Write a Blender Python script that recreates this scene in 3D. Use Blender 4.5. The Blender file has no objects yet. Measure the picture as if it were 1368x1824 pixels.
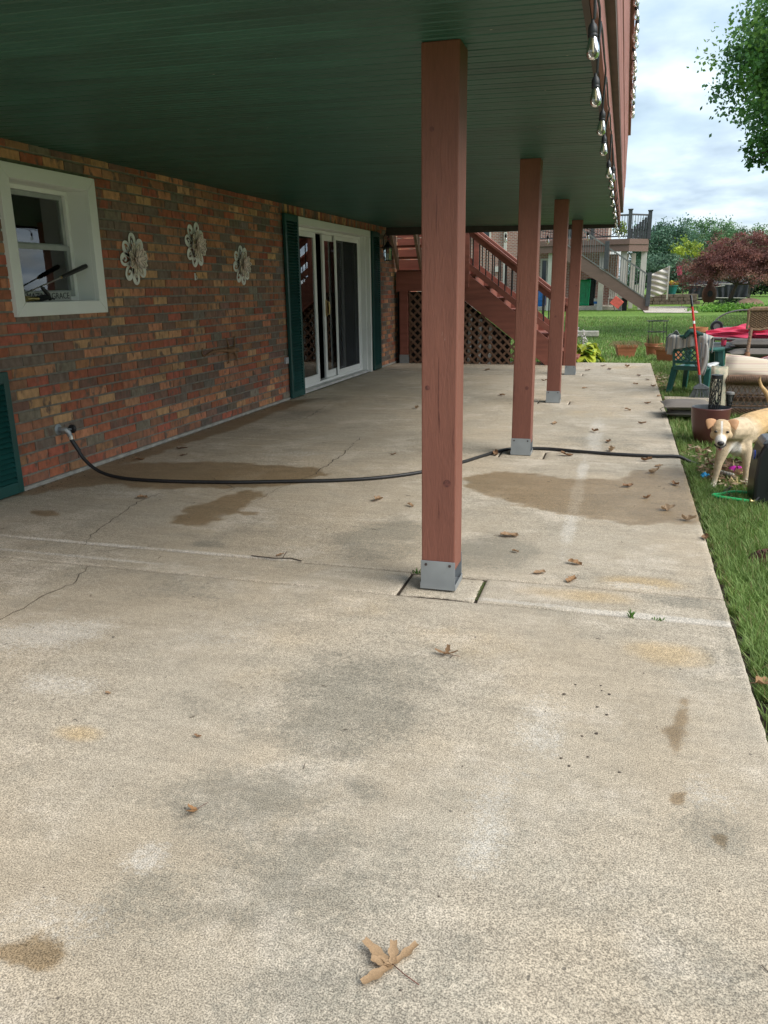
import bpy, bmesh, math, random
import numpy as np
from mathutils import Vector, Matrix

S = bpy.context.scene
COL = S.collection
R = math.radians
H = 1.22                                   # eye height above the patio

# ------------------------------------------------------------------ camera
pitch = math.atan(400.6 / 1400.0); roll = math.atan(76 / 5088.0); yaw = R(16.7)
Fw = Vector((-math.sin(yaw) * math.cos(pitch), math.cos(yaw) * math.cos(pitch), -math.sin(pitch)))
R0 = Vector((math.cos(yaw), math.sin(yaw), 0)); U0 = R0.cross(Fw)
Rt = math.cos(roll) * R0 - math.sin(roll) * U0
Up = math.sin(roll) * R0 + math.cos(roll) * U0
cam_data = bpy.data.cameras.new('camera'); cam = bpy.data.objects.new('camera', cam_data); COL.objects.link(cam)
cam.matrix_world = Matrix(((Rt.x, Up.x, -Fw.x, 0), (Rt.y, Up.y, -Fw.y, 0), (Rt.z, Up.z, -Fw.z, H), (0, 0, 0, 1)))
cam_data.sensor_fit = 'VERTICAL'; cam_data.sensor_height = 36; cam_data.sensor_width = 27
cam_data.lens = 1400 / 1824 * 36
cam_data.clip_start = 0.05; cam_data.clip_end = 2000
S.camera = cam

# ------------------------------------------------------------------ world, sun, exposure
S.view_settings.view_transform = 'Standard'; S.view_settings.look = 'None'
S.view_settings.exposure = 1.2; S.view_settings.gamma = 1.0; S.view_settings.use_curve_mapping = False
SUN_EL, SUN_AZ = 44, 104                    # azimuth from +Y towards +X (degrees)
world = bpy.data.worlds.new('World'); S.world = world; world.use_nodes = True
nt = world.node_tree; nt.nodes.clear()
def WN(t, **k):
    n = nt.nodes.new(t)
    for a, b in k.items(): setattr(n, a, b)
    return n
wo = WN('ShaderNodeOutputWorld'); bg = WN('ShaderNodeBackground'); bg.inputs['Strength'].default_value = 0.1
sky = WN('ShaderNodeTexSky', sky_type='NISHITA'); sky.sun_disc = False
sky.sun_elevation = R(SUN_EL); sky.sun_rotation = R(SUN_AZ); sky.air_density = 1.3; sky.dust_density = 2.0
tc = WN('ShaderNodeTexCoord')
sep = WN('ShaderNodeSeparateXYZ'); nt.links.new(tc.outputs['Generated'], sep.inputs[0])
# project the view direction onto a cloud layer so that clouds flatten towards the horizon
zc = WN('ShaderNodeMath', operation='MAXIMUM'); nt.links.new(sep.outputs['Z'], zc.inputs[0]); zc.inputs[1].default_value = 0.0
za = WN('ShaderNodeMath', operation='ADD'); nt.links.new(zc.outputs[0], za.inputs[0]); za.inputs[1].default_value = 0.22
dx = WN('ShaderNodeMath', operation='DIVIDE'); nt.links.new(sep.outputs['X'], dx.inputs[0]); nt.links.new(za.outputs[0], dx.inputs[1])
dy = WN('ShaderNodeMath', operation='DIVIDE'); nt.links.new(sep.outputs['Y'], dy.inputs[0]); nt.links.new(za.outputs[0], dy.inputs[1])
cb = WN('ShaderNodeCombineXYZ'); nt.links.new(dx.outputs[0], cb.inputs[0]); nt.links.new(dy.outputs[0], cb.inputs[1])
n1 = WN('ShaderNodeTexNoise'); n1.inputs['Scale'].default_value = 2.1; n1.inputs['Detail'].default_value = 5; n1.inputs['Roughness'].default_value = .5; n1.inputs['Distortion'].default_value = .25
nt.links.new(cb.outputs[0], n1.inputs['Vector'])
n2 = WN('ShaderNodeTexNoise'); n2.inputs['Scale'].default_value = 3.4; n2.inputs['Detail'].default_value = 6; n2.inputs['Roughness'].default_value = .5
nt.links.new(cb.outputs[0], n2.inputs['Vector'])
cr = WN('ShaderNodeValToRGB'); cr.color_ramp.elements[0].position = .36; cr.color_ramp.elements[0].color = (2.5, 3.15, 3.85, 1)
cr.color_ramp.elements[1].position = .66; cr.color_ramp.elements[1].color = (4.8, 5.5, 6.0, 1)
e = cr.color_ramp.elements.new(.5); e.color = (3.35, 4.1, 4.8, 1)
nt.links.new(n2.outputs['Fac'], cr.inputs[0])
cm = WN('ShaderNodeValToRGB'); cm.color_ramp.elements[0].position = .30; cm.color_ramp.elements[0].color = (.35, .35, .35, 1)
cm.color_ramp.elements[1].position = .55; cm.color_ramp.elements[1].color = (.97, .97, .97, 1)
nt.links.new(n1.outputs['Fac'], cm.inputs[0])
mx = WN('ShaderNodeMixRGB'); nt.links.new(cm.outputs[0], mx.inputs[0]); nt.links.new(sky.outputs[0], mx.inputs[1]); nt.links.new(cr.outputs[0], mx.inputs[2])
nt.links.new(mx.outputs[0], bg.inputs['Color']); nt.links.new(bg.outputs[0], wo.inputs[0])
sun_d = bpy.data.lights.new('sun', 'SUN'); sun_d.energy = 1.8; sun_d.angle = R(45); sun_d.color = (1, .95, .87)
sun = bpy.data.objects.new('sun', sun_d); COL.objects.link(sun)
sd = Vector((math.sin(R(SUN_AZ)) * math.cos(R(SUN_EL)), math.cos(R(SUN_AZ)) * math.cos(R(SUN_EL)), math.sin(R(SUN_EL))))
sun.rotation_euler = sd.to_track_quat('Z', 'Y').to_euler(); sun.location = (8, 2, 12)
try:
    S.cycles.max_bounces = 9; S.cycles.diffuse_bounces = 7; S.cycles.transparent_max_bounces = 16; S.cycles.transmission_bounces = 6
except Exception: pass

# ------------------------------------------------------------------ helpers
random.seed(7); rng = np.random.default_rng(7)
MATS = {}
def mat(name, col, rough=.6, var=.25, scale=8, stretch=(1, 1, 1), bump=0., bscale=None, metal=0., tint=False,
        col2=None, c2scale=3, c2pos=.55, trans=0., spec=None, detail=4):
    """procedural surface: base colour with noise variation, optional second colour in patches, optional fine relief"""
    if name in MATS: return MATS[name]
    m = bpy.data.materials.new(name); m.use_nodes = True; t = m.node_tree; b = t.nodes['Principled BSDF']
    N = lambda ty: t.nodes.new(ty); L = t.links.new
    co = N('ShaderNodeTexCoord'); oi = N('ShaderNodeObjectInfo')
    ad = N('ShaderNodeVectorMath'); ad.operation = 'ADD'
    ml = N('ShaderNodeMath'); ml.operation = 'MULTIPLY'; ml.inputs[1].default_value = 37.; L(oi.outputs['Random'], ml.inputs[0])
    L(co.outputs['Object'], ad.inputs[0]); L(ml.outputs[0], ad.inputs[1])
    mp = N('ShaderNodeMapping'); mp.inputs['Scale'].default_value = stretch; L(ad.outputs[0], mp.inputs[0])
    no = N('ShaderNodeTexNoise'); no.inputs['Scale'].default_value = scale; no.inputs['Detail'].default_value = detail; L(mp.outputs[0], no.inputs['Vector'])
    mr = N('ShaderNodeMapRange'); mr.inputs['From Min'].default_value = .25; mr.inputs['From Max'].default_value = .75
    mr.inputs['To Min'].default_value = 1 - var; mr.inputs['To Max'].default_value = 1 + var; L(no.outputs['Fac'], mr.inputs[0])
    if tint:
        at = N('ShaderNodeAttribute'); at.attribute_name = 'tint'; src = at.outputs['Color']
    else:
        rg = N('ShaderNodeRGB'); rg.outputs[0].default_value = (*col, 1); src = rg.outputs[0]
    if col2:
        n2 = N('ShaderNodeTexNoise'); n2.inputs['Scale'].default_value = c2scale; n2.inputs['Detail'].default_value = 5; L(mp.outputs[0], n2.inputs['Vector'])
        rp = N('ShaderNodeValToRGB'); rp.color_ramp.elements[0].position = c2pos - .06; rp.color_ramp.elements[1].position = c2pos + .06; L(n2.outputs['Fac'], rp.inputs[0])
        mi = N('ShaderNodeMixRGB'); L(rp.outputs[0], mi.inputs[0]); L(src, mi.inputs[1]); mi.inputs[2].default_value = (*col2, 1); src = mi.outputs[0]
    vm = N('ShaderNodeVectorMath'); vm.operation = 'SCALE'; L(src, vm.inputs[0]); L(mr.outputs[0], vm.inputs['Scale'])
    L(vm.outputs[0], b.inputs['Base Color'])
    b.inputs['Roughness'].default_value = rough; b.inputs['Metallic'].default_value = metal
    if spec is not None: b.inputs['Specular IOR Level'].default_value = spec
    if bump:
        nb = N('ShaderNodeTexNoise'); nb.inputs['Scale'].default_value = bscale or scale * 4; nb.inputs['Detail'].default_value = 5; L(mp.outputs[0], nb.inputs['Vector'])
        bp = N('ShaderNodeBump'); bp.inputs['Strength'].default_value = 1; bp.inputs['Distance'].default_value = bump; L(nb.outputs['Fac'], bp.inputs['Height']); L(bp.outputs[0], b.inputs['Normal'])
    if trans:
        tr = N('ShaderNodeBsdfTranslucent'); L(vm.outputs[0], tr.inputs[0]); ms = N('ShaderNodeMixShader'); ms.inputs[0].default_value = trans
        L(b.outputs[0], ms.inputs[1]); L(tr.outputs[0], ms.inputs[2]); L(ms.outputs[0], t.nodes['Material Output'].inputs[0])
    MATS[name] = m; return m

def glassmat(name, tintc=(.9, .95, .95), base=.06, refl=.12):
    """thin glazing: clear pane with mirror-like Fresnel reflection"""
    m = bpy.data.materials.new(name); m.use_nodes = True; t = m.node_tree; t.nodes.clear()
    o = t.nodes.new('ShaderNodeOutputMaterial'); tr = t.nodes.new('ShaderNodeBsdfTransparent'); tr.inputs[0].default_value = (*tintc, 1)
    g = t.nodes.new('ShaderNodeBsdfGlossy'); g.inputs['Roughness'].default_value = .01; g.inputs[0].default_value = (.9, .9, .9, 1)
    f = t.nodes.new('ShaderNodeFresnel'); f.inputs[0].default_value = 1.5
    a = t.nodes.new('ShaderNodeMath'); a.operation = 'MULTIPLY_ADD'; a.inputs[1].default_value = 1.6; a.inputs[2].default_value = refl * .3; t.links.new(f.outputs[0], a.inputs[0]); a.use_clamp = True
    mi = t.nodes.new('ShaderNodeMixShader'); t.links.new(a.outputs[0], mi.inputs[0]); t.links.new(tr.outputs[0], mi.inputs[1]); t.links.new(g.outputs[0], mi.inputs[2]); t.links.new(mi.outputs[0], o.inputs[0])
    return m

ORG = {}                                   # world origin of every thing and part, for subtracting
def link(o): COL.objects.link(o); return o
def props(o, label=None, cat=None, group=None, kind=None):
    if label: o['label'] = label
    if cat: o['category'] = cat
    if group: o['group'] = group
    if kind: o['kind'] = kind
    return o
def thing(name, label, cat, loc=(0, 0, 0), group=None):
    o = link(bpy.data.objects.new(name, None)); o.location = loc; o.empty_display_size = .1
    ORG[o] = Vector(loc); return props(o, label, cat, group)

class MB:
    def __init__(s): s.v = []; s.f = []; s.t = []; s.mi = []; s.tint = None; s.m = 0
    def add(s, vs, fs):
        n = len(s.v); s.v += [tuple(p) for p in vs]; s.f += [tuple(i + n for i in q) for q in fs]; s.t += [s.tint] * len(fs); s.mi += [s.m] * len(fs); return s
    def box(s, x0, x1, y0, y1, z0, z1):
        return s.add([(x0, y0, z0), (x1, y0, z0), (x1, y1, z0), (x0, y1, z0), (x0, y0, z1), (x1, y0, z1), (x1, y1, z1), (x0, y1, z1)],
                     [(0, 3, 2, 1), (4, 5, 6, 7), (0, 1, 5, 4), (1, 2, 6, 5), (2, 3, 7, 6), (3, 0, 4, 7)])
    def bar(s, p0, p1, w, h=None, up=(0, 0, 1)):
        h = h or w; p0 = Vector(p0); p1 = Vector(p1); d = (p1 - p0).normalized(); u = Vector(up)
        if abs(d.dot(u)) > .98: u = Vector((0, 1, 0))
        a = d.cross(u).normalized() * (w / 2); b = a.cross(d).normalized() * (h / 2)
        vs = [p + i * a + j * b for p in (p0, p1) for i, j in ((-1, -1), (1, -1), (1, 1), (-1, 1))]
        return s.add(vs, [(3, 2, 1, 0), (4, 5, 6, 7), (0, 1, 5, 4), (1, 2, 6, 5), (2, 3, 7, 6), (3, 0, 4, 7)])
    def tube(s, pts, r, n=8, cap=True):
        pts = [Vector(p) for p in pts]; m = len(pts); rs = r if isinstance(r, (list, tuple)) else [r] * m
        vs = []; pa = None
        for i, p in enumerate(pts):
            d = (pts[min(i + 1, m - 1)] - pts[max(i - 1, 0)])
            d = d.normalized() if d.length > 1e-9 else Vector((0, 0, 1))
            if pa is None: a = d.orthogonal().normalized()
            else:
                a = pa - d * pa.dot(d); a = a.normalized() if a.length > 1e-6 else d.orthogonal().normalized()
            pa = a; b = d.cross(a)
            vs += [p + (a * math.cos(2 * math.pi * k / n) + b * math.sin(2 * math.pi * k / n)) * rs[i] for k in range(n)]
        fs = [(i * n + k, i * n + (k + 1) % n, (i + 1) * n + (k + 1) % n, (i + 1) * n + k) for i in range(m - 1) for k in range(n)]
        if cap: fs += [tuple(range(n - 1, -1, -1)), tuple((m - 1) * n + k for k in range(n))]
        return s.add(vs, fs)
    def lathe(s, prof, n=16, c=(0, 0, 0), cap=False):
        cx, cy, cz = c
        vs = [(cx + r * math.cos(2 * math.pi * k / n), cy + r * math.sin(2 * math.pi * k / n), cz + z) for r, z in prof for k in range(n)]
        m = len(prof); fs = [(i * n + k, i * n + (k + 1) % n, (i + 1) * n + (k + 1) % n, (i + 1) * n + k) for i in range(m - 1) for k in range(n)]
        if cap: fs += [tuple(range(n - 1, -1, -1)), tuple((m - 1) * n + k for k in range(n))]
        return s.add(vs, fs)
    def prism(s, pts, off):
        """closed outline (3-D points) pushed along off"""
        n = len(pts); off = Vector(off); a = [Vector(p) for p in pts]; vs = a + [p + off for p in a]
        return s.add(vs, [tuple(range(n - 1, -1, -1)), tuple(range(n, 2 * n))] + [(i, (i + 1) % n, n + (i + 1) % n, n + i) for i in range(n)])
    def grid(s, fn, nu, nv, flip=False):
        vs = [fn(i / nu, j / nv) for j in range(nv + 1) for i in range(nu + 1)]; w = nu + 1
        fs = [(j * w + i, j * w + i + 1, (j + 1) * w + i + 1, (j + 1) * w + i) for j in range(nv) for i in range(nu)]
        if flip: fs = [q[::-1] for q in fs]
        return s.add(vs, fs)
    def pillow(s, c, sx, sy, sz, n=8, rot=0, tilt=None, sag=0., pinch=.18):
        """soft square cushion"""
        M3 = Matrix.Rotation(rot, 3, 'Z')
        if tilt: M3 = M3 @ tilt
        for sg in (1, -1):
            def fn(u, v, sg=sg):
                x = u * 2 - 1; y = v * 2 - 1
                e = max(0, (1 - x ** 4) * (1 - y ** 4)) ** .5
                k = 1 - pinch * (abs(x * y) ** 2) * 0 - pinch * .3 * (x * x * (1 - abs(y)) + y * y * (1 - abs(x)))
                p = Vector((x * sx * k, y * sy * k, sg * sz * e - sag * (x * x + y * y)))
                return Vector(c) + M3 @ p
            s.grid(fn, n, n, flip=(sg < 0))
        return s
    def mesh(s, name, mats, smooth=False, off=Vector((0, 0, 0)), angle=None):
        me = bpy.data.meshes.new(name); me.from_pydata([(a - off.x, b - off.y, c - off.z) for a, b, c in s.v], [], s.f)
        for m in (mats if isinstance(mats, (list, tuple)) else [mats]): me.materials.append(m)
        if any(s.mi): me.polygons.foreach_set('material_index', s.mi)
        if any(t is not None for t in s.t):
            at = me.attributes.new('tint', 'FLOAT_COLOR', 'FACE')
            at.data.foreach_set('color', [c for t in s.t for c in (*(t or (.5, .5, .5)), 1)])
        me.update()
        if smooth: me.shade_smooth(); me.set_sharp_from_angle(angle=R(angle or 40))
        return me
    def build(s, name, m, parent=None, smooth=False, label=None, cat=None, group=None, kind=None, bevel=0, loc=None, angle=None):
        base = ORG.get(parent, Vector((0, 0, 0))); org = Vector(loc) if loc is not None else base
        o = link(bpy.data.objects.new(name, s.mesh(name, m, smooth, org, angle)))
        if parent: o.parent = parent; o.location = org - base
        else: o.location = org
        ORG[o] = org
        if bevel:
            b = o.modifiers.new('edge', 'BEVEL'); b.width = bevel; b.segments = 2; b.limit_method = 'ANGLE'
        return props(o, label, cat, group, kind)
def copy_tree(o, parent=None):
    c = link(o.copy()); c.parent = parent
    for ch in [x for x in o.children]: copy_tree(ch, c)
    return c
def npmesh(name, V, F, m, tint=None, smooth=False):
    """fast mesh of equal-sided faces from numpy arrays"""
    me = bpy.data.meshes.new(name); k = F.shape[1]
    me.vertices.add(len(V)); me.vertices.foreach_set('co', np.ascontiguousarray(V, dtype=np.float32).ravel())
    me.loops.add(F.size); me.loops.foreach_set('vertex_index', F.astype(np.int32).ravel())
    me.polygons.add(len(F)); me.polygons.foreach_set('loop_start', np.arange(0, F.size, k, dtype=np.int32))
    me.polygons.foreach_set('loop_total', np.full(len(F), k, dtype=np.int32))
    me.materials.append(m)
    if tint is not None:
        at = me.attributes.new('tint', 'FLOAT_COLOR', 'FACE')
        at.data.foreach_set('color', np.concatenate([tint, np.ones((len(tint), 1))], 1).astype(np.float32).ravel())
    me.update(calc_edges=True)
    if smooth: me.shade_smooth()
    return me
def npobj(name, me, parent=None, **k):
    o = link(bpy.data.objects.new(name, me)); o.parent = parent; ORG[o] = ORG.get(parent, Vector((0, 0, 0))); return props(o, **k)
def inpoly(X, Y, poly):
    ins = np.zeros(X.shape, bool); d = np.full(X.shape, 1e9); n = len(poly)
    for i in range(n):
        x0, y0 = poly[i]; x1, y1 = poly[(i + 1) % n]
        c = ((y0 > Y) != (y1 > Y)) & (X < (x1 - x0) * (Y - y0) / (y1 - y0 + 1e-12) + x0); ins ^= c
        t = np.clip(((X - x0) * (x1 - x0) + (Y - y0) * (y1 - y0)) / ((x1 - x0) ** 2 + (y1 - y0) ** 2 + 1e-12), 0, 1)
        d = np.minimum(d, np.hypot(X - x0 - t * (x1 - x0), Y - y0 - t * (y1 - y0)))
    return np.where(ins, d, -d)
def leafquads(P, size, tint, aspect=.6, flat=0., jit=.3):
    """one small leaf blade (a bent pair of triangles) per point"""
    n = len(P); a = rng.normal(size=(n, 3)); a[:, 2] *= (1 - flat); a /= np.linalg.norm(a, axis=1)[:, None]
    b = rng.normal(size=(n, 3)); b -= a * (a * b).sum(1)[:, None]; b /= np.linalg.norm(b, axis=1)[:, None]
    if flat:
        b[:, 2] *= (1 - flat)
    s = size * (1 + jit * rng.uniform(-1, 1, n))[:, None]
    V = np.stack([P - a * s * .5, P + b * s * aspect * .5, P + a * s * .5, P - b * s * aspect * .5], 1).reshape(-1, 3)
    return V, np.arange(4 * n).reshape(n, 4), tint
# ================================================================== SETTING: lawn, patio, paths
def concrete_mat(name='concrete', attr=True, base=(.415, .362, .285), warm=1.0):
    m = bpy.data.materials.new(name); m.use_nodes = True; t = m.node_tree; b = t.nodes['Principled BSDF']; N = t.nodes.new; L = t.links.new
    geo = N('ShaderNodeNewGeometry'); P = geo.outputs['Position']
    def noise(sc, det=4, rough=.55, vec=P, stretch=None):
        if stretch:
            mp = N('ShaderNodeMapping'); mp.inputs['Scale'].default_value = stretch; L(vec, mp.inputs[0]); vec = mp.outputs[0]
        n = N('ShaderNodeTexNoise'); n.inputs['Scale'].default_value = sc; n.inputs['Detail'].default_value = det; n.inputs['Roughness'].default_value = rough; L(vec, n.inputs['Vector']); return n.outputs['Fac']
    def ramp(fac, a, c, lo=0., hi=1.):
        r = N('ShaderNodeMapRange'); r.interpolation_type = 'SMOOTHSTEP'; r.inputs['From Min'].default_value = a; r.inputs['From Max'].default_value = c
        r.inputs['To Min'].default_value = lo; r.inputs['To Max'].default_value = hi; L(fac, r.inputs[0]); return r.outputs[0]
    def mixc(f, c1, c2, mode='MIX'):
        x = N('ShaderNodeMixRGB'); x.blend_type = mode
        if isinstance(f, float): x.inputs[0].default_value = f
        else: L(f, x.inputs[0])
        for i, c in ((1, c1), (2, c2)):
            if isinstance(c, tuple): x.inputs[i].default_value = (*c, 1)
            else: L(c, x.inputs[i])
        return x.outputs[0]
    def math2(op, a, c):
        x = N('ShaderNodeMath'); x.operation = op
        for i, v in ((0, a), (1, c)):
            if isinstance(v, (int, float)): x.inputs[i].default_value = v
            else: L(v, x.inputs[i])
        return x.outputs[0]
    big = noise(.75, 5, .6); med = noise(2.3, 10, .78); fine = noise(48, 5, .75); grit = noise(290, 2, .65)
    col = mixc(ramp(big, .38, .64), base, (base[0] * 1.06, base[1] * 1.01, base[2] * .95))
    col = mixc(ramp(noise(1.1, 9, .66, stretch=(1, .6, 1)), .46, .62, 0, .55), col, (base[0] * .87, base[1] * .83, base[2] * .77))
    col = mixc(ramp(med, .50, .64, 0, .38), col, (base[0] * .60, base[1] * .63, base[2] * .64))
    col = mixc(ramp(noise(2.2, 9, .72), .50, .66, 0, .75), col, (base[0] * 1.32, base[1] * 1.32, base[2] * 1.36))
    rough_v = None
    if attr:
        at = N('ShaderNodeAttribute'); at.attribute_name = 'stain'; sp = N('ShaderNodeSeparateColor'); L(at.outputs['Color'], sp.inputs[0])
        wet, dark, tan, light = sp.outputs[0], sp.outputs[1], sp.outputs[2], at.outputs['Alpha']
        nb = noise(3.4, 9, .74); nf = noise(62, 6, .85)
        dk = math2('ADD', dark, math2('ADD', math2('MULTIPLY', nb, 1.7), math2('MULTIPLY', nf, 1.7)))
        col = mixc(ramp(dk, 1.98, 2.46, 0, .55), col, (.165, .158, .128))
        tn = math2('ADD', tan, math2('MULTIPLY', nb, .9)); col = mixc(ramp(tn, .70, 1.25, 0, .65), col, (.46, .33, .17))
        lt = math2('ADD', light, math2('ADD', math2('MULTIPLY', nb, 1.2), math2('MULTIPLY', nf, 1.4))); col = mixc(ramp(lt, 1.62, 2.0, 0, .55), col, (.60, .56, .50))
        wv = math2('ADD', wet, math2('MULTIPLY', math2('SUBTRACT', noise(6, 7, .7), .5), 1.5)); wm = ramp(wv, .36, .64)
        wetc = mixc(.85, col, (.57, .475, .35), 'MULTIPLY'); col = mixc(wm, col, wetc)
        rough_v = ramp(wm, 0, 1, .88, .5)
    # salt and pepper of the exposed sand
    g1 = math2('ADD', ramp(grit, .30, .70, .44, 1.52), math2('MULTIPLY', ramp(noise(150, 3, .7), .60, .70), .28)); g2 = math2('MULTIPLY', ramp(fine, .3, .7, .86, 1.12), ramp(noise(9, 6, .7, stretch=(.35, 1.6, 1)), .3, .7, .90, 1.09))
    vs = N('ShaderNodeVectorMath'); vs.operation = 'SCALE'; L(col, vs.inputs[0]); L(math2('MULTIPLY', g1, g2), vs.inputs['Scale'])
    pits = ramp(noise(26, 2, .5), .745, .775); c3 = mixc(math2('MULTIPLY', pits, .7), vs.outputs[0], (.05, .045, .04))
    L(c3, b.inputs['Base Color'])
    if rough_v is not None: L(rough_v, b.inputs['Roughness'])
    else: b.inputs['Roughness'].default_value = .88
    b.inputs['Specular IOR Level'].default_value = .35
    bp = N('ShaderNodeBump'); bp.inputs['Strength'].default_value = .8; bp.inputs['Distance'].default_value = .004
    L(math2('ADD', math2('MULTIPLY', fine, .5), math2('MULTIPLY', noise(14, 4, .6, stretch=(1, 3.0, 1)), .8)), bp.inputs['Height']); L(bp.outputs[0], b.inputs['Normal'])
    return m
M_CONC = concrete_mat()
M_PATH = concrete_mat('pale_concrete', attr=False, base=(.5, .45, .38))
M_SOIL = mat('soil', (.05, .036, .024), rough=.95, var=.5, scale=30, bump=.01)

wetA = [(-3.6, 4.61), (-3.42, 4.9), (-2.75, 5.11), (-2.03, 5.08), (-1.84, 4.89), (-1.99, 4.58), (-2.18, 4.41), (-2.53, 4.36), (-2.83, 4.23), (-3.19, 4.3), (-3.32, 4.18), (-3.47, 3.94), (-3.6, 3.88), (-3.6, 4.02)]
wetB = [(-2.22, 4.38), (-2.03, 4.3), (-2.07, 3.79), (-2.12, 3.57), (-2.29, 3.6), (-2.37, 3.89), (-2.27, 4.18)]
wetC = [(-0.94, 5.01), (-0.71, 5.27), (-0.32, 5.13), (0.03, 5.16), (0.17, 5.47), (0.48, 5.64), (0.48, 4.23), (0.3, 4.25), (0.12, 4.15), (-0.26, 4.28), (-0.6, 4.47), (-0.88, 4.75)]
drip = [(0.24, 2.31), (0.27, 2.34), (0.25, 2.16), (0.24, 2.07), (0.21, 1.99), (0.19, 2.03), (0.18, 2.12), (0.21, 2.16)]
drip2 = [(0.185, 1.81), (0.225, 1.83), (0.225, 1.77), (0.19, 1.76)]
drip3 = [(0.28, 1.70), (0.31, 1.68), (0.30, 1.62), (0.26, 1.66)]
stL = [(-1.04, 1.02), (-0.97, 1.0), (-0.94, 0.95), (-1.0, 0.93), (-1.08, 0.93), (-1.12, 0.96), (-1.06, 0.99)]
wallw = [(-3.6, 3.84), (-3.62, 4.92), (-3.6, 6.96), (-3.6, 8.17), (-3.31, 8.45), (-3.36, 7.38), (-3.3, 6.37), (-3.41, 5.67), (-3.4, 5.32), (-3.43, 4.7), (-3.49, 4.23)]
st5 = [(-2.02, 3.89), (-1.92, 3.92), (-1.89, 3.85), (-1.98, 3.81)]
st6 = [(-3.24, 3.64), (-3.1, 3.66), (-3.0, 3.58), (-3.15, 3.53)]
WETS = [wetA, wetB, wetC, drip, drip2, drip3, stL, wallw, st5, st6]
# (x, y, rx, ry, rotation degrees, strength)
DARKS = [(-.72, 2.08, .30, .44, 0, .72), (-.82, 1.52, .28, .17, 20, .72), (-.86, 1.16, .16, .2, -50, .62), (-.58, 1.33, .36, .25, 0, .66), (-.35, 1.0, .35, .16, 0, .5), (-.9, 1.9, .5, .3, 0, .42), (-.1, 1.6, .3, .3, 0, .42), (.2, 1.3, .2, .3, 0, .45), (-1.6, 2.7, .5, .25, 0, .4), (-.58, 3.55, .28, .30, 0, .85),
         (-1.10, 3.62, .28, .38, 0, .75), (-.25, 1.05, .14, .2, 0, .45), (-.55, 1.62, .1, .05, -25, .7), (.30, 3.12, .2, .07, 0, .8), (.28, 1.72, .1, .12, 0, .55), (-.2, 1.3, .1, .2, 0, .4),
         (.05, 3.3, .4, .1, 0, .5), (-.15, 6.45, .45, .35, 0, .6), (.1, 6.2, .4, .12, 0, .5), (.35, 2.62, .05, .09, 0, .6), (-3.1, 7.3, .3, .5, 0, .6), (-3.3, 8.4, .35, .3, 0, .6),
         (-1.6, 6.3, .5, .4, 0, .3), (-2.6, 9.6, .7, .3, 0, .35), (-.1, 9.6, .3, .2, 0, .3), (.42, 7, .06, 3.2, 0, .5), (.43, 3.0, .05, .8, 0, .55), (-1.9, 3.33, .12, .06, 0, .8), (-1.5, 12, 1.5, .35, 0, .45),
         (.28, 10.8, .3, .4, 0, .35), (-.9, 4.4, .2, .25, 0, .5)]
TANS = [(.22, 2.62, .15, .11, 0, .8), (-1.42, 1.66, .09, .05, 0, .7), (.14, 3.29, .2, .09, 0, .8), (-.1, 3.08, .28, .08, 0, .7), (-1.0, 1.25, .12, .08, 0, .4), (-.95, 2.75, .25, .15, 0, .45), (-.45, 2.55, .35, .2, 0, .4),
        (.1, 12.6, .5, .35, 0, .5), (-.2, 7.9, .5, .4, 0, .45), (-1.1, 2.2, .2, .4, 0, .35), (.2, 9.3, .25, .3, 0, .4)]
LIGHTS = [(-.95, 1.26, .08, .06, 20, .66), (-1.02, 1.06, .16, .1, 0, .45), (.25, 2.93, .45, .03, 0, 1.), (-.3, 2.95, .3, .02, 0, .7), (-2.0, 2.2, .35, .16, 25, .6), (-1.7, 1.9, .2, .1, 0, .5), (.12, 3.25, .16, .05, 0, .7),
          (-1.4, 2.3, .3, .3, 0, .35), (-.2, 4.9, .05, 1.5, 0, .75), (-.16, 6.8, .09, 1.2, 0, .6), (-2.6, 3.0, 1.0, .02, 0, .7), (-2.3, 3.2, 1.3, .02, 0, .7), (-2.4, 5.5, .8, .25, 0, .4), (-.15, 2.1, .1, .5, 0, .4), (-.23, 1.6, .08, .3, 0, .5), (.3, 1.85, .12, .1, 0, .5), (-2.9, 4.1, .4, .1, 0, .5)]
def field(X, Y, lst):
    o = np.zeros(X.shape)
    for x, y, rx, ry, a, k in lst:
        c, s_ = math.cos(R(a)), math.sin(R(a)); dx = X - x; dy = Y - y; u = (dx * c + dy * s_) / rx; v = (-dx * s_ + dy * c) / ry
        o = np.maximum(o, k * np.exp(-(u * u + v * v) ** 1.3 * .8))
    return o
patio = thing('patio', 'weathered concrete patio slab floor with cracks, joints and wet stains', None, (0, 0, 0)); del patio['label']; patio['kind'] = 'structure'
WETS = [(np.array(p), p, max(.02, min(.10, .4 * min(np.ptp([q[0] for q in p]), np.ptp([q[1] for q in p]))))) for p in WETS]
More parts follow.
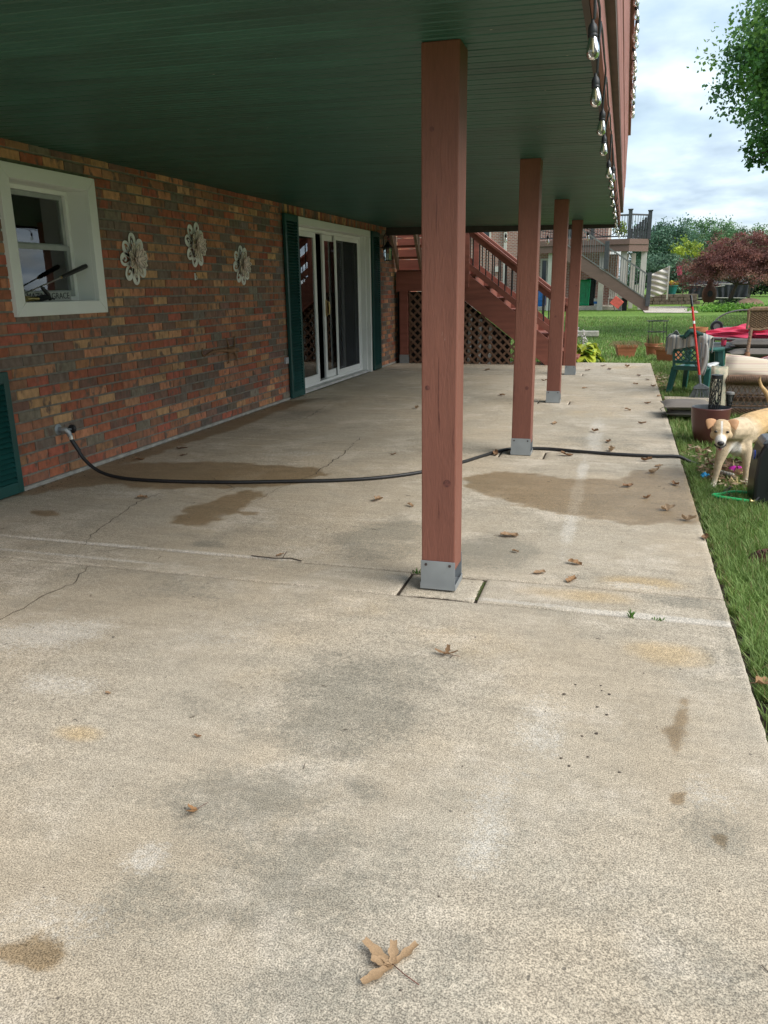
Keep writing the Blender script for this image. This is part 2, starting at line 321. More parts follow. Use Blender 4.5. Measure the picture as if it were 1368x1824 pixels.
def slab(x0, x1, y0, y1, res, z=0., name='slab', parent=patio, m=None, skirt=.09, rag=0.0):
    nx = max(4, int((x1 - x0) / res)); ny = max(4, int((y1 - y0) / res))
    # the outermost ring of cells is a narrow worn edge
    xs = np.concatenate([[x0], np.linspace(x0 + .006, x1 - .006, nx), [x1]]); ys = np.concatenate([[y0], np.linspace(y0 + .006, y1 - .006, ny), [y1]])
    X, Y = np.meshgrid(xs, ys); Z = np.full(X.shape, z) + .0015 * np.sin(X * 2.1 + Y * 1.3) * np.sin(Y * 1.7 - X)
    Z[0, :] -= .004; Z[-1, :] -= .004; Z[:, 0] -= .004; Z[:, -1] -= .004
    if x1 == PX1:
        r = np.random.default_rng(int(y0 * 100) + 400); ch = np.abs(np.convolve(r.normal(0, 1, X.shape[0] + 8), np.ones(5) / 5, 'same')[4:-4]) * .004; X[:, -1] -= ch; X[:, -2] -= ch * .8; Z[:, -1] -= ch * .4
    if rag:
        r = np.random.default_rng(3)
        Y[0, 2:-2] += rag * np.abs(np.sin(np.linspace(0, 3, X.shape[1] - 4))) * r.uniform(.4, 1, X.shape[1] - 4); Y[1, 2:-2] = Y[0, 2:-2] + .006
    wet = np.zeros(X.shape)
    for arr, p, w in WETS:
        if p[0][0] is None: continue
        wet = np.maximum(wet, np.clip(.5 + inpoly(X, Y, p) / (2 * w), 0, 1))
    st = np.stack([wet, field(X, Y, DARKS), field(X, Y, TANS), field(X, Y, LIGHTS)], -1).reshape(-1, 4)
    n0, n1 = X.shape; V = np.stack([X, Y, Z], -1).reshape(-1, 3); idx = np.arange(n0 * n1).reshape(n0, n1)
    F = np.stack([idx[:-1, :-1], idx[:-1, 1:], idx[1:, 1:], idx[1:, :-1]], -1).reshape(-1, 4)
    ring = np.concatenate([idx[0, :], idx[1:, -1], idx[-1, -2::-1], idx[-2:0:-1, 0]]); low = V[ring].copy(); low[:, 2] = z - skirt
    li = len(V) + np.arange(len(ring)); V = np.concatenate([V, low]); st = np.concatenate([st, st[ring]])
    F2 = np.stack([ring, li, np.roll(li, -1), np.roll(ring, -1)], -1)
    me = npmesh(name, V, np.concatenate([F, F2]), m or M_CONC, smooth=False)
    a = me.attributes.new('stain', 'FLOAT_COLOR', 'POINT'); a.data.foreach_set('color', st.astype(np.float32).ravel())
    return npobj(name, me, parent)
PX0, PX1 = -3.6, .46
g = .004
ROWS = [.12, 2.91, 5.70, 8.49, 11.28]
slab(PX0, PX1, -1.6, ROWS[0] - g, .1)
for k, y in enumerate(ROWS):
    res = .018 if k < 2 else (.03 if k == 2 else .06)
    slab(PX0, -.832, y + g, y + .27 - g, res); slab(-.492, PX1, y + g, y + .27 - g, res)
    slab(-.818, -.506, y + g + (.012 if k == 1 else 0), y + .27 - 2 * g, .02, z=-.004 if k == 1 else 0, rag=.02 if k == 1 else 0)
    nxt = ROWS[k + 1] if k < 4 else 13.3
    slab(PX0, PX1, y + .27 + g * (2.4 if k == 1 else 1), nxt - g, .02 if k == 0 else (.025 if k == 1 else (.04 if k == 2 else .06)))
MB().box(PX0, PX1 - .01, -1.55, 13.28, -.09, -.011).build('joint_soil', M_SOIL, patio)
# cracks: narrow ragged dark seams lying in the slab surface
def crack(pts, w, name='crack'):
    P = []
    for (x0, y0), (x1, y1) in zip(pts, pts[1:]):
        n = max(2, int(math.hypot(x1 - x0, y1 - y0) / .035))
        for i in range(n):
            t = i / n; P.append((x0 + (x1 - x0) * t + random.gauss(0, .007), y0 + (y1 - y0) * t + random.gauss(0, .009)))
    P.append(pts[-1]); b = MB()
    vs = []
    for i, (x, y) in enumerate(P):
        q = P[min(i + 1, len(P) - 1)]; p = P[max(i - 1, 0)]; d = Vector((q[0] - p[0], q[1] - p[1], 0)); d = d.normalized() if d.length else Vector((0, 1, 0)); nn = Vector((-d.y, d.x, 0)) * (w * random.uniform(.4, 1.3) * math.sin(math.pi * min(1, (i + 1) / len(P) * 1.0 + .15)) / 2 + .0004)
        vs += [Vector((x, y, .0022)) - nn, Vector((x, y, .0022)) + nn]
    b.add(vs, [(2 * i, 2 * i + 1, 2 * i + 3, 2 * i + 2)[::-1] for i in range(len(P) - 1)]); return b.build(name, M_CRACK, patio)
M_CRACK = mat('crack_dirt', (.075, .062, .045), rough=.95, var=.5, scale=20)
crack([(-2.70, 4.15), (-2.73, 4.0), (-2.66, 3.64), (-2.6, 3.38), (-2.48, 3.04), (-2.36, 2.92)], .005)
crack([(-2.3, 2.9), (-2.22, 2.68), (-2.25, 2.54), (-2.24, 2.27), (-2.4, 2.0)], .0035)
crack([(-2.07, 6.21), (-1.98, 5.53), (-1.95, 4.87), (-2.02, 4.45), (-2.05, 4.03), (-2.12, 3.62)], .006)
crack([(-2.45, 3.05), (-2.2, 3.2), (-2.05, 3.35)], .003)
crack([(-2.6, 4.62), (-2.3, 4.4), (-2.35, 4.1)], .004)
crack([(-2.9, 7.0), (-3.0, 7.9), (-3.3, 8.05)], .006)
# ---- lawn
def lawn_mat():
    m = bpy.data.materials.new('lawn_grass'); m.use_nodes = True; t = m.node_tree; b = t.nodes['Principled BSDF']; N = t.nodes.new; L = t.links.new
    geo = N('ShaderNodeNewGeometry')
    def noise(sc, det, st=(1, 1, 1)):
        mp = N('ShaderNodeMapping'); mp.inputs['Scale'].default_value = st; L(geo.outputs['Position'], mp.inputs[0])
        n = N('ShaderNodeTexNoise'); n.inputs['Scale'].default_value = sc; n.inputs['Detail'].default_value = det; L(mp.outputs[0], n.inputs[0]); return n.outputs['Fac']
    r1 = N('ShaderNodeValToRGB'); c = r1.color_ramp; c.elements[0].position = .3; c.elements[0].color = (.085, .165, .027, 1); c.elements[1].position = .72; c.elements[1].color = (.20, .31, .065, 1)
    L(noise(.35, 6, (.35, 1, 1)), r1.inputs[0])
    r2 = N('ShaderNodeMapRange'); r2.inputs['From Min'].default_value = .3; r2.inputs['From Max'].default_value = .7; r2.inputs['To Min'].default_value = .6; r2.inputs['To Max'].default_value = 1.35; L(noise(9, 5), r2.inputs[0])
    v = N('ShaderNodeVectorMath'); v.operation = 'SCALE'; L(r1.outputs[0], v.inputs[0]); L(r2.outputs[0], v.inputs['Scale']); L(v.outputs[0], b.inputs['Base Color']); b.inputs['Roughness'].default_value = .9; b.inputs['Specular IOR Level'].default_value = .15
    bp = N('ShaderNodeBump'); bp.inputs['Distance'].default_value = .04; L(noise(45, 4), bp.inputs['Height']); L(bp.outputs[0], b.inputs['Normal'])
    return m
M_LAWN = lawn_mat()
b = MB(); b.add([(-1400, -300, -.07), (1400, -300, -.07), (1400, 1500, -.07), (-1400, 1500, -.07)], [(0, 1, 2, 3)]); b.build('ground', M_LAWN, kind='structure')
b = MB()
b.grid(lambda u, v: (.455 + u * (.075 + .02 * math.sin(v * 70) + .012 * math.sin(v * 187)), -1.6 + v * 15, -.063 + .004 * math.sin(v * 400 + u * 5)), 3, 220); b.build('soil_strip', M_SOIL, kind='structure')
# grass blades
M_BLADE = mat('grass_blade', (.1, .2, .03), rough=.6, tint=True, trans=.35, var=.1)
def blades(n, fx, hmin, hmax, w, seed, lean=.5):
    r = np.random.default_rng(seed); X, Y, zb = fx(r, n); n = len(X); h = r.uniform(hmin, hmax, n); a = r.uniform(0, 2 * math.pi, n)
    dx, dy = np.cos(a), np.sin(a); wx, wy = -dy * w, dx * w; ln = h * r.uniform(.1, lean * 1.6, n)
    z0 = zb; sc = r.uniform(.6, 1.2, n)
    def P(x, y, z): return np.stack([x, y, z], -1)
    V = np.stack([P(X - wx * sc, Y - wy * sc, z0), P(X + wx * sc, Y + wy * sc, z0),
                  P(X + dx * ln * .35 + wx * .8 * sc, Y + dy * ln * .35 + wy * .8 * sc, z0 + h * .6), P(X + dx * ln * .35 - wx * .8 * sc, Y + dy * ln * .35 - wy * .8 * sc, z0 + h * .6),
                  P(X + dx * ln + wx * .12, Y + dy * ln + wy * .12, z0 + h), P(X + dx * ln - wx * .12, Y + dy * ln - wy * .12, z0 + h)], 1).reshape(-1, 3)
    i = np.arange(n)[:, None] * 6; F = np.concatenate([i + [0, 1, 2, 3], i + [3, 2, 4, 5]], 1).reshape(-1, 4)
    k = r.uniform(0, 1, n)[:, None]; c = np.array([.105, .19, .034]) * (1 - k) + np.array([.27, .38, .11]) * k
    patch = (np.sin(X * 3.1 + 1.3 * np.sin(Y * 1.9)) * np.sin(Y * 2.3 + X))[:, None]; c = c * (1 + .22 * patch)
    dry = r.uniform(0, 1, n) < .06; c[dry] = [.34, .28, .13]
    return V, F, np.repeat(c, 2, 0)
parts = []
def fx1(r, n):
    Y = r.uniform(1.5, 6.6, n); X = .515 + (Y * .2 + 1.5) * r.uniform(0, 1, n) ** 1.8 + .02 * np.sin(Y * 37) + .012 * np.sin(Y * 90)
    k = (np.hypot(X - .74, Y - 3.93) > .07) & ((np.hypot((X - .78) / .25, (Y - 5.6) / .5) > 1) | (r.uniform(0, 1, n) < .45)); return X[k], Y[k], np.full(k.sum(), -.068)
parts.append(blades(84000, fx1, .03, .068, .0020, 1, lean=.75))
def fx2(r, n):
    Y = 6.6 + 9.5 * r.uniform(0, 1, n) ** 1.2; X = .49 + r.uniform(0, 1, n) ** 1.5 * (Y * .2 + 1.9); k = ~((Y > 8.90) & (Y < 9.52) & (X < 1.77)) | (r.uniform(0, 1, n) < .04); return X[k], Y[k], np.full(k.sum(), -.068)
parts.append(blades(66000, fx2, .04, .09, .0038, 2))
def fx3(r, n):
    Y = 13.35 + 20 * r.uniform(0, 1, n) ** 1.3; X = -5.0 + r.uniform(0, 1, n) * (Y * .2 + 7); return X, Y, np.full(n, -.07)
parts.append(blades(60000, fx3, .04, .08, .010, 3))
def fx4(r, n):
    Y = 2.0 + r.uniform(0, 11.2, n); X = .47 + r.normal(0, .012, n); return X, Y, np.full(n, -.065)
parts.append(blades(500, fx4, .03, .07, .002, 4, lean=.9))
V = []; F = []; T = []; o = 0
for v, f, t in parts: V.append(v); F.append(f + o); T.append(t); o += len(v)
npobj('grass', npmesh('grass', np.concatenate(V), np.concatenate(F), M_BLADE, np.concatenate(T)), label='green mown lawn grass growing beside and beyond the patio', cat='grass', kind='stuff')
# stepping slab beyond the patio edge and neighbour's path
st = thing('paving', 'paving', None, (0, 0, 0)); del st['label']; st['kind'] = 'structure'
slab(.50, 1.05, 8.9, 9.5, .06, z=-.02, name='stepping_slab', parent=st, skirt=.05)
slab(1.15, 1.75, 8.92, 9.5, .06, z=-.02, name='stepping_slab', parent=st, skirt=.05)
b = MB(); b.add([(.9, 38.2, -.045), (3.1, 37.6, -.045), (3.3, 41, -.045), (3.2, 48, -.045), (.8, 48, -.045)], [(0, 1, 2, 3, 4)]); b.build('path', M_PATH, kind='structure')
b = MB().box(-9, -.3, 43.0, 52, -.08, .12); b.build('neighbour_patio', M_PATH, kind='structure', bevel=.02)

# ================================================================== BRICK HOUSE
house = thing('brick_house', 'long brick house wall left of the patio with sliding door and green shutters', 'house', (-3.6, 8, 0))
M_MORTAR = mat('mortar', (.205, .19, .158), rough=.95, var=.3, scale=25, bump=.003, bscale=120)
M_BRICK = mat('brick_face', (.3, .15, .08), rough=.85, tint=True, var=.30, scale=18, stretch=(1, 1.5, .9), bump=.003, bscale=60, col2=(.15, .10, .075), c2scale=12, c2pos=.61)
M_WHITE = mat('white_trim', (.74, .75, .72), rough=.45, var=.05, scale=3, bump=.0005, bscale=150)
M_VINYL = mat('white_vinyl', (.78, .79, .77), rough=.35, var=.04, scale=2)
M_GREENP = mat('green_shutter_paint', (.008, .062, .055), rough=.42, var=.22, scale=5)
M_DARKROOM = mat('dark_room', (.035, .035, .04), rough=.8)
wall = MB()
WZ = 2.105; WY0, WY1 = -1.6, 14.3
wy0, wy1, wz0, wz1 = 4.17, 5.02, 1.11, 1.93         # window opening
dy0, dy1, dz1 = 8.72, 11.40, 1.99                  # door opening
for y0, y1, z0, z1 in ((WY0, wy0, 0, WZ), (wy0, wy1, 0, wz0), (wy0, wy1, wz1, WZ), (wy1, dy0, 0, WZ), (dy0, dy1, dz1, WZ), (dy1, WY1, 0, WZ)):
    wall.box(-3.85, -3.6065, y0, y1, z0, z1)
wall_o = wall.build('wall', M_MORTAR, house, loc=(-3.608, 8, 0))
MB().box(-3.85, -3.6, WY0, WY1, 2.225, 4.9).build('upper_wall', mat('upper_brick', (.2, .11, .07), scale=12, var=.4), house)
b = MB().box(-3.7, -3.589, WY0, 8.70, 0, .026).box(-3.7, -3.589, 11.42, WY1, 0, .03); b.build('foundation_strip', mat('footing', (.34, .33, .30), var=.35, scale=12, bump=.01), house, bevel=.004)
FAM = [((.50, .275, .14), 3), ((.34, .108, .06), 5), ((.15, .118, .092), 4), ((.43, .185, .095), 5), ((.21, .12, .085), 5), ((.21, .178, .145), 1), ((.32, .15, .085), 4)]
def brick_geo(b, y0, y1, z0, z1, x=-3.6, d=.010):
    c = .0028
    b.add([(x - d, y0, z0), (x - d, y1, z0), (x - d, y1, z1), (x - d, y0, z1), (x - c * .6, y0, z0), (x - c * .6, y1, z0), (x - c * .6, y1, z1), (x - c * .6, y0, z1),
           (x, y0 + c, z0 + c), (x, y1 - c, z0 + c), (x, y1 - c, z1 - c), (x, y0 + c, z1 - c)],
          [(0, 1, 5, 4), (1, 2, 6, 5), (2, 3, 7, 6), (3, 0, 4, 7), (4, 5, 9, 8), (5, 6, 10, 9), (6, 7, 11, 10), (7, 4, 8, 11), (8, 9, 10, 11)])
def pick_tint(r):
    f = r.choices([c for c, _ in FAM], [w for _, w in FAM])[0]; k = r.uniform(.78, 1.18); return tuple(x * k * r.uniform(.93, 1.07) for x in f)
rb = random.Random(11); allb = []
PIT, BL, BH = .0677, .2032, .0545
for c in range(31):
    z0 = .030 + c * PIT; z1 = z0 + BH
    if z1 > WZ - .002: z1 = WZ - .002
    off = (c % 2) * BL * (.5 if c % 4 else .47) + rb.uniform(-.012, .012)
    k = int((WY0 - off) / BL)
    y = off + k * BL
    while y < WY1 - .03:
        a, e = max(y, WY0), min(y + BL - .0072, WY1)
        y += BL
        segs = [(a, e)]
        for oy0, oy1, oz0, oz1 in ((wy0, wy1, wz0, wz1), (dy0, dy1, -1, dz1), (8.28, 11.87, 1.985, 3)):
            if z1 > oz0 + .004 and z0 < oz1 - .004:
                ns = []
                for p, q in segs:
                    if q <= oy0 or p >= oy1: ns.append((p, q)); continue
                    if p < oy0 - .02: ns.append((p, oy0 - .008))
                    if q > oy1 + .02: ns.append((oy1 + .008, q))
                segs = ns
        for p, q in segs:
            if q - p > .015 and z1 - z0 > .012: allb.append((p, q, z0, z1))
for i in range(53):                                # soldier course over the door
    y = 8.285 + i * .0677
    allb.append((y, y + .058, 2.0, WZ - .002))
def seen(bk):
    p, q, z0, z1 = bk; return q > 3.86 and (q - p > .1)
near = sorted([b_ for b_ in allb if seen(b_)], key=lambda b_: b_[0])[:300]; ns = set(near)
VAR = [pick_tint(rb) for _ in range(26)]; cache = {}
for bk in near:
    p, q, z0, z1 = bk; vi = rb.randrange(26); key = (vi, round(q - p, 3), round(z1 - z0, 3))
    if key not in cache:
        b = MB(); b.tint = VAR[vi]; brick_geo(b, 0, q - p, 0, z1 - z0, x=0); cache[key] = b.mesh('brick', M_BRICK)
    o = link(bpy.data.objects.new('brick', cache[key])); o.parent = wall_o; o.location = (.008 + rb.uniform(-.0015, .0025), p - 8 + rb.uniform(-.002, .002), z0 + rb.uniform(-.0012, .0012))
b = MB()
for bk in allb:
    if bk in ns: continue
    b.tint = pick_tint(rb); p, q, z0, z1 = bk; j = rb.uniform(-.002, .002); brick_geo(b, p + j, q + j, z0, z1, x=-3.6 + rb.uniform(-.0015, .0025))
b.build('brickwork', M_BRICK, wall_o, kind='stuff')
# ---- window
M_GLASS = glassmat('window_glass'); M_GASKET = mat('grey_sash', (.33, .35, .35), rough=.5)
win = MB()
X0, X1 = -3.6, -3.572
def mitred(b, y0, y1, z0, z1, w, x0, x1):
    o_ = [(y0, z0), (y1, z0), (y1, z1), (y0, z1)]; i_ = [(y0 + w, z0 + w), (y1 - w, z0 + w), (y1 - w, z1 - w), (y0 + w, z1 - w)]
    for k in range(4):
        a, c = k, (k + 1) % 4; e = .0008
        q = [o_[a], o_[c], i_[c], i_[a]]; cy = sum(p[0] for p in q) / 4; cz = sum(p[1] for p in q) / 4
        q = [(p[0] + (cy - p[0]) * e * 3, p[1] + (cz - p[1]) * e * 3) for p in q]
        b.prism([(x0, p[0], p[1]) for p in q], (x1 - x0, 0, 0))
mitred(win, 4.135, 5.052, 1.074, 1.968, .085, X0 - .03, X1)
wobj = win.build('window_frame', M_WHITE, house, bevel=.002)
r_ = MB().box(-3.80, -3.603, 4.17, 4.222, 1.11, 1.93).box(-3.80, -3.603, 4.965, 5.018, 1.11, 1.93).box(-3.80, -3.603, 4.222, 4.965, 1.881, 1.93).box(-3.80, -3.603, 4.222, 4.965, 1.11, 1.161); r_.build('reveal', M_WHITE, wobj)
def frame(b, y0, y1, z0, z1, w, x0, x1, wb=None, wt=None):
    wb = wb or w; wt = wt or w
    b.box(x0, x1, y0, y0 + w, z0, z1).box(x0, x1, y1 - w, y1, z0, z1).box(x0, x1, y0 + w, y1 - w, z0, z0 + wb).box(x0, x1, y0 + w, y1 - w, z1 - wt, z1); return b
frame(MB(), 4.222, 4.965, 1.161, 1.881, .028, -3.795, -3.742).build('jamb_liner', M_VINYL, wobj, bevel=.002)
s1 = frame(MB(), 4.252, 4.935, 1.50, 1.852, .03, -3.785, -3.765, wb=.035).build('sash', M_GASKET, wobj, bevel=.002)
MB().box(-3.777, -3.773, 4.282, 4.905, 1.53, 1.825).build('pane', M_GLASS, s1)
s2 = frame(MB(), 4.252, 4.935, 1.19, 1.525, .032, -3.765, -3.747, wb=.04).build('sash', M_GASKET, wobj, bevel=.002)
MB().box(-3.758, -3.754, 4.283, 4.904, 1.228, 1.495).build('pane', M_GLASS, s2)
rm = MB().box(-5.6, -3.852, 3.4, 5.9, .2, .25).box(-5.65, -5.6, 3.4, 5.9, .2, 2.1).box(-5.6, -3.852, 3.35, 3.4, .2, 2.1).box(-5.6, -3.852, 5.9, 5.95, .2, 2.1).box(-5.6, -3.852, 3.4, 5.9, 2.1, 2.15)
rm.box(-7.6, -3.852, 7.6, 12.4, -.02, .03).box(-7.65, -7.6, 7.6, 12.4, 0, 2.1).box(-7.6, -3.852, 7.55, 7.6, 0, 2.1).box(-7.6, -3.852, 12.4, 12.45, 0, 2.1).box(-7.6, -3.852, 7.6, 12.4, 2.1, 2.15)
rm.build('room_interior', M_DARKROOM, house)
# ---- shutters
def shutter(y0, y1, z0, z1, label=None, single=False):
    b = MB(); w = .045
    frame(b, y0, y1, z0, z1, w, -3.6 + .012, -3.6 + .045, wb=.07, wt=.07); zm = z0 + (z1 - z0) * .52
    b.box(-3.592, -3.585, y0 + w, y1 - w, z0 + .07, z1 - .07)
    o = b.build('shutter', M_GREENP, house, bevel=.003, label=label)
    lv = MB(); n = 0
    for a, e in ((z0 + .07, z1 - .07),):
        k = int((e - a) / .0315)
        for i in range(k):
            z = a + (i + .5) * (e - a) / k
            q = MB() if single else lv
            q.prism([(-3.585, y0 + w, z + .010), (-3.560, y0 + w, z - .014), (-3.556, y0 + w, z - .010), (-3.581, y0 + w, z + .016)], (0, y1 - y0 - 2 * w, 0))
            if single: q.build('louvre', M_GREENP, o)
    if not single: lv.build('louvre_bank', M_GREENP, o, kind='stuff')
    return o
shutter(3.60, 3.965, .012, .76, label='dark green louvred panel at the left edge of the picture', single=True)
shutter(8.31, 8.69, .012, 2.0)
shutter(11.48, 11.86, .012, 2.0)
# ---- sliding door (recessed)
def darkscreen():
    m = bpy.data.materials.new('insect_screen'); m.use_nodes = True; t = m.node_tree; t.nodes.clear(); o = t.nodes.new('ShaderNodeOutputMaterial')
    tr = t.nodes.new('ShaderNodeBsdfTransparent'); d = t.nodes.new('ShaderNodeBsdfDiffuse'); d.inputs[0].default_value = (.06, .065, .07, 1); mi = t.nodes.new('ShaderNodeMixShader'); mi.inputs[0].default_value = .5
    t.links.new(tr.outputs[0], mi.inputs[1]); t.links.new(d.outputs[0], mi.inputs[2]); t.links.new(mi.outputs[0], o.inputs[0]); return m
dr = MB()
dr.box(-3.63, -3.575, 8.70, 11.44, 1.915, 2.0)                       # head casing
dr.box(-3.63, -3.575, 8.70, 8.735, 0, 1.912).box(-3.63, -3.575, 11.385, 11.44, 0, 1.912)
door = dr.build('sliding_door', M_WHITE, house, bevel=.003)
MB().box(-3.80, -3.632, 8.72, 8.74, 0, 1.99).box(-3.80, -3.632, 11.34, 11.40, 0, 1.99).box(-3.80, -3.632, 8.74, 11.34, 1.915, 1.99).build('reveal', M_WHITE, door)
XD = -3.70
df = frame(MB(), 8.745, 11.335, .035, 1.912, .035, XD - .09, XD, wb=.03).build('door_frame', M_VINYL, door, bevel=.002)
MB().box(-3.80, -3.60, 8.74, 11.34, 0.004, .034).build('threshold', mat('alu_sill', (.5, .5, .48), rough=.5), door, bevel=.003)
frame(MB(), 8.78, 9.59, .066, 1.875, .06, XD - .035, XD - .008, wb=.09).build('fixed_panel', M_VINYL, door, bevel=.003)
MB().box(XD - .024, XD - .020, 8.84, 9.53, .156, 1.815).build('pane', M_GLASS, door)
frame(MB(), 9.93, 10.74, .066, 1.875, .07, XD - .078, XD - .050, wb=.09).build('sliding_panel', M_VINYL, door, bevel=.003)
MB().box(XD - .066, XD - .062, 10.0, 10.67, .156, 1.805).build('pane', M_GLASS, door)
frame(MB(), 10.30, 11.30, .066, 1.875, .05, XD - .030, XD - .012, wb=.07).build('screen_panel', M_VINYL, door, bevel=.003)
MB().box(XD - .022, XD - .0205, 10.35, 11.25, .136, 1.825).build('screen_mesh', darkscreen(), door)
M_BRASS = mat('brass', (.55, .42, .2), rough=.3, metal=1)
MB().tube([(XD - .045, 10.0, .88), (XD - .008, 10.0, .89), (XD - .003, 10.0, .96), (XD - .008, 10.0, 1.04), (XD - .045, 10.0, 1.05)], .010, 8).box(XD - .05, XD - .044, 9.975, 10.025, .86, 1.07).build('handle', M_BRASS, door, smooth=True)
# ================================================================== DECK overhead
deck = thing('deck', 'raised red stained timber deck on square posts, its underside lined with dark green beadboard', 'deck', (-.67, 3.07, 0))
M_RED = mat('red_stained_wood', (.235, .082, .058), rough=.62, var=.22, scale=2.2, stretch=(9, 9, .55), bump=.0012, bscale=26, col2=(.17, .058, .042), c2scale=2.0, c2pos=.58)
M_REDX = mat('red_stained_rail', (.27, .115, .09), rough=.65, var=.22, scale=3, stretch=(.6, 7, 7), bump=.001, bscale=26)
M_REDY = mat('red_stained_fascia', (.29, .125, .105), rough=.7, var=.3, scale=3, stretch=(7, .5, 7), bump=.001, bscale=26)
M_SOFFIT = mat('green_beadboard', (.022, .098, .072), rough=.46, var=.30, scale=1.6, stretch=(1, 1, 1), bump=.0006, bscale=9)
M_DKGREEN = mat('gap_shade_black', (.012, .016, .013), rough=.7)  # near black, puts shade into the gaps between soffit boards
M_GALV = mat('galvanised_steel', (.33, .36, .38), rough=.42, var=.16, scale=7, metal=.55, col2=(.33, .28, .22), c2scale=6, c2pos=.68)
def ceil_z(x): return 2.04 - .0205 * (x + .67)
DY0, DY1 = 1.85, 12.33
PB = .0870; n = int((DY1 - DY0) / PB); meshes = {}
for i in range(n):
    y = DY0 + i * PB; w = PB - .006; xa, xb = -3.598, -.156
    b = MB(); zs = []
    for x in (xa, xb):
        z = ceil_z(x)
        b.v += [(x, y, z + .012), (x, y, z + .005), (x, y + .005, z), (x, y + w * .475, z), (x, y + w * .5, z + .003), (x, y + w * .525, z), (x, y + w - .005, z), (x, y + w, z + .005), (x, y + w, z + .012)]
    b.f = [(k, k + 1, k + 10, k + 9) for k in range(8)] + [(0, 9, 17, 8)] + [tuple(range(8, -1, -1)), tuple(range(9, 18))]; b.t = [None] * len(b.f); b.mi = [0] * len(b.f)
    if 0 not in meshes:
        meshes[0] = b.mesh('soffit_board', M_SOFFIT, off=Vector((-.67, y, 0)))
    o = link(bpy.data.objects.new('soffit_board', meshes[0])); o.parent = deck; o.location = (0, y - 3.07, random.uniform(-.0008, .0008))
MB().prism([(-3.6, DY0, ceil_z(-3.6) + .0125), (-.156, DY0, ceil_z(-.156) + .0125), (-.156, DY0, 2.18), (-3.6, DY0, 2.18)], (0, DY1 - DY0, 0)).build('joist_frame', M_DKGREEN, deck)
MB().box(-.155, -.135, DY0, DY1, 2.012, 2.182).build('rim_board', M_REDY, deck, bevel=.003)
MB().box(-.176, -.1555, DY0, DY1, 2.008, 2.034).build('edge_batten', mat('dark_edge', (.06, .04, .035)), deck)
MB().box(-3.6, -.136, DY1, DY1 + .04, 1.985, 2.182).build('end_beam', mat('dark_end', (.06, .05, .045), var=.3), deck, bevel=.003)
MB().box(-3.6, -.10, DY0, DY1 + .04, 2.184, 2.22).build('decking_edge', mat('dark_deck', (.11, .07, .06), var=.3), deck, bevel=.003)
b = MB(); r2 = random.Random(17)
for i in range(46):
    x = r2.uniform(-3.4, -.25); y = r2.uniform(2.2, 10); z = ceil_z(x) - .0015; s_ = r2.uniform(.002, .007); b.add([(x - s_, y, z), (x, y - s_ * .5, z - .001), (x + s_ * 1.4, y, z), (x, y + s_ * .5, z - .001)], [(0, 3, 2, 1)])
b.build('cobweb_specks', mat('cobweb', (.5, .48, .42), rough=.9), deck, kind='stuff')
# railing over the edge
rl = MB().box(-.165, -.068, DY0, DY1, 3.18, 3.215); rl.build('cap_rail', M_REDY, deck, bevel=.004)
MB().box(-.128, -.10, DY0, DY1, 3.06, 3.175).build('top_rail', M_REDY, deck, bevel=.003)
for i, (za, zb, xo) in enumerate(((2.25, 2.51, -.131), (2.516, 2.78, -.127), (2.786, 3.052, -.130))):
    MB().box(xo, xo + .03, DY0, DY1, za, zb).build('rail_board', M_REDY, deck, bevel=.003)
me = MB().box(-.165, -.14, 0, .089, 2.222, 3.178).mesh('rail_post', M_REDY)
for i in range(6):
    o = link(bpy.data.objects.new('rail_post', me)); o.parent = deck; o.location = (.67, DY0 + .02 + i * 1.76 - 3.07, 0)
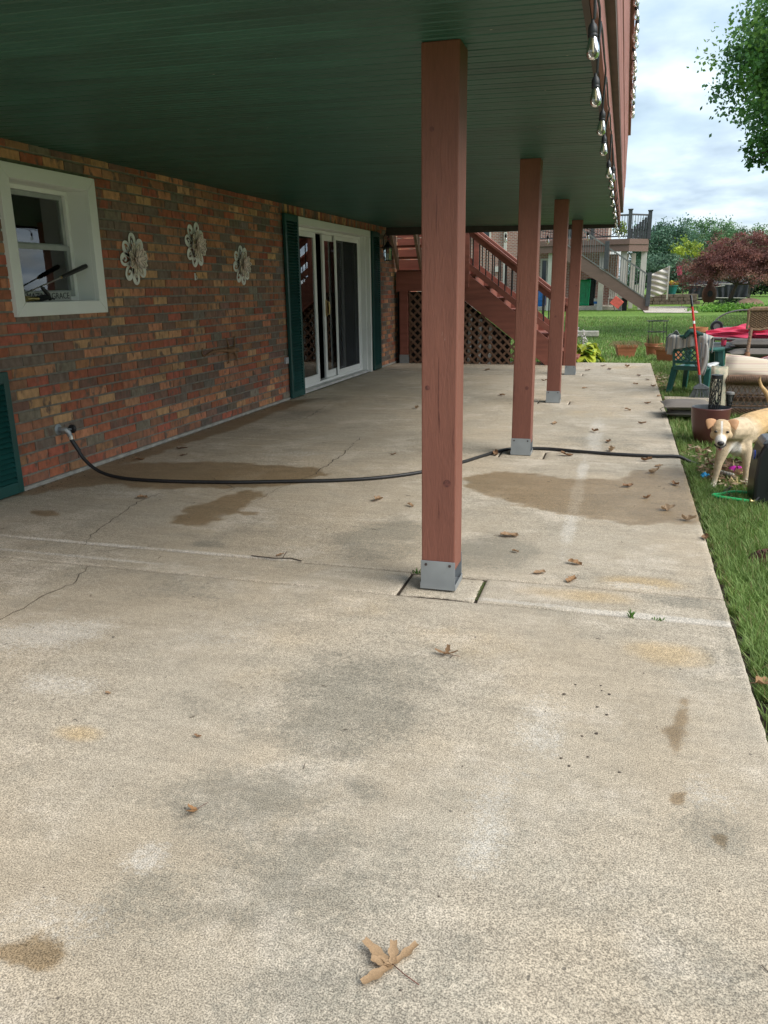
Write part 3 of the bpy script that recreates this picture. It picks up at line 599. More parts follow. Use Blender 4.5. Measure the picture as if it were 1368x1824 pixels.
# posts, with knots
def post_mat():
    m = bpy.data.materials.new('post_wood'); m.use_nodes = True; t = m.node_tree; b = t.nodes['Principled BSDF']; N = t.nodes.new; L = t.links.new
    co = N('ShaderNodeTexCoord'); oi = N('ShaderNodeObjectInfo'); ml = N('ShaderNodeMath'); ml.operation = 'MULTIPLY'; ml.inputs[1].default_value = 23.; L(oi.outputs['Random'], ml.inputs[0])
    mp = N('ShaderNodeMapping'); mp.inputs['Scale'].default_value = (1, 1, .13); L(co.outputs['Object'], mp.inputs[0])
    ad = N('ShaderNodeVectorMath'); ad.operation = 'ADD'; L(mp.outputs[0], ad.inputs[0]); L(ml.outputs[0], ad.inputs[1])
    dn = N('ShaderNodeTexNoise'); dn.inputs['Scale'].default_value = 5; dn.inputs['Detail'].default_value = 2; L(ad.outputs[0], dn.inputs[0])
    wv = N('ShaderNodeTexNoise'); wv.inputs['Scale'].default_value = 95; wv.inputs['Detail'].default_value = 3; wv.inputs['Distortion'].default_value = 1.2; L(ad.outputs[0], wv.inputs[0])
    r = N('ShaderNodeValToRGB'); e = r.color_ramp; e.elements[0].position = .3; e.elements[0].color = (.172, .060, .040, 1); e.elements[1].position = .7; e.elements[1].color = (.245, .092, .062, 1); L(dn.outputs['Fac'], r.inputs[0])
    mr = N('ShaderNodeMapRange'); mr.inputs['From Min'].default_value = .3; mr.inputs['From Max'].default_value = .7; mr.inputs['To Min'].default_value = .89; mr.inputs['To Max'].default_value = 1.08; L(wv.outputs['Fac'], mr.inputs[0])
    v = N('ShaderNodeVectorMath'); v.operation = 'SCALE'; L(r.outputs[0], v.inputs[0]); L(mr.outputs[0], v.inputs['Scale'])
    # worn pale nicks
    n3 = N('ShaderNodeTexNoise'); n3.inputs['Scale'].default_value = 13; n3.inputs['Detail'].default_value = 6; n3.inputs['Roughness'].default_value = .7; m3 = N('ShaderNodeMapping'); m3.inputs['Scale'].default_value = (2, 2, .5); L(co.outputs['Object'], m3.inputs[0]); L(m3.outputs[0], n3.inputs[0])
    r3 = N('ShaderNodeMapRange'); r3.inputs['From Min'].default_value = .685; r3.inputs['From Max'].default_value = .73; L(n3.outputs['Fac'], r3.inputs[0])
    mi = N('ShaderNodeMixRGB'); L(r3.outputs[0], mi.inputs[0]); L(v.outputs[0], mi.inputs[1]); mi.inputs[2].default_value = (.42, .27, .22, 1)
    L(mi.outputs[0], b.inputs['Base Color']); b.inputs['Roughness'].default_value = .6
    bp = N('ShaderNodeBump'); bp.inputs['Distance'].default_value = .0016; L(wv.outputs['Fac'], bp.inputs['Height']); L(bp.outputs[0], b.inputs['Normal'])
    return m
M_POST = post_mat(); M_KNOT = mat('wood_knot', (.13, .042, .032), rough=.6, var=.5, scale=60)
M_MOSS = mat('damp_algae', (.05, .06, .025), rough=.9, var=.5, scale=30)
for k in range(0, 4):
    y0 = 3.0 + 2.79 * k; xc = -.67; zt = ceil_z(xc)
    p = MB().box(xc - .07, xc + .07, y0, y0 + .14, .088, zt).build('post', M_POST, deck, loc=(xc, y0 + .07, 0), bevel=.005,
        label=['', 'nearest red timber post, standing in the middle of the picture', 'second red timber post, where the black hose passes', 'third red timber post', 'fourth red timber post, farthest away'][k + 1] or None)
    br = MB(); t = .003; x0, x1, ya, yb = xc - .072, xc + .072, y0 - .002, y0 + .142
    br.box(x0, x1, ya - t, ya, .004, .128).box(x0, x1, yb, yb + t, .004, .128).box(x0, x1, ya, yb, .004, .012).box(x1, x1 + t, ya - t, yb + t, .004, .030).box(x0 - t, x0, ya - t, yb + t, .004, .030)
    br.build('base_bracket', M_GALV, p, bevel=.001)
    for bx in (xc - .05, xc + .05): MB().tube([(bx, ya - t - .004, .112), (bx, ya - t, .112)], .006, 8).build('bolt', mat('rusty_bolt', (.06, .045, .04), rough=.7), p)
    if k >= 0:
        kn = [[(-.03, 1.76, .009), (.035, .46, .016), (-.045, .84, .010)], [(.03, .5, .013)], [(-.01, .9, .01)], [(.03, 1.2, .01)]][k]
        for dx, z, rr in kn:
            b = MB()
            for s_ in range(3):
                q = rr * (1 - s_ * .28); b.tube([(xc + dx, y0 - .0004 - s_ * .0004, z), (xc + dx, y0 + .001, z)], q, 14)
            b.build('knot', M_KNOT, p)
    r2 = random.Random(30 + k)
    for q in range(5 if k == 0 else 2):
        x = xc + r2.uniform(-.06, .06); z = r2.uniform(.2, 1.8); L_ = r2.uniform(.08, .3); pts = [(x + r2.gauss(0, .0007), y0 - .0006, z + L_ * i / 6) for i in range(7)]
        MB().tube(pts, [.0003, .0007, .0011, .0012, .001, .0007, .0003], 4).build('drying_check', M_KNOT, p)
# ================================================================== STAIRS beyond the patio
stairs = thing('staircase', 'red timber outdoor staircase with black metal balusters and lattice panels below', 'staircase', (-2.3, 12.75, 0))
M_BLACKM = mat('black_metal', (.012, .012, .014), rough=.45)
M_LATH = mat('brown_lath', (.17, .095, .06), rough=.8, var=.3, scale=8)
M_REDD = mat('red_stained_board', (.25, .086, .06), rough=.7, var=.25, scale=2.5, stretch=(.8, 6, 6), bump=.001, bscale=25)
YA, YB = 12.75, 13.65
# stringers: top edge (-2.467,1.468)->(-.80,.13); bottom (-2.46,1.017)->(-1.10,-.03)
for y in (YA, YB - .04):
    MB().prism([(-2.60, y, 1.57), (-2.60, y, 1.12), (-1.10, y, -.03), (-.72, y, -.03), (-.72, y, .10)], (0, .04, 0)).build('stringer', M_REDD, stairs, bevel=.004)
ns_ = 8
for i in range(ns_):
    x = -2.53 + i * .232; z = 1.40 - i * .182
    MB().box(x, x + .27, YA + .04, YB - .04, z - .035, z).build('tread', M_REDD, stairs, bevel=.004)
    MB().box(x, x + .02, YA + .042, YB - .042, z + .002, z + .145).build('riser', M_REDD, stairs)
def slope(x, za): return za - (x + 2.467) * .76
def rail(y, za, w, h, x0, x1, name='handrail'):
    MB().bar((x0, y, slope(x0, za)), (x1, y, slope(x1, za)), w, h, up=(0, 0, 1)).build(name, M_REDD, stairs, bevel=.003)
for y in (YA + .02, YB - .02):
    rail(y, 2.155, .14, .035, -2.75, -.80, 'cap_rail'); rail(y, 2.085, .04, .085, -2.75, -.82, 'handrail'); rail(y, 1.585, .04, .085, -2.6, -.82, 'bottom_rail')
    bal = MB().tube([(0, 0, 0), (0, 0, .45)], .010, 8).mesh('baluster', M_BLACKM, smooth=True)
    for i in range(17):
        x = -2.52 + i * .102; o = link(bpy.data.objects.new('baluster', bal)); o.parent = stairs; o.location = (x + 2.3, y - 12.75, slope(x, 1.61))
    MB().box(-.86, -.77, y - .045, y + .045, -.04, 1.02).build('newel_post', M_REDD, stairs, bevel=.004)
    MB().box(-2.46, -2.37, y - .045, y + .045, 1.2, 2.25).build('newel_post', M_REDD, stairs, bevel=.004)
# landing
MB().box(-3.56, -2.60, YA - .01, YA + .03, 1.15, 1.45).build('landing_fascia', M_REDD, stairs, bevel=.004)
for i in range(7): MB().box(-3.56, -2.60, YA + .032 + i * .13, YA + .155 + i * .13, 1.452, 1.48).build('landing_board', M_REDD, stairs)
MB().box(-3.56, -2.6, 13.6, 13.64, 1.15, 1.45).build('landing_fascia', M_REDD, stairs)
p = MB().box(-3.51, -3.37, YA + .0, YA + .14, .14, 1.149).build('landing_post', M_REDD, stairs, bevel=.004)
MB().box(-3.515, -3.365, YA - .004, YA + .146, 0.003, .139).build('base_bracket', M_GALV, p)
# upper flight climbs from the landing back towards the deck
for x in (-3.56, -3.18):
    MB().prism([(x, YA + .02, 1.48), (x, YA + .02, 1.70), (x, 12.37, 2.30), (x, 12.37, 1.98)], (.045, 0, 0)).build('upper_stringer', mat('weathered_brace', (.24, .17, .12), var=.3, scale=6), stairs, bevel=.003)
for i in range(4):
    MB().box(-3.51, -2.6, 12.40 + i * .11, 12.50 + i * .11, 2.16 - i * .17, 2.19 - i * .17).build('tread', M_REDD, stairs)
for i in range(4): MB().box(-3.598, -2.55, 12.98, 13.0, 1.485 + i * .165, 1.64 + i * .165).build('back_board', M_REDD, stairs)
# lattice
def lattice(poly, y, name='lattice_panel'):
    xs = [p[0] for p in poly]; zs = [p[1] for p in poly]
    par = MB().box(min(xs) - .0, min(xs) + .02, y, y + .012, min(zs), max(zs) - .0).build(name, M_LATH, stairs)
    def clip(p0, d):
        ts = []
        for (x0, z0), (x1, z1) in zip(poly, poly[1:] + poly[:1]):
            ex, ez = x1 - x0, z1 - z0; den = d[0] * ez - d[1] * ex
            if abs(den) < 1e-9: continue
            t = ((x0 - p0[0]) * ez - (z0 - p0[1]) * ex) / den; s_ = ((x0 - p0[0]) * d[1] - (z0 - p0[1]) * d[0]) / den
            if 0 <= s_ <= 1: ts.append(t)
        return (min(ts), max(ts)) if len(ts) >= 2 else None
    for sgn, yy in ((1, y), (-1, y - .009)):
        for k in range(-60, 60):
            c = k * .14; p0 = (min(xs) + c, 0.); d = (.7071, .7071 * sgn); r_ = clip(p0, d)
            if r_ and r_[1] - r_[0] > .05:
                a = (p0[0] + d[0] * r_[0], yy, p0[1] + d[1] * r_[0]); e = (p0[0] + d[0] * r_[1], yy, p0[1] + d[1] * r_[1])
                MB().bar(a, e, .007, .036, up=(-d[1], 0, d[0])).build('lath', M_LATH, par)
lattice([(-3.355, .0), (-3.355, 1.13), (-2.62, 1.13), (-2.46, 1.0), (-1.16, 0.0)], YA + .03)
MB().prism([(-3.598, 12.96, .0), (-1.72, 12.96, .0), (-1.72, 12.96, .40), (-2.6, 12.96, 1.08), (-2.6, 12.96, 1.14), (-3.598, 12.96, 1.14)], (0, .02, 0)).build('under_stair_shade', mat('painted_shade_sheet', (.03, .025, .022), rough=.9), stairs)  # added dark sheet stands in for the shade behind the lattice
for i, (x, h_) in enumerate(((-2.38, .8), (-2.05, .62), (-2.22, .7))): MB().tube([(x, 12.88, -.04), (x + .02, 12.88, h_)], .03, 8).build('drain_pipe', M_VINYL, stairs, smooth=True)
MB().box(-3.36, -1.1, YA + .045, YA + .06, -.03, .0).build('ground_rail', M_LATH, stairs)
# ================================================================== THINGS ON AND BY THE WALL
M_WPETAL = mat('painted_white_metal', (.72, .72, .68), rough=.6, var=.14, scale=20)
M_CPETAL = mat('cream_metal', (.72, .64, .54), rough=.6, var=.16, scale=25)
M_PPETAL = mat('pale_pink_metal', (.70, .58, .52), rough=.6, var=.14, scale=25)
def ribbon(b, pts, w, x, th=.0025):
    """flat strip following 2-D points (y, z) in the wall plane, w may vary"""
    n = len(pts); vs = []
    for i, (y, z) in enumerate(pts):
        p = pts[max(i - 1, 0)]; q = pts[min(i + 1, n - 1)]; dy_, dz_ = q[0] - p[0], q[1] - p[1]; L_ = math.hypot(dy_, dz_) or 1; ww = (w[i] if isinstance(w, list) else w) / 2
        ny, nz = -dz_ / L_ * ww, dy_ / L_ * ww
        vs += [(x, y - ny, z - nz), (x, y + ny, z + nz), (x + th, y - ny, z - nz), (x + th, y + ny, z + nz)]
    fs = []
    for i in range(n - 1):
        a = 4 * i; c = a + 4; fs += [(a + 2, a + 3, c + 3, c + 2), (a, c, c + 1, a + 1), (a, a + 2, c + 2, c), (a + 1, c + 1, c + 3, a + 3)]
    b.add(vs, fs)
def flower(Y, Z, label, seed):
    t = thing('wall_flower', label, 'wall ornament', (-3.598, Y, Z), 'metal flowers hung on the brick wall'); r = random.Random(seed)
    a0 = r.uniform(0, .6)
    for k in range(8):                                # outer petals: a loop with a curl inside
        a = a0 + k * math.pi / 4 + r.uniform(-.06, .06); L_ = .178 + r.uniform(-.008, .008); ca, sa = math.cos(a), math.sin(a); sg = 1 if k % 2 else -1
        def W(u, v): return (Y + (u * ca - v * sa) * .93, Z + u * sa + v * ca)
        loop = [W(.045 + (L_ - .045) * (.5 - .5 * math.cos(th)) , sg * .043 * math.sin(th) * (.55 + .6 * (.5 - .5 * math.cos(th)))) for th in [i * 2 * math.pi / 22 for i in range(23)]]
        curl = [W(L_ - .052 + (.034 - .0052 * th) * math.cos(th), sg * (.034 - .0052 * th) * math.sin(th) * .85) for th in [i * .55 for i in range(11)]]
        b = MB(); ribbon(b, loop, .022, -3.594); ribbon(b, curl, .015, -3.593); b.build('outer_petal', M_WPETAL, t)
    def petal(a, L_, w, x0, lift, m, name):
        ca, sa = math.cos(a), math.sin(a); b = MB(); V = []
        for i in range(9):
            u = i / 8; ww = w * math.sin(math.pi * min(1, .08 + u * .92)) ** .6 * (.55 + .45 * u)
            for s_ in (-1, -.5, 0, .5, 1):
                v = s_ * ww; cup = abs(s_) * .008 + lift * u * u
                V.append((x0 + cup, Y + (u * L_ * ca - v * sa) * .93, Z + u * L_ * sa + v * ca))
        b.add(V, [(i * 5 + j, i * 5 + j + 1, (i + 1) * 5 + j + 1, (i + 1) * 5 + j) for i in range(8) for j in range(4)])
        o = b.build(name, m, t, smooth=True); md = o.modifiers.new('sheet', 'SOLIDIFY'); md.thickness = .0022
        e = MB(); pts = [(.15 + .7 * (.5 - .5 * math.cos(th)), .55 * math.sin(th)) for th in [j * 2 * math.pi / 14 for j in range(15)]]
        e.tube([(x0 + .006 + lift * u * u + .002, Y + (u * L_ * ca - v * w * .9 * sa) * .93, Z + u * L_ * sa + v * w * .9 * ca) for u, v in pts], .0016, 4)
        e.build('petal_groove', M_GROOVE, o)
    for k in range(8): petal(a0 + .35 + k * math.pi / 4, .132, .040, -3.585, .025, M_CPETAL, 'middle_petal')
    for k in range(6): petal(a0 + k * math.pi / 3, .086, .032, -3.565, .035, M_PPETAL, 'inner_petal')
    b = MB().lathe([(.0, 0), (.016, .0), (.018, .008), (.010, .016), (.001, .018)], 12); b.v = [(-3.555 + z, Y + x, Z + y) for x, y, z in b.v]; b.build('centre', M_PPETAL, t, smooth=True)
M_GROOVE = mat('petal_shadow_paint', (.13, .10, .07), rough=.8)
flower(5.475, 1.45, 'white and cream metal flower on the brick wall nearest the window', 1)
flower(6.42, 1.592, 'highest of the three metal flowers on the brick wall, in the middle', 2)
flower(7.29, 1.446, 'metal flower on the brick wall nearest the sliding door shutter', 3)
t = thing('wall_hook', 'small white hook on the brick wall below the middle metal flower', 'hook', (-3.6, 6.38, 1.33))
MB().box(-3.600, -3.594, 6.370, 6.388, 1.30, 1.36).build('plate', M_WPETAL, t, bevel=.002)
MB().tube([(-3.594, 6.379, 1.345), (-3.580, 6.379, 1.33), (-3.580, 6.379, 1.312), (-3.590, 6.379, 1.305)], .003, 6).build('hook', M_WPETAL, t)
# rusty lizard ornament
M_RUST = mat('rusty_metal', (.23, .125, .065), rough=.85, var=.4, scale=30)
t = thing('lizard_ornament', 'rusty brown metal lizard ornament on the lower brick wall', 'wall ornament', (-3.6, 6.9, .68))
MB().tube([(-3.592, 6.40, .72), (-3.592, 6.385, .67), (-3.592, 6.43, .645), (-3.592, 6.53, .665), (-3.590, 6.66, .675), (-3.588, 6.80, .67), (-3.585, 6.88, .66)], [.004, .006, .008, .010, .013, .018, .02], 8).build('tail', M_RUST, t, smooth=True)
MB().tube([(-3.588, 6.86, .655), (-3.58, 6.90, .66), (-3.578, 6.97, .665), (-3.582, 7.02, .66), (-3.582, 7.06, .655), (-3.585, 7.10, .65)], [.018, .028, .03, .016, .022, .008], 10).build('body', M_RUST, t, smooth=True)
for y, z, dy_, dz_ in ((6.90, .68, -.03, .08), (7.0, .68, .03, .085), (6.90, .64, -.02, -.08), (7.0, .635, .05, -.07)):
    b = MB().tube([(-3.588, y, z), (-3.584, y + dy_ * .6, z + dz_ * .5), (-3.59, y + dy_, z + dz_)], [.010, .008, .005], 6)
    for q in (-1, 0, 1): b.tube([(-3.59, y + dy_, z + dz_), (-3.592, y + dy_ + q * .022 + dy_ * .2, z + dz_ * 1.25)], .003, 5)
    b.build('leg', M_RUST, t)
t = thing('junction_box', 'small pale grey electrical box low on the brick wall beside the left door shutter', 'box', (-3.6, 8.25, .44))
MB().box(-3.602, -3.575, 8.215, 8.285, .41, .48).build('cover', mat('grey_box', (.42, .43, .45), rough=.5), t, bevel=.004)
MB().box(-3.575, -3.571, 8.235, 8.265, .425, .465).build('flap', MATS['grey_box'], t, bevel=.002)
# lantern
t = thing('wall_lantern', 'black wall lantern with clear panes hanging from a scrolled bracket right of the sliding door', 'lantern', (-3.6, 12.0, 1.75))
ly, lx = 11.86, -3.44
MB().lathe([(.0, 0), (.05, 0), (.05, .012), (.02, .022), (0, .022)], 14).build('x', M_BLACKM) if False else None
b = MB(); b.lathe([(.045, 0), (.045, .01), (.02, .022), (.001, .022)], 14); b.v = [(-3.6 + z, ly + x, 1.80 + y * 1.6) for x, y, z in b.v]; b.build('back_plate', M_BLACKM, t, smooth=True)
MB().tube([(-3.58, ly, 1.80), (-3.53, ly, 1.78), (-3.50, ly, 1.84), (-3.505, ly, 1.93), (-3.47, ly, 1.985), (-3.43, ly, 1.975), (-3.425, ly, 1.93), (-3.45, ly, 1.915)], .007, 8).build('scroll_arm', M_BLACKM, t, smooth=True)
MB().tube([(lx, ly, 1.93), (lx, ly, 1.86)], .004, 6).build('hanger', M_BLACKM, t)
b = MB().lathe([(.008, 1.875), (.02, 1.865), (.03, 1.84), (.075, 1.795), (.085, 1.79), (.085, 1.782), (0.001, 1.782)], 6, c=(lx, ly, 0)); b.build('roof', M_BLACKM, t)
f = MB()
for k in range(6):
    a = k * math.pi / 3; a2 = a + math.pi / 3; p = lambda q, r_, z: (lx + r_ * math.cos(q), ly + r_ * math.sin(q), z)
    f.tube([p(a, .068, 1.782), p(a, .058, 1.60)], .0045, 5).tube([p(a, .068, 1.778), p(a2, .068, 1.778)], .004, 5).tube([p(a, .058, 1.60), p(a2, .058, 1.60)], .006, 5)
fr = f.build('cage', M_BLACKM, t)
for k in range(6):
    a = k * math.pi / 3; a2 = a + math.pi / 3; p = lambda q, r_, z: (lx + r_ * math.cos(q), ly + r_ * math.sin(q), z)
    MB().add([p(a, .057, 1.60), p(a2, .057, 1.60), p(a2, .067, 1.776), p(a, .067, 1.776)], [(0, 1, 2, 3)]).build('pane', M_GLASS, fr)
MB().tube([(lx, ly, 1.605), (lx, ly, 1.70)], .014, 10).build('candle', M_VINYL, t)
# ---- window sill things
t = thing('amazing_grace_sign', 'narrow pale board lettered AMAZING GRACE standing on the window sill', 'sign', (-3.73, 4.6, 1.163))
MB().box(-3.738, -3.726, 4.36, 4.86, 1.163, 1.222).build('board', mat('sign_board', (.5, .5, .47), var=.1), t, bevel=.002)
cu = bpy.data.curves.new('lettering', 'FONT'); cu.body = 'AMAZING GRACE'; cu.size = .058; cu.extrude = .0006; cu.align_x = 'CENTER'; cu.align_y = 'CENTER'
tmp = bpy.data.objects.new('tmp', cu); COL.objects.link(tmp); dg = bpy.context.evaluated_depsgraph_get(); me = bpy.data.meshes.new_from_object(tmp.evaluated_get(dg)); bpy.data.objects.remove(tmp)
me.materials.clear(); me.materials.append(mat('black_ink', (.03, .03, .03)))
o = link(bpy.data.objects.new('lettering', me)); o.parent = t; o.location = (.0055, .01, .0295); o.rotation_euler = (R(90), 0, R(90)); o.scale = (1, 1, 1)
t = thing('spray_lance', 'pressure washer lance with black grip leaning across the window opening', 'lance', (-3.66, 4.35, 1.19))
MB().tube([(-3.70, 4.28, 1.19), (-3.66, 4.70, 1.315)], .0045, 8).build('tube', mat('steel', (.55, .55, .55), rough=.3, metal=1), t, smooth=True)
MB().tube([(-3.66, 4.70, 1.315), (-3.657, 4.73, 1.325), (-3.64, 4.92, 1.385), (-3.637, 4.945, 1.392)], [.010, .014, .017, .015], 10).build('grip', M_BLACKM, t, smooth=True)
MB().tube([(-3.662, 4.69, 1.312), (-3.659, 4.72, 1.322)], .009, 8).build('collar', M_BRASS, t, smooth=True)
t = thing('brass_hose_nozzle', 'small brass hose nozzle lying on the window sill in the left corner', 'nozzle', (-3.65, 4.36, 1.161))
MB().tube([(-3.66, 4.33, 1.180), (-3.66, 4.35, 1.180), (-3.65, 4.39, 1.180), (-3.645, 4.41, 1.180)], [.017, .018, .011, .013], 12).build('body', M_BRASS, t, smooth=True)
MB().tube([(-3.645, 4.41, 1.18), (-3.643, 4.425, 1.18)], .010, 10).build('tip', M_BRASS, t, smooth=True)
t = thing('spray_gun', 'black spray gun handle lying on the window sill in front of the lettered board', 'spray gun', (-3.67, 4.5, 1.161))
MB().tube([(-3.68, 4.44, 1.178), (-3.675, 4.50, 1.182), (-3.67, 4.56, 1.19)], [.016, .02, .016], 8).build('body', M_BLACKM, t, smooth=True)
MB().tube([(-3.67, 4.57, 1.172), (-3.665, 4.55, 1.205), (-3.67, 4.51, 1.245), (-3.67, 4.50, 1.255)], [.012, .014, .012, .007], 8).build('handle', M_BLACKM, t, smooth=True)
MB().tube([(-3.67, 4.555, 1.185), (-3.66, 4.60, 1.175)], .006, 6).build('trigger', M_BLACKM, t)
# ---- tap and hose
M_HOSE = mat('black_rubber', (.014, .014, .015), rough=.5, var=.3, scale=30, stretch=(1, 1, 1), bump=.0015, bscale=140)
t = thing('hose_tap', 'grey metal outdoor tap with round black handle low on the brick wall', 'tap', (-3.6, 4.4, .318))
b = MB().lathe([(.0, 0), (.035, 0), (.037, .004), (.018, .010), (.017, .045), (.0, .045)], 14); b.v = [(-3.603 + z, 4.40 + x, .330 + y) for x, y, z in b.v]; b.build('flange', M_GALV, t, smooth=True)
MB().tube([(-3.57, 4.40, .330), (-3.545, 4.405, .328), (-3.53, 4.41, .31), (-3.525, 4.415, .285)], [.019, .022, .018, .015], 10).build('body', M_GALV, t, smooth=True)
b = MB().lathe([(.0, 0), (.012, 0), (.028, .004), (.031, .012), (.028, .020), (.01, .022), (0.001, .022)], 12); b.v = [(-3.545 + x * .9 + z * .3, 4.455 + z, .325 + y) for x, y, z in b.v]; b.build('handle', M_BLACKM, t, smooth=True)
MB().tube([(-3.55, 4.41, .327), (-3.543, 4.46, .325)], .007, 8).build('stem', M_GALV, t)
t = thing('garden_hose', 'long black rubber hose running from the wall tap across the patio past the second post', 'hose', (-3.0, 4.4, 0))
def spline(pts, k=7):
    P = [Vector(p) for p in pts]; out = []
    for i in range(len(P) - 1):
        a, b_, c, d = P[max(i - 1, 0)], P[i], P[i + 1], P[min(i + 2, len(P) - 1)]
        for j in range(k):
            u = j / k; out.append(.5 * ((2 * b_) + (c - a) * u + (2 * a - 5 * b_ + 4 * c - d) * u * u + (3 * b_ - a - 3 * c + d) * u ** 3))
    return out + [P[-1]]
hp = [(-3.522, 4.42, .262), (-3.50, 4.425, .22), (-3.44, 4.43, .12), (-3.33, 4.43, .045), (-3.15, 4.42, .014), (-2.85, 4.41, .013), (-2.4, 4.48, .013), (-2.05, 4.585, .013), (-1.75, 4.68, .013), (-1.48, 4.82, .013), (-1.24, 5.05, .013), (-1.05, 5.38, .013),
      (-.92, 5.68, .013), (-.80, 5.92, .013), (-.66, 6.00, .013), (-.48, 6.02, .013), (-.25, 5.97, .013), (.02, 5.93, .013), (.28, 5.92, .013), (.44, 5.94, .013), (.52, 5.95, -.02), (.62, 5.98, -.05), (.8, 6.1, -.055)]
MB().tube(spline(hp), .0118, 10).build('hose', M_HOSE, t, smooth=True)
MB().tube([(-3.526, 4.418, .290), (-3.523, 4.42, .262)], .0165, 8).build('coupling', mat('chrome', (.7, .7, .7), rough=.25, metal=1), t)
MB().tube([(-3.523, 4.42, .262), (-3.49, 4.428, .20), (-3.478, 4.43, .18)], .0145, 10).build('sleeve', M_BLACKM, t, smooth=True)
# ---- festoon lights under the deck edge
M_BULB = glassmat('bulb_glass', tintc=(.93, .94, .90), refl=.12); M_SOCK = mat('socket_rubber', (.018, .02, .024), rough=.5); M_FIL = mat('amber_filament', (.62, .50, .30), rough=.4)
def bulb_meshes():
    s_ = MB().lathe([(.0, .135), (.006, .135), (.008, .122), (.016, .112), (.0205, .10), (.0215, .078), (.0195, .074), (.0215, .070), (.0215, .062), (.0185, .058), (.0, .058)], 14).mesh('socket', M_SOCK, smooth=True)
    b_ = MB().lathe([(.0175, .060), (.021, .045), (.028, .022), (.031, .002), (.030, -.012), (.022, -.025), (.010, -.031), (.0005, -.032)], 14, cap=False).mesh('bulb', M_BULB, smooth=True, angle=180)
    f_ = MB().tube([(0, 0, .058), (0, 0, .0)], [.0045, .003], 6).tube([(.004, 0, .03), (.004, 0, -.004)], .0018, 4).mesh('filament', M_FIL, smooth=True)
    return s_, b_, f_
SM, BM_, FM = bulb_meshes()
def hangbulb(parent, p, rx=0, ry=0, sc=1.):
    s_ = link(bpy.data.objects.new('socket', SM)); s_.parent = parent; s_.location = Vector(p) - ORG[parent]; s_.rotation_euler = (rx, ry, 0); s_.scale = (sc, sc, sc)
    for nm, me in (('bulb', BM_), ('filament', FM)):
        o = link(bpy.data.objects.new(nm, me)); o.parent = s_
t = thing('string_lights', 'string of clear pear-shaped bulbs in black sockets hanging under the near edge of the deck', 'string lights', (-.1, 2.6, 2.0)); r = random.Random(4)
BP = [(-.124, 2.41, 1.892), (-.128, 2.81, 1.853), (-.133, 3.52, 1.884), (-.143, 4.22, 1.907), (-.129, 4.83, 1.876), (-.12, 5.28, 1.903), (-.144, 6.1, 1.95), (-.15, 6.8, 1.96), (-.155, 7.6, 1.965), (-.15, 8.3, 1.96), (-.155, 9.0, 1.965), (-.15, 9.7, 1.955), (-.16, 10.4, 1.96), (-.155, 11.1, 1.96), (-.15, 11.8, 1.95), (-.13, 12.2, 1.93)]
cpts = []
for i, (x, y, zt) in enumerate(BP):
    hangbulb(t, (x, y, zt - .079), r.uniform(-.1, .1), r.uniform(-.08, .05), .585)
    cpts += [(-.127, y - .22, 2.0 + r.uniform(-.02, .01)), (-.128, y - .03, 2.0), (x, y, zt), (-.127, y + .03, 2.0)]
MB().tube(spline([(-.127, 1.87, 2.0)] + cpts + [(-.128, 12.33, 2.0)], 3), .0038, 6).build('cable', M_SOCK, t, smooth=True)
t = thing('rail_string_lights', 'second string of small bulbs draped along the outside of the upper deck rail', 'string lights', (-.05, 6, 3.2)); cp = []
for i in range(31):
    y = 4.2 + i * .215; x = -.052 + .006 * math.sin(i * 2.1); z = 3.09 + .03 * math.sin(i * 1.3)
    hangbulb(t, (x, y, z), 0, .1 * math.sin(i), .7); cp += [(x, y, z + .105), (x - .01, y + .11, z + .04)]
MB().tube(cp, .0035, 5).build('cable', M_SOCK, t)
t = thing('hanging_string_lights', 'dangling loop of string lights behind the far deck posts in front of the staircase', 'string lights', (-.7, 12.5, 2.0))
MB().tube(spline([(-1.95, 12.45, 2.04), (-1.78, 12.45, 1.99), (-1.45, 12.45, 2.02), (-1.1, 12.45, 1.96), (-.9, 12.45, 2.0), (-.68, 12.42, 2.01), (-.55, 12.42, 1.97), (-.43, 12.42, 1.905), (-.33, 12.42, 1.88), (-.23, 12.42, 1.90), (-.15, 12.41, 1.97), (-.11, 12.4, 2.01)], 5), .005, 6).build('cable', M_SOCK, t, smooth=True)
for x, z in ((-1.77, 1.86), (-1.15, 1.82), (-1.01, 1.86), (-.575, 1.855)): hangbulb(t, (x, 12.45, z), 0, 0, .8)
# ---- oak leaves on the concrete
M_LEAF = mat('dry_leaf', (.27, .165, .085), rough=.75, tint=True, var=.25, scale=30, trans=.15)
def leafmesh(seed, tint, curl=.25):
    r = random.Random(seed); n = 14; V = []; lob = r.uniform(2.6, 3.4); ph = r.uniform(-.4, .2)
    for i in range(n + 1):
        u = i / n; w = .32 * math.sin(math.pi * min(1, u * .93 + .04)) ** .7 * (.38 + .62 * abs(math.sin(math.pi * lob * u + ph)) ** .8)
        for s_ in (-1, -.5, 0, .5, 1):
            v = s_ * w * (1 + r.uniform(-.12, .12)); sw = abs(s_) * .10 * math.sin(math.pi * lob * u)
            V.append((u - .5 + sw, v, curl * (abs(s_) ** 1.5) * .25 + curl * .5 * (u - .5) ** 2 + r.uniform(0, .025) + curl * .10 * math.sin(5 * u + seed) + curl * .08 * s_ * math.sin(9 * u + seed)))
    b = MB(); b.tint = tint; b.add(V, [(i * 5 + j, i * 5 + j + 1, (i + 1) * 5 + j + 1, (i + 1) * 5 + j) for i in range(n) for j in range(4)])
    b.tint = (.17, .07, .04); b.tube([(-.5, 0, .03), (-.68, .03, .02), (-.86, .01, .01)], [.012, .009, .012], 5)
    m = b.mesh('leaf', M_LEAF, smooth=True, angle=180); zmin = min(v.co.z for v in m.vertices)
    for v in m.vertices: v.co.z -= zmin
    return m
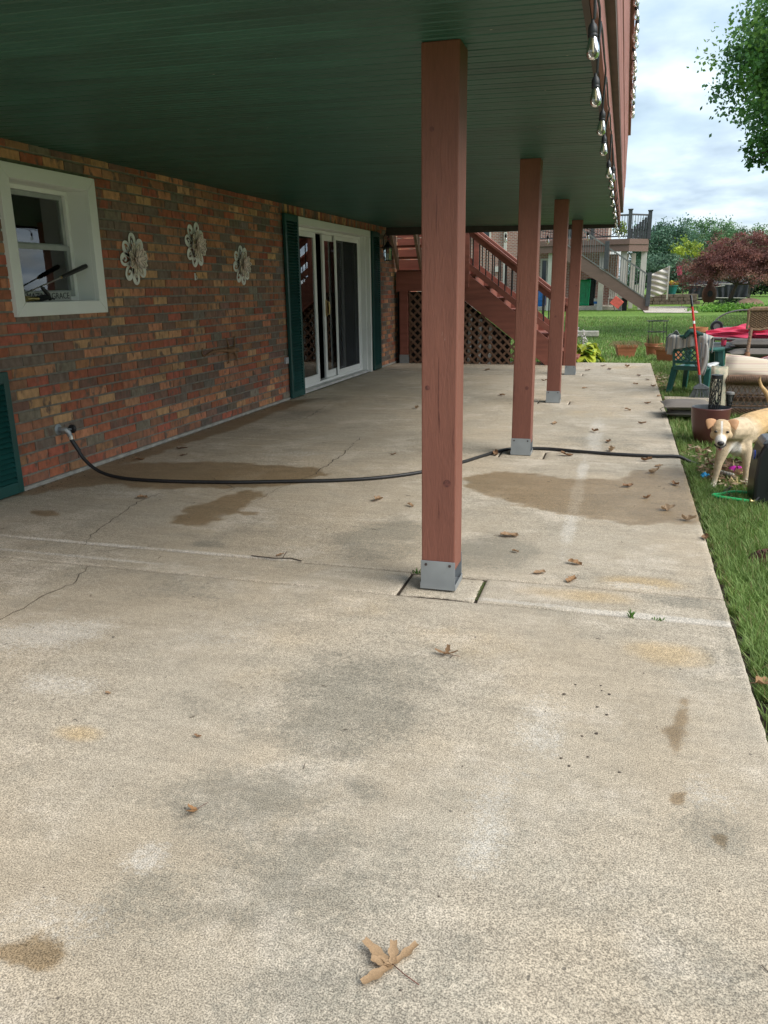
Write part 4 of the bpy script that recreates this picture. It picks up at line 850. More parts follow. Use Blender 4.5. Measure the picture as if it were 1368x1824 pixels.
LT = [(.33, .21, .12), (.22, .12, .06), (.26, .14, .065), (.38, .27, .17), (.17, .10, .065), (.30, .17, .08)]
LM = [leafmesh(i, LT[i % 6], .45 + .22 * (i % 4)) for i in range(8)]
LLAB = {(-.14, 3.46): 'brown oak leaf on the concrete behind the joint, nearer the lawn than the first post', (-.28, 3.3): 'thin curled leaf just behind the joint right of the first post', (.09, 4.98): 'dark leaf lying in the middle of the right wet stain', (.46, 3.99): 'tan leaf hanging over the patio edge between the wet stain and the joint',
    (-1.33, 4.31): 'brown leaf on the pale concrete left of the first post', (-1.11, 4.23): 'small leaf close behind the first post on its left', (-3.31, 5.45): 'dark leaf near the brick wall beyond the tap', (-3.16, 5.22): 'second dark leaf from the brick wall beyond the tap', (-2.74, 4.02): 'small leaf caught in the long crack left of the hose',
    (-.54, 7.25): 'brown leaf just beyond the second post on the open concrete', (-1.28, 9.06): 'lone leaf on the concrete left of the third post', (-.34, 5.85): 'brown leaf in front of the hose beside the second post', (-.02, 6.09): 'large brown leaf touching the back of the hose', (-.42, 3.56): 'pale small leaf between the largest leaf and the joint',
    (.2, 4.72): 'small tan leaf above the pale cupped one on the wet stain', (-.85, 5.75): 'curled leaf against the hose at the left of the second post', (-1.48, 1.88): 'tiny reddish leaf fragment in the left foreground', (-1.08, 1.73): 'tiny dark leaf fragment in the foreground left of the grey stains'}
def leaf(x, y, size, rot, mi, label=None, tilt=(0, 0), z=.004):
    label = label or LLAB.get((x, y)); size *= .72
    o = link(bpy.data.objects.new('dry_leaf', LM[mi])); o.location = (x, y, z); o.rotation_euler = (tilt[0], tilt[1], rot); o.scale = (size, size, size * .8)
    if label: props(o, label, 'leaf')
    else: props(o, 'curled brown oak leaf among those scattered over the patio concrete', 'leaf', 'dry oak leaves scattered on the patio')
# big foreground leaf: three long lobes
def lobed(name, loc, size, rot, label, tint, lobes):
    b = MB(); b.tint = tint
    for ang, L_, w, lift in lobes:
        ca, sa = math.cos(ang), math.sin(ang); V = []
        for i in range(9):
            u = i / 8; ww = w * (.55 + .45 * math.sin(u * 2.6)) * (1 if u < .95 else .6) + (.03 * math.sin(u * 14))
            for s_ in (-1, 0, 1): V.append((u * L_ * ca - s_ * ww * sa, u * L_ * sa + s_ * ww * ca, .03 + lift * u * u + .05 * abs(s_)))
        b.add(V, [(i * 3 + j, i * 3 + j + 1, (i + 1) * 3 + j + 1, (i + 1) * 3 + j) for i in range(8) for j in range(2)])
    b.tint = (.17, .07, .05); b.tube([(0, 0, .05), (.4, -.12, .04), (.85, -.2, .02)], .014, 5)
    m = b.mesh(name, M_LEAF, smooth=True, angle=180); o = link(bpy.data.objects.new(name, m)); o.location = loc; o.scale = (size,) * 3; o.rotation_euler = (0, 0, rot); props(o, label, 'leaf')
lobed('dry_leaf', (-.335, 1.128, .003), .074, R(-13), 'large light brown oak leaf with a thin stem, lowest in the picture', (.36, .235, .13), [(R(170), .95, .13, .18), (R(70), .85, .11, .1), (R(-112), .95, .14, .05), (R(115), .5, .12, .25), (R(200), .55, .13, .1)])
lobed('dry_leaf', (-.92, 1.44, .003), .040, R(80), 'small folded orange-brown leaf lying on the dark grey stain of the foreground', (.30, .16, .07), [(R(180), .9, .2, .5), (R(120), .5, .15, .3)])
lobed('dry_leaf', (-.51, 2.42, .003), .058, R(5), 'dark brown oak leaf on the concrete just in front of the nearest post', (.24, .14, .07), [(R(175), .7, .13, .2), (R(-10), .7, .12, .3), (R(75), .4, .14, .4), (R(-110), .4, .12, .2)])
leaf(-.48, 3.8, .13, .2, 0, 'largest brown leaf on the concrete right of the nearest post'); leaf(.30, 4.49, .10, .3, 3, 'pale cupped leaf on the wet brown stain', tilt=(.5, 0))
leaf(.40, 4.30, .10, -.3, 3, 'pale tan leaf at the patio edge by the lawn, beside the wet stain'); leaf(.50, 2.52, .11, .9, 5, 'pale curled leaf lying in the soil gap at the patio edge, lower right', tilt=(.3, .3), z=-.02)
rl_ = random.Random(9)
for i, (x, y, s_) in enumerate([(-.14, 3.46, .09), (-.14, 3.24, .09), (-.28, 3.3, .08), (-.42, 3.56, .05), (.09, 4.98, .1), (.46, 3.99, .09), (-1.33, 4.31, .11), (-1.11, 4.23, .07), (-.54, 7.25, .11), (-.17, 6.89, .1),
        (-.05, 6.45, .1), (-.02, 6.09, .12), (-.34, 5.85, .12), (.22, 5.78, .1), (.26, 5.41, .1), (.2, 4.72, .07), (-3.31, 5.45, .12), (-3.16, 5.22, .08), (-2.74, 4.02, .09), (-1.49, 3.24, .06), (.22, 7.4, .1), (-1.28, 9.06, .13),
        (-1.48, 1.88, .03), (-1.08, 1.73, .03), (.38, 5.1, .1), (.30, 5.62, .08), (-.85, 5.75, .1), (.3, 8.7, .1), (.1, 8.2, .09), (.4, 10.2, .1), (.35, 10.9, .1), (.25, 11.4, .12), (-.4, 9.9, .1), (-.15, 12.2, .14), (.1, 12.6, .14), (-.25, 12.7, .12),
        (-1.9, 11.8, .12), (-2.6, 10.9, .1), (-.95, 10.6, .1), (-3.4, 5.0, .09), (-2.0, 7.9, .1), (.44, 9.3, .08), (-.45, 12.0, .12), (.2, 10.4, .09), (-1.6, 5.6, .06)]):
    leaf(x, y, s_, rl_.uniform(0, 6.28), rl_.randrange(8), tilt=(rl_.uniform(-.15, .15), rl_.uniform(-.15, .15)))
# twigs, crumbs and small debris
b = MB(); rr = random.Random(21)
for i in range(420):
    y = rr.uniform(.8, 9) ** 1.0; x = rr.uniform(-3.5, .44); s_ = rr.uniform(.001, .0038); b.add([(x - s_, y, .001), (x, y - s_ * .7, .002), (x + s_, y, .002), (x, y + s_ * .7, .001), (x, y, .001 + s_)], [(0, 1, 4), (1, 2, 4), (2, 3, 4), (3, 0, 4)])
for i in range(90):
    x = rr.uniform(-3.4, .4); y = rr.uniform(1, 10); a = rr.uniform(0, 3.14); l = rr.uniform(.008, .03); b.bar((x, y, .003), (x + l * math.cos(a), y + l * math.sin(a), .004), .0013)
for i in range(160):
    y = rr.uniform(3.9, 9); x = -3.585 + abs(rr.gauss(0, .05)); s_ = rr.uniform(.003, .010); b.add([(x - s_, y, .001), (x, y - s_ * .7, .003), (x + s_, y, .002), (x, y + s_, .004)], [(0, 1, 2, 3)])
for i in range(13):
    x, y, s_ = rr.gauss(-.02, .05), rr.uniform(1.85, 2.4), rr.uniform(.003, .006); b.lathe([(s_, .0015), (.0005, .0026)], 7, c=(x, y, 0))
b.build('debris', mat('debris_bits', (.07, .05, .035), var=.5), kind='stuff', label='tiny crumbs, seeds and twigs scattered over the concrete', cat='debris')
t = thing('twig', 'thin dark twig lying on the joint left of the nearest post', 'twig', (-1.48, 3.2, 0))
MB().tube([(-1.62, 3.2, .004), (-1.5, 3.19, .006), (-1.42, 3.21, .005), (-1.36, 3.19, .004)], .0025, 5).build('stem', MATS['debris_bits'], t); MB().tube([(-1.46, 3.2, .005), (-1.45, 3.23, .03)], .002, 5).build('side_shoot', MATS['debris_bits'], t)
# weeds in the joints
def tuft(name, x, y, n, h, label, cat='weed', z=0, col=(.07, .16, .02), group=None):
    b = MB(); r2 = random.Random(int(x * 100 + y * 10))
    for i in range(n):
        a = r2.uniform(0, 6.28); l = h * r2.uniform(.5, 1.2); dx_, dy_ = math.cos(a) * l * .7, math.sin(a) * l * .7; w = .0022; px, py = x + r2.gauss(0, .012), y + r2.gauss(0, .005)
        k = r2.uniform(.7, 1.5); b.tint = tuple(c * k for c in col)
        b.add([(px - w, py, z), (px + w, py, z), (px + dx_ * .5 + w, py + dy_ * .5, z + l * .6), (px + dx_ * .5 - w, py + dy_ * .5, z + l * .6), (px + dx_, py + dy_, z + l * .75)], [(0, 1, 2, 3), (3, 2, 4)])
    return b.build(name, M_BLADE, label=label, cat=cat, group=group)
tuft('weed', .10, 2.905, 14, .035, 'little green weed growing in the joint right of the nearest post')
tuft('weed', .20, 2.905, 8, .02, 'tiny flat weed in the front joint nearer the lawn')
tuft('weed', -.80, 3.17, 14, .025, 'small green weed at the back left corner of the nearest post pad')
b = MB(); r2 = random.Random(3)
for i in range(130):
    x = -.5 + r2.gauss(0, .004); y = r2.uniform(2.95, 3.16); s_ = r2.uniform(.002, .005); b.add([(x - s_, y, -.012), (x, y - s_, -.006), (x + s_, y, -.01), (x, y + s_, -.005)], [(0, 1, 2, 3)])
b.build('joint_moss', mat('moss', (.07, .09, .02), var=.4, scale=60), kind='stuff', label='green moss in the joint right of the nearest post pad', cat='moss')
# ================================================================== GARDEN CLUTTER on the right
G = -.068
M_TERRA = mat('terracotta', (.42, .15, .07), rough=.75, var=.14, scale=6)
M_TERRA2 = mat('orange_terracotta', (.52, .22, .09), rough=.75, var=.12, scale=6)
M_GCHAIR = mat('green_plastic', (.02, .105, .088), rough=.38, var=.10, scale=6)
M_TAUPE = mat('taupe_fabric', (.165, .145, .125), rough=.9, var=.12, scale=10, bump=.001, bscale=160)
M_WICK = mat('brown_wicker', (.17, .095, .055), rough=.7, var=.45, scale=40, bump=.002, bscale=80)
M_WICKT = mat('tan_wicker', (.28, .175, .10), rough=.7, var=.4, scale=40, bump=.002, bscale=80)
M_PINK = mat('raspberry_fabric', (.66, .055, .12), rough=.75, var=.15, scale=8)
M_GREYT = mat('grey_pole', (.17, .16, .15), rough=.5)
M_BLACKP = mat('black_plastic', (.014, .015, .017), rough=.35, var=.1)
def striped(name, cols, freq, axis=1, rough=.9):
    m = bpy.data.materials.new(name); m.use_nodes = True; t = m.node_tree; b = t.nodes['Principled BSDF']; N = t.nodes.new; L = t.links.new
    co = N('ShaderNodeTexCoord'); sp = N('ShaderNodeSeparateXYZ'); L(co.outputs['Object'], sp.inputs[0]); ml = N('ShaderNodeMath'); ml.operation = 'MULTIPLY'; L(sp.outputs[axis], ml.inputs[0]); ml.inputs[1].default_value = freq
    fr = N('ShaderNodeMath'); fr.operation = 'FRACT'; L(ml.outputs[0], fr.inputs[0]); r = N('ShaderNodeValToRGB'); r.color_ramp.interpolation = 'CONSTANT'; L(fr.outputs[0], r.inputs[0])
    e = r.color_ramp.elements
    for i, (p, c) in enumerate(cols):
        q = e[i] if i < 2 else e.new(p); q.position = p; q.color = (*c, 1)
    L(r.outputs[0], b.inputs['Base Color']); b.inputs['Roughness'].default_value = rough
    return m
# -- terracotta pots
def sqpot(name, label, loc, wt, wb, h, rot, m, dt=None):
    t = thing(name, label, 'planter', loc); x, y, z = loc; dt = dt or wt * .55; db = dt * wb / wt
    M3 = Matrix.Rotation(rot, 3, 'Z')
    def ring(wx, wy, zz): return [Vector(loc) + M3 @ Vector((sx * wx / 2, sy * wy / 2, zz)) for sx, sy in ((-1, -1), (1, -1), (1, 1), (-1, 1))]
    b = MB(); R_ = [ring(wb, db, 0), ring(wt * .95, dt * .95, h * .78), ring(wt * 1.03, dt * 1.05, h * .78), ring(wt * 1.05, dt * 1.07, h), ring(wt * .94, dt * .92, h), ring(wt * .90, dt * .88, h * .8)]
    b.add([p for r_ in R_ for p in r_], [(i * 4 + k, i * 4 + (k + 1) % 4, (i + 1) * 4 + (k + 1) % 4, (i + 1) * 4 + k) for i in range(5) for k in range(4)] + [(3, 2, 1, 0)])
    b.build('pot', m, t, bevel=.004); b = MB(); b.add(ring(wt * .9, dt * .88, h * .86), [(0, 1, 2, 3)]); b.build('soil', M_SOIL, t)
    b = MB(); b.add([p for r_ in (ring(wt * .905, dt * .91, h * .5), ring(wt * .93, dt * .93, h * .5), ring(wt * .93, dt * .935, h * .54), ring(wt * .915, dt * .92, h * .54)) for p in r_], [(i * 4 + k, i * 4 + (k + 1) % 4, (i + 1) * 4 + (k + 1) % 4, (i + 1) * 4 + k) for i in range(3) for k in range(4)]); b.build('band', m, t)
    return t
def drygrass(parent, c, rx, ry, n, h, cols, seed, name='dry_grass', fall=.7):
    r = np.random.default_rng(seed); b = MB()
    for i in range(n):
        a = r.uniform(0, 6.28); k = r.uniform(0, 1) ** .5; x, y = c[0] + rx * k * math.cos(a), c[1] + ry * k * math.sin(a); l = h * r.uniform(.4, 1.1); dx_, dy_ = (rx * 1.2 * math.cos(a) + r.normal() * .05) * fall, (ry * 1.2 * math.sin(a) + r.normal() * .05) * fall; w = .003
        b.tint = tuple(np.array(cols[r.integers(len(cols))]) * r.uniform(.7, 1.2)); q = r.uniform(-.3, .7)
        b.add([(x - w, y, c[2]), (x + w, y, c[2]), (x + dx_ * .5 + w, y + dy_ * .5, c[2] + l), (x + dx_ * .5 - w, y + dy_ * .5, c[2] + l), (x + dx_ + w * .4, y + dy_, c[2] + l * q), (x + dx_ - w * .4, y + dy_, c[2] + l * q)], [(0, 1, 2, 3), (3, 2, 4, 5)])
    return b.build(name, M_BLADE, parent, kind=None)
t = sqpot('square_planter', 'terracotta trough planter with dry drooping grass standing alone on the lawn beyond the patio', (.075, 15.0, G), .36, .26, .24, R(14), M_TERRA)
drygrass(t, (.07, 15.0, .13), .18, .10, 260, .10, [(.33, .27, .12), (.16, .2, .05), (.4, .32, .18)], 5)
t = thing('round_pot', 'round terracotta pot holding a black wire plant support', 'flower pot', (.55, 15.2, G))
MB().lathe([(.10, 0), (.135, .19), (.155, .195), (.16, .25), (.145, .25), (.13, .2), (0, .2)], 24, c=(.55, 15.2, G)).build('pot', M_TERRA, t, smooth=True)
MB().lathe([(.118, .09), (.122, .09), (.124, .1), (.12, .1)], 24, c=(.55, 15.2, G)).build('band', M_TERRA, t)
drygrass(t, (.55, 15.2, .13), .12, .12, 90, .2, [(.3, .25, .12), (.15, .22, .05)], 8, 'sprouts', fall=.2)
t = thing('plant_support', 'black wire tower plant support standing in the round terracotta pot', 'plant support', (.58, 15.2, .14))
b = MB()
for x, y in ((.44, 15.1), (.74, 15.12), (.5, 15.34), (.7, 15.34)): b.tube([(x + .02, y, .12), (x, y, .57)], .0055, 5)
b.build('leg', M_BLACKM, t)
for z, s_ in ((.57, 1.2), (.38, 1.05)):
    MB().tube([(.59 + math.cos(a) * .155 * s_, 15.22 + math.sin(a) * .13 * s_, z) for a in [i * 6.2832 / 16 for i in range(17)]], .0065, 5).build('ring', M_BLACKM, t)
t = sqpot('square_planter', 'square terracotta planter partly hidden behind the green chair', (.76, 14.0, G), .36, .27, .28, R(-28), M_TERRA, dt=.3)
drygrass(t, (.76, 14.0, .17), .13, .1, 120, .09, [(.33, .27, .12), (.16, .2, .05)], 6)
t = thing('round_pot', 'bright orange round clay pot behind the green chair, beside the pink umbrella', 'flower pot', (1.05, 12.2, .33))
MB().lathe([(.075, -.02), (.105, .17), (.122, .172), (.128, .23), (.115, .23), (.10, .18), (0, .18)], 24, c=(1.03, 12.2, .38)).build('pot', M_TERRA2, t, smooth=True)
MB().tube([(.985, 12.2, .56), (.965, 12.2, .68), (.955, 12.22, .82)], [.006, .004, .002], 5).build('sprout', mat('lime_leaf', (.25, .42, .05), rough=.5), t)
t = thing('side_stool', 'dark stool under the bright orange clay pot', 'stool', (1.03, 12.2, G))
MB().box(.90, 1.16, 12.07, 12.33, .33, .36).build('seat', M_GCHAIR, t, bevel=.01)
for x, y in ((.92, 12.09), (1.14, 12.09), (.92, 12.31), (1.14, 12.31)): MB().tube([(x, y, G), (x, y, .33)], .015, 6).build('leg', M_GCHAIR, t)
# -- green plastic chair, seen from behind its left side
def plastic_chair(loc, rot, label, drape=True, group=None):
    t = thing('plastic_chair', label, 'chair', (0, 0, 0), group)
    for sx, sy in ((-1, -1), (1, -1)):                        # back legs (-y is the back)
        MB().prism([(sx * .22 - .045, -.20, .40), (sx * .22 + .045, -.20, .40), (sx * .26 + .030, -.29, 0), (sx * .26 - .030, -.29, 0)], (0, .05, 0)).build('leg', M_GCHAIR, t, bevel=.006)
    for sx in (-1, 1): MB().prism([(sx * .22 - .04, .20, .62), (sx * .22 + .04, .20, .62), (sx * .27 + .028, .27, 0), (sx * .27 - .028, .27, 0)], (0, .045, 0)).build('leg', M_GCHAIR, t, bevel=.006)
    b = MB(); b.grid(lambda u, v: ((u - .5) * .48, -.22 + v * .46, .40 - .02 * math.sin(u * math.pi) + .01 * v), 8, 6); o = b.build('seat', M_GCHAIR, t, smooth=True); m_ = o.modifiers.new('sheet', 'SOLIDIFY'); m_.thickness = .02
    MB().box(-.235, .235, -.235, -.215, .36, .42).box(-.235, .235, .235, .25, .36, .40).build('apron', M_GCHAIR, t, bevel=.005)
    def bp(x, z): k = (z - .4) / .42; return (x, -.235 - .08 * k - .03 * (1 - (x / .22) ** 2), z)
    b = MB()                                                # frame of the back
    b.tube([bp(-.215, .40), bp(-.22, .6), bp(-.20, .76), bp(-.12, .81), bp(0, .825), bp(.12, .81), bp(.20, .76), bp(.22, .6), bp(.215, .40)], .020, 8)
    b.tube([bp(-.2, .47), bp(0, .47), bp(.2, .47)], .022, 8); b.build('backrest', M_GCHAIR, t, smooth=True)
    for sg in (1, -1):
        for k in range(-5, 6):
            c = k * .075; pts = []
            for i in range(15):
                z = .47 + i * .34 / 14; x = c + sg * (z - .64)
                if abs(x) < .205 and z < .82 - .3 * abs(x) ** 1.5: pts.append(bp(x, z))
            if len(pts) > 2: MB().tube(pts, .0095, 6).build('back_lath', M_GCHAIR, t, smooth=True)
    for sx in (-1, 1):
        MB().tube([(sx * .215, -.28, .66), (sx * .25, -.2, .645), (sx * .265, 0, .635), (sx * .26, .18, .63), (sx * .235, .24, .60)], [.018, .024, .028, .028, .018], 8).build('armrest', M_GCHAIR, t, smooth=True)
    t.location = loc; t.rotation_euler = (0, 0, rot); t.scale = (.86,) * 3; return t
ch = plastic_chair((.86, 9.98, G), R(-27), 'dark green plastic garden chair with lattice back, draped with a grey striped blanket')
M_BLANK = striped('striped_blanket', [(0, (.36, .35, .32)), (.3, (.24, .25, .25)), (.42, (.44, .42, .38)), (.62, (.17, .2, .22)), (.72, (.33, .32, .29)), (.86, (.40, .36, .30))], 9, 0)
def drape(name, label, cat, fn, nu, nv, m, loc, th=.006):
    t = MB().grid(fn, nu, nv).build(name, m, None, smooth=True, label=label, cat=cat, loc=loc, angle=180); s_ = t.modifiers.new('sheet', 'SOLIDIFY'); s_.thickness = th; return t
cr_, sr_ = math.cos(R(-27)), math.sin(R(-27))
def cw(x, y, z): x, y = x * .86, y * .86; return (.86 + x * cr_ - y * sr_, 9.98 + x * sr_ + y * cr_, G + z * .86)
def blk(u, v):
    x = -.28 + .56 * u; s_ = (v - .55) * .58; f = .012 * math.sin(u * 19 + v * 3) + .008 * math.sin(u * 41)
    if s_ < 0: y, z = -.345 + f - .01, .845 + s_ * (.55 + .4 * (u > .7) + .25 * (u < .15))
    else: y, z = -.285 + min(s_, .06) + f, .845 - max(0, s_ - .05)
    return cw(x, y, z - .02 * math.sin(u * 7) - .02 * abs(2 * u - 1) ** 3)
drape('blanket', 'grey striped blanket hung over the back of the green plastic chair', 'blanket', blk, 26, 16, M_BLANK, cw(0, -.3, .8))
def blk2(u, v):
    x = .155 + .10 * u; z = .74 - .42 * v; return cw(x + .03 * math.sin(v * 3), -.345 - .015 * math.sin(u * 9 + v * 4) - .03 * v, z)
drape('blanket', 'hanging corner of the grey striped blanket beside the broom handle', 'blanket', blk2, 8, 12, M_BLANK, cw(.2, -.3, .6))
def tow(u, v):
    a = u * 2 - 1; return (.60 - .10 + .19 * u, 10.02 + .05 * math.sin(v * 5), .70 - .02 * math.sin(3 * u) - .10 * abs(a) ** 1.5 - .16 * v * (.5 + .5 * abs(a)) + .012 * math.sin(u * 14 + 5 * v))
drape('towel', 'crumpled grey and teal towel over the left corner of the green chair', 'towel', tow, 14, 10, mat('grey_teal_cloth', (.23, .26, .25), rough=.9, var=.25, scale=18, stretch=(6, 6, 1)), (.6, 10.02, .65))
def cap(u, v):
    return (.66 + .21 * u, 9.64 + .10 * v, .665 + .055 * math.sin(math.pi * u ** .6) * (.4 + .6 * math.sin(math.pi * v)) - .05 * max(0, .3 - u) * 3 + .006 * math.sin(20 * u + 9 * v))
drape('green_cloth', 'bunched dark green cloth on top of the striped blanket', 'cloth', cap, 14, 8, mat('dark_green_cloth', (.008, .05, .042), rough=.9, var=.2), (.76, 9.7, .66), th=.03)
def wt(u, v): return cw(.02 + .2 * u, -.12 + .33 * v, .43 + .012 * math.sin(u * 6) * math.sin(v * 5) + .01)
drape('white_towel', 'folded white towel lying on the seat of the green chair', 'towel', wt, 8, 8, mat('white_cloth', (.6, .62, .62), rough=.9, var=.08), cw(.1, 0, .42), th=.03)
# -- broom
t = thing('broom', 'upright broom with red handle and grey angled bristles, leaning on the green chair', 'broom', (.87, 9.42, -.03))
M_REDH = mat('red_enamel', (.55, .02, .012), rough=.35, var=.05); M_BRIS = mat('grey_bristle', (.13, .145, .155), rough=.7, var=.3, scale=60)
top, bot = Vector((.70, 9.62, 1.085)), Vector((.868, 9.43, .13)); L_ = lambda k: top.lerp(bot, k)
MB().tube([L_(0), L_(.01), L_(.13)], [.008, .0135, .0135], 10).build('grip', M_BLACKP, t, smooth=True)
hb = MB().tube([L_(.13), L_(.90)], .0125, 10).build('handle', M_REDH, t, smooth=True)
MB().tube([L_(.29), L_(.32)], .0131, 10).build('sticker', M_VINYL, t)
MB().tube([L_(.895), L_(1.0)], [.015, .012], 8).build('socket', M_BRIS, t, smooth=True)
MB().prism([(.845, 9.42, .135), (.89, 9.42, .135), (.965, 9.42, .095), (.965, 9.42, .075), (.80, 9.42, .075), (.795, 9.42, .095)], (0, .035, 0)).build('head', M_BRIS, t, bevel=.004)
b = MB(); r2 = random.Random(2)
for i in range(150):
    u = r2.random(); x0 = .802 + .16 * u; x1 = .765 + .235 * u + r2.gauss(0, .003); y = 9.425 + .025 * r2.random(); b.tube([(x0, y, .078), (x1, y + r2.gauss(0, .006), -.022 + .004 * r2.random())], .0016, 3, cap=False)
b.build('bristles', M_BRIS, t, kind='stuff')
# -- table with umbrella, cushions etc.
TZ = .43
t = thing('garden_table', 'dark green plastic garden table piled with umbrella and cushions', 'table', (1.7, 11.4, G)); M_TAB = mat('grey_green_plastic', (.10, .125, .12), rough=.4, var=.1)
MB().box(1.06, 2.5, 10.95, 11.85, TZ - .035, TZ).build('tabletop', M_TAB, t, bevel=.015)
for x, y in ((1.22, 11.05), (2.35, 11.05), (1.22, 11.72), (2.35, 11.72)): MB().prism([(x - .07, y, TZ - .035), (x + .07, y, TZ - .035), (x + .04, y, G), (x - .04, y, G)], (0, .06, 0)).build('leg', M_GCHAIR, t, bevel=.01)
MB().box(1.2, 2.4, 11.06, 11.08, TZ - .09, TZ - .036).build('apron', M_TAB, t)
t = thing('folded_umbrella', 'folded raspberry pink garden umbrella lying across the green table', 'umbrella', (1.7, 11.4, .52))
b = MB()
def umb(u, v):
    a = v * 2 * math.pi; r_ = (.055 + .085 * math.sin(min(1, u * 1.6) * 1.4)) * (1 + .22 * math.sin(7 * a + u * 9)) * (1 + .10 * math.sin(u * 31 + 3 * a)) * (1 + .10 * math.sin(13 * a - u * 17))
    if .36 < u < .39: r_ *= .7
    return (1.06 + 1.45 * u, 11.45 + r_ * 1.3 * math.cos(a) + .03 * math.sin(u * 6), .55 + r_ * .85 * math.sin(a) + .03 * u)
b.grid(umb, 90, 64); b.build('canopy', M_PINK, t, smooth=True, angle=70)
MB().tube([(1.045, 11.25, .525), (1.5, 11.22, .50), (2.5, 11.2, .50)], .017, 10).build('pole', M_GREYT, t, smooth=True)
MB().lathe([(.06, -.010), (.066, -.010), (.066, .010), (.06, .010)], 16, c=(0, 0, 0)).build('x', M_GREYT, t) if False else None
MB().tube([(1.575, 11.45 + .12 * math.cos(a), .545 + .085 * math.sin(a)) for a in [i * .45 for i in range(15)]], .011, 6).build('tie_band', mat('grey_band', (.35, .33, .33), rough=.6), t)
t = thing('drinking_cup', 'clear pink patterned tumbler on the near edge of the green table', 'cup', (1.25, 11.0, TZ))
MB().lathe([(.026, 0), (.034, .105), (.031, .105), (.024, .006), (0, .006)], 14, c=(1.24, 11.0, TZ)).build('glass', glassmat('cup_glass', tintc=(.95, .62, .66)), t, smooth=True); MB().lathe([(.0285, .02), (.0335, .08), (.033, .08), (.028, .02)], 14, c=(1.24, 11.0, TZ)).build('print_band', M_PINK, t)
def cushion(label, c, sx, sy, sz, rot=0, tilt=None, m=None, name='seat_cushion', group=None, ties=True):
    t = thing(name, label, 'cushion', c, group); MB().pillow(c, sx, sy, sz, 10, rot, tilt).build('pad', m or M_TAUPE, t, smooth=True, angle=60)
    b = MB(); M3 = Matrix.Rotation(rot, 3, 'Z') @ (tilt or Matrix.Identity(3)); pts = []
    for i in range(41):
        a = i / 40 * 8; s_ = int(a) % 8
        u = [(-1, -1), (0, -1), (1, -1), (1, 0), (1, 1), (0, 1), (-1, 1), (-1, 0), (-1, -1)]; p, q = u[s_], u[(s_ + 1) if s_ < 8 else 0]; k = a - int(a) if i < 40 else 0
        x, y = p[0] + (q[0] - p[0]) * k, p[1] + (q[1] - p[1]) * k; kk = 1 - .18 * .3 * (x * x * (1 - abs(y)) + y * y * (1 - abs(x))); pts.append(Vector(c) + M3 @ Vector((x * sx * kk, y * sy * kk, 0)))
    b.tube(pts, .004, 5).build('piping', m or M_TAUPE, t, smooth=True)
    if ties:
        q = Vector(c) + M3 @ Vector((-sx * .95, -sy * .9, 0)); MB().tube([q, q + Vector((-.03, -.01, -.005)), q + Vector((-.05, .0, -.02)), q + Vector((-.035, -.03, -.035))], .003, 4).build('tie', MATS['black_plastic'] if False else M_BLACKP, t)
    return t
cushion('upper taupe seat cushion on the near edge of the green table', (1.62, 10.9, TZ + .05), .31, .2, .052)
cushion('lower taupe seat cushion jutting below the table edge', (1.58, 10.62, TZ - .045), .31, .2, .050)
cushion('upper of the two taupe cushions stacked at the patio edge behind the brown pot', (.63, 7.94, .110), .22, .2, .040, rot=.06)
cushion('lower of the two taupe cushions stacked at the patio edge behind the brown pot', (.67, 7.98, .038), .22, .2, .038, rot=-.05)
t = thing('low_bench', 'low slatted bench below the lower table cushion', 'bench', (1.6, 10.6, G)); MB().box(1.3, 2.3, 10.45, 10.8, .31, .335).build('seat', M_TAB, t, bevel=.006)
for x in (1.36, 1.58, 2.2): MB().box(x, x + .05, 10.5, 10.54, G, .31).build('leg', M_GCHAIR, t, bevel=.005)
# mesh chair back, wheel
t = thing('wire_mesh_chair', 'curved grey wire mesh chair back rising behind the pink umbrella', 'chair', (1.6, 12.4, G)); arc = [(1.66 + .42 * math.cos(a), 12.5, .60 + .235 * math.sin(a)) for a in [math.pi * i / 20 for i in range(21)]]
MB().tube(arc, .011, 8).build('rim', M_GREYT, t, smooth=True); b = MB()
for i in range(1, 42):
    x = 1.24 + i * .02; h_ = .235 * math.sqrt(max(0, 1 - ((x - 1.66) / .42) ** 2))
    if h_ > .02: b.tube([(x, 12.5, .60), (x, 12.5, .60 + h_)], .0022, 3, cap=False)
for j in range(1, 12):
    z = j * .02; w_ = .42 * math.sqrt(max(0, 1 - (z / .235) ** 2)); b.tube([(1.66 - w_, 12.5, .60 + z), (1.66 + w_, 12.5, .60 + z)], .0022, 3, cap=False)
b.build('wire_mesh', M_BLACKM, t, kind='stuff')
MB().box(1.24, 2.1, 12.3, 12.52, .585, .60).build('shelf', M_GREYT, t, bevel=.004)
for x in (1.28, 2.05): MB().tube([(x, 12.5, G), (x, 12.5, .6)], .012, 8).build('leg', M_GREYT, t)
b = MB().lathe([(.0, 0), (.075, 0), (.085, .015), (.085, .035), (.075, .05), (0, .05)], 20); b.v = [(1.27 + x, 12.25 + z, .615 + y) for x, y, z in b.v]
t = thing('grill_wheel', 'dark round wheel standing behind the pink umbrella', 'wheel', (1.27, 12.25, .53)); b.build('tyre', M_BLACKP, t, smooth=True); b = MB().lathe([(0, -.004), (.045, -.004), (.045, 0)], 16); b.v = [(1.27 + x, 12.25 + z, .615 + y) for x, y, z in b.v]; b.build('hub', M_GREYT, t)
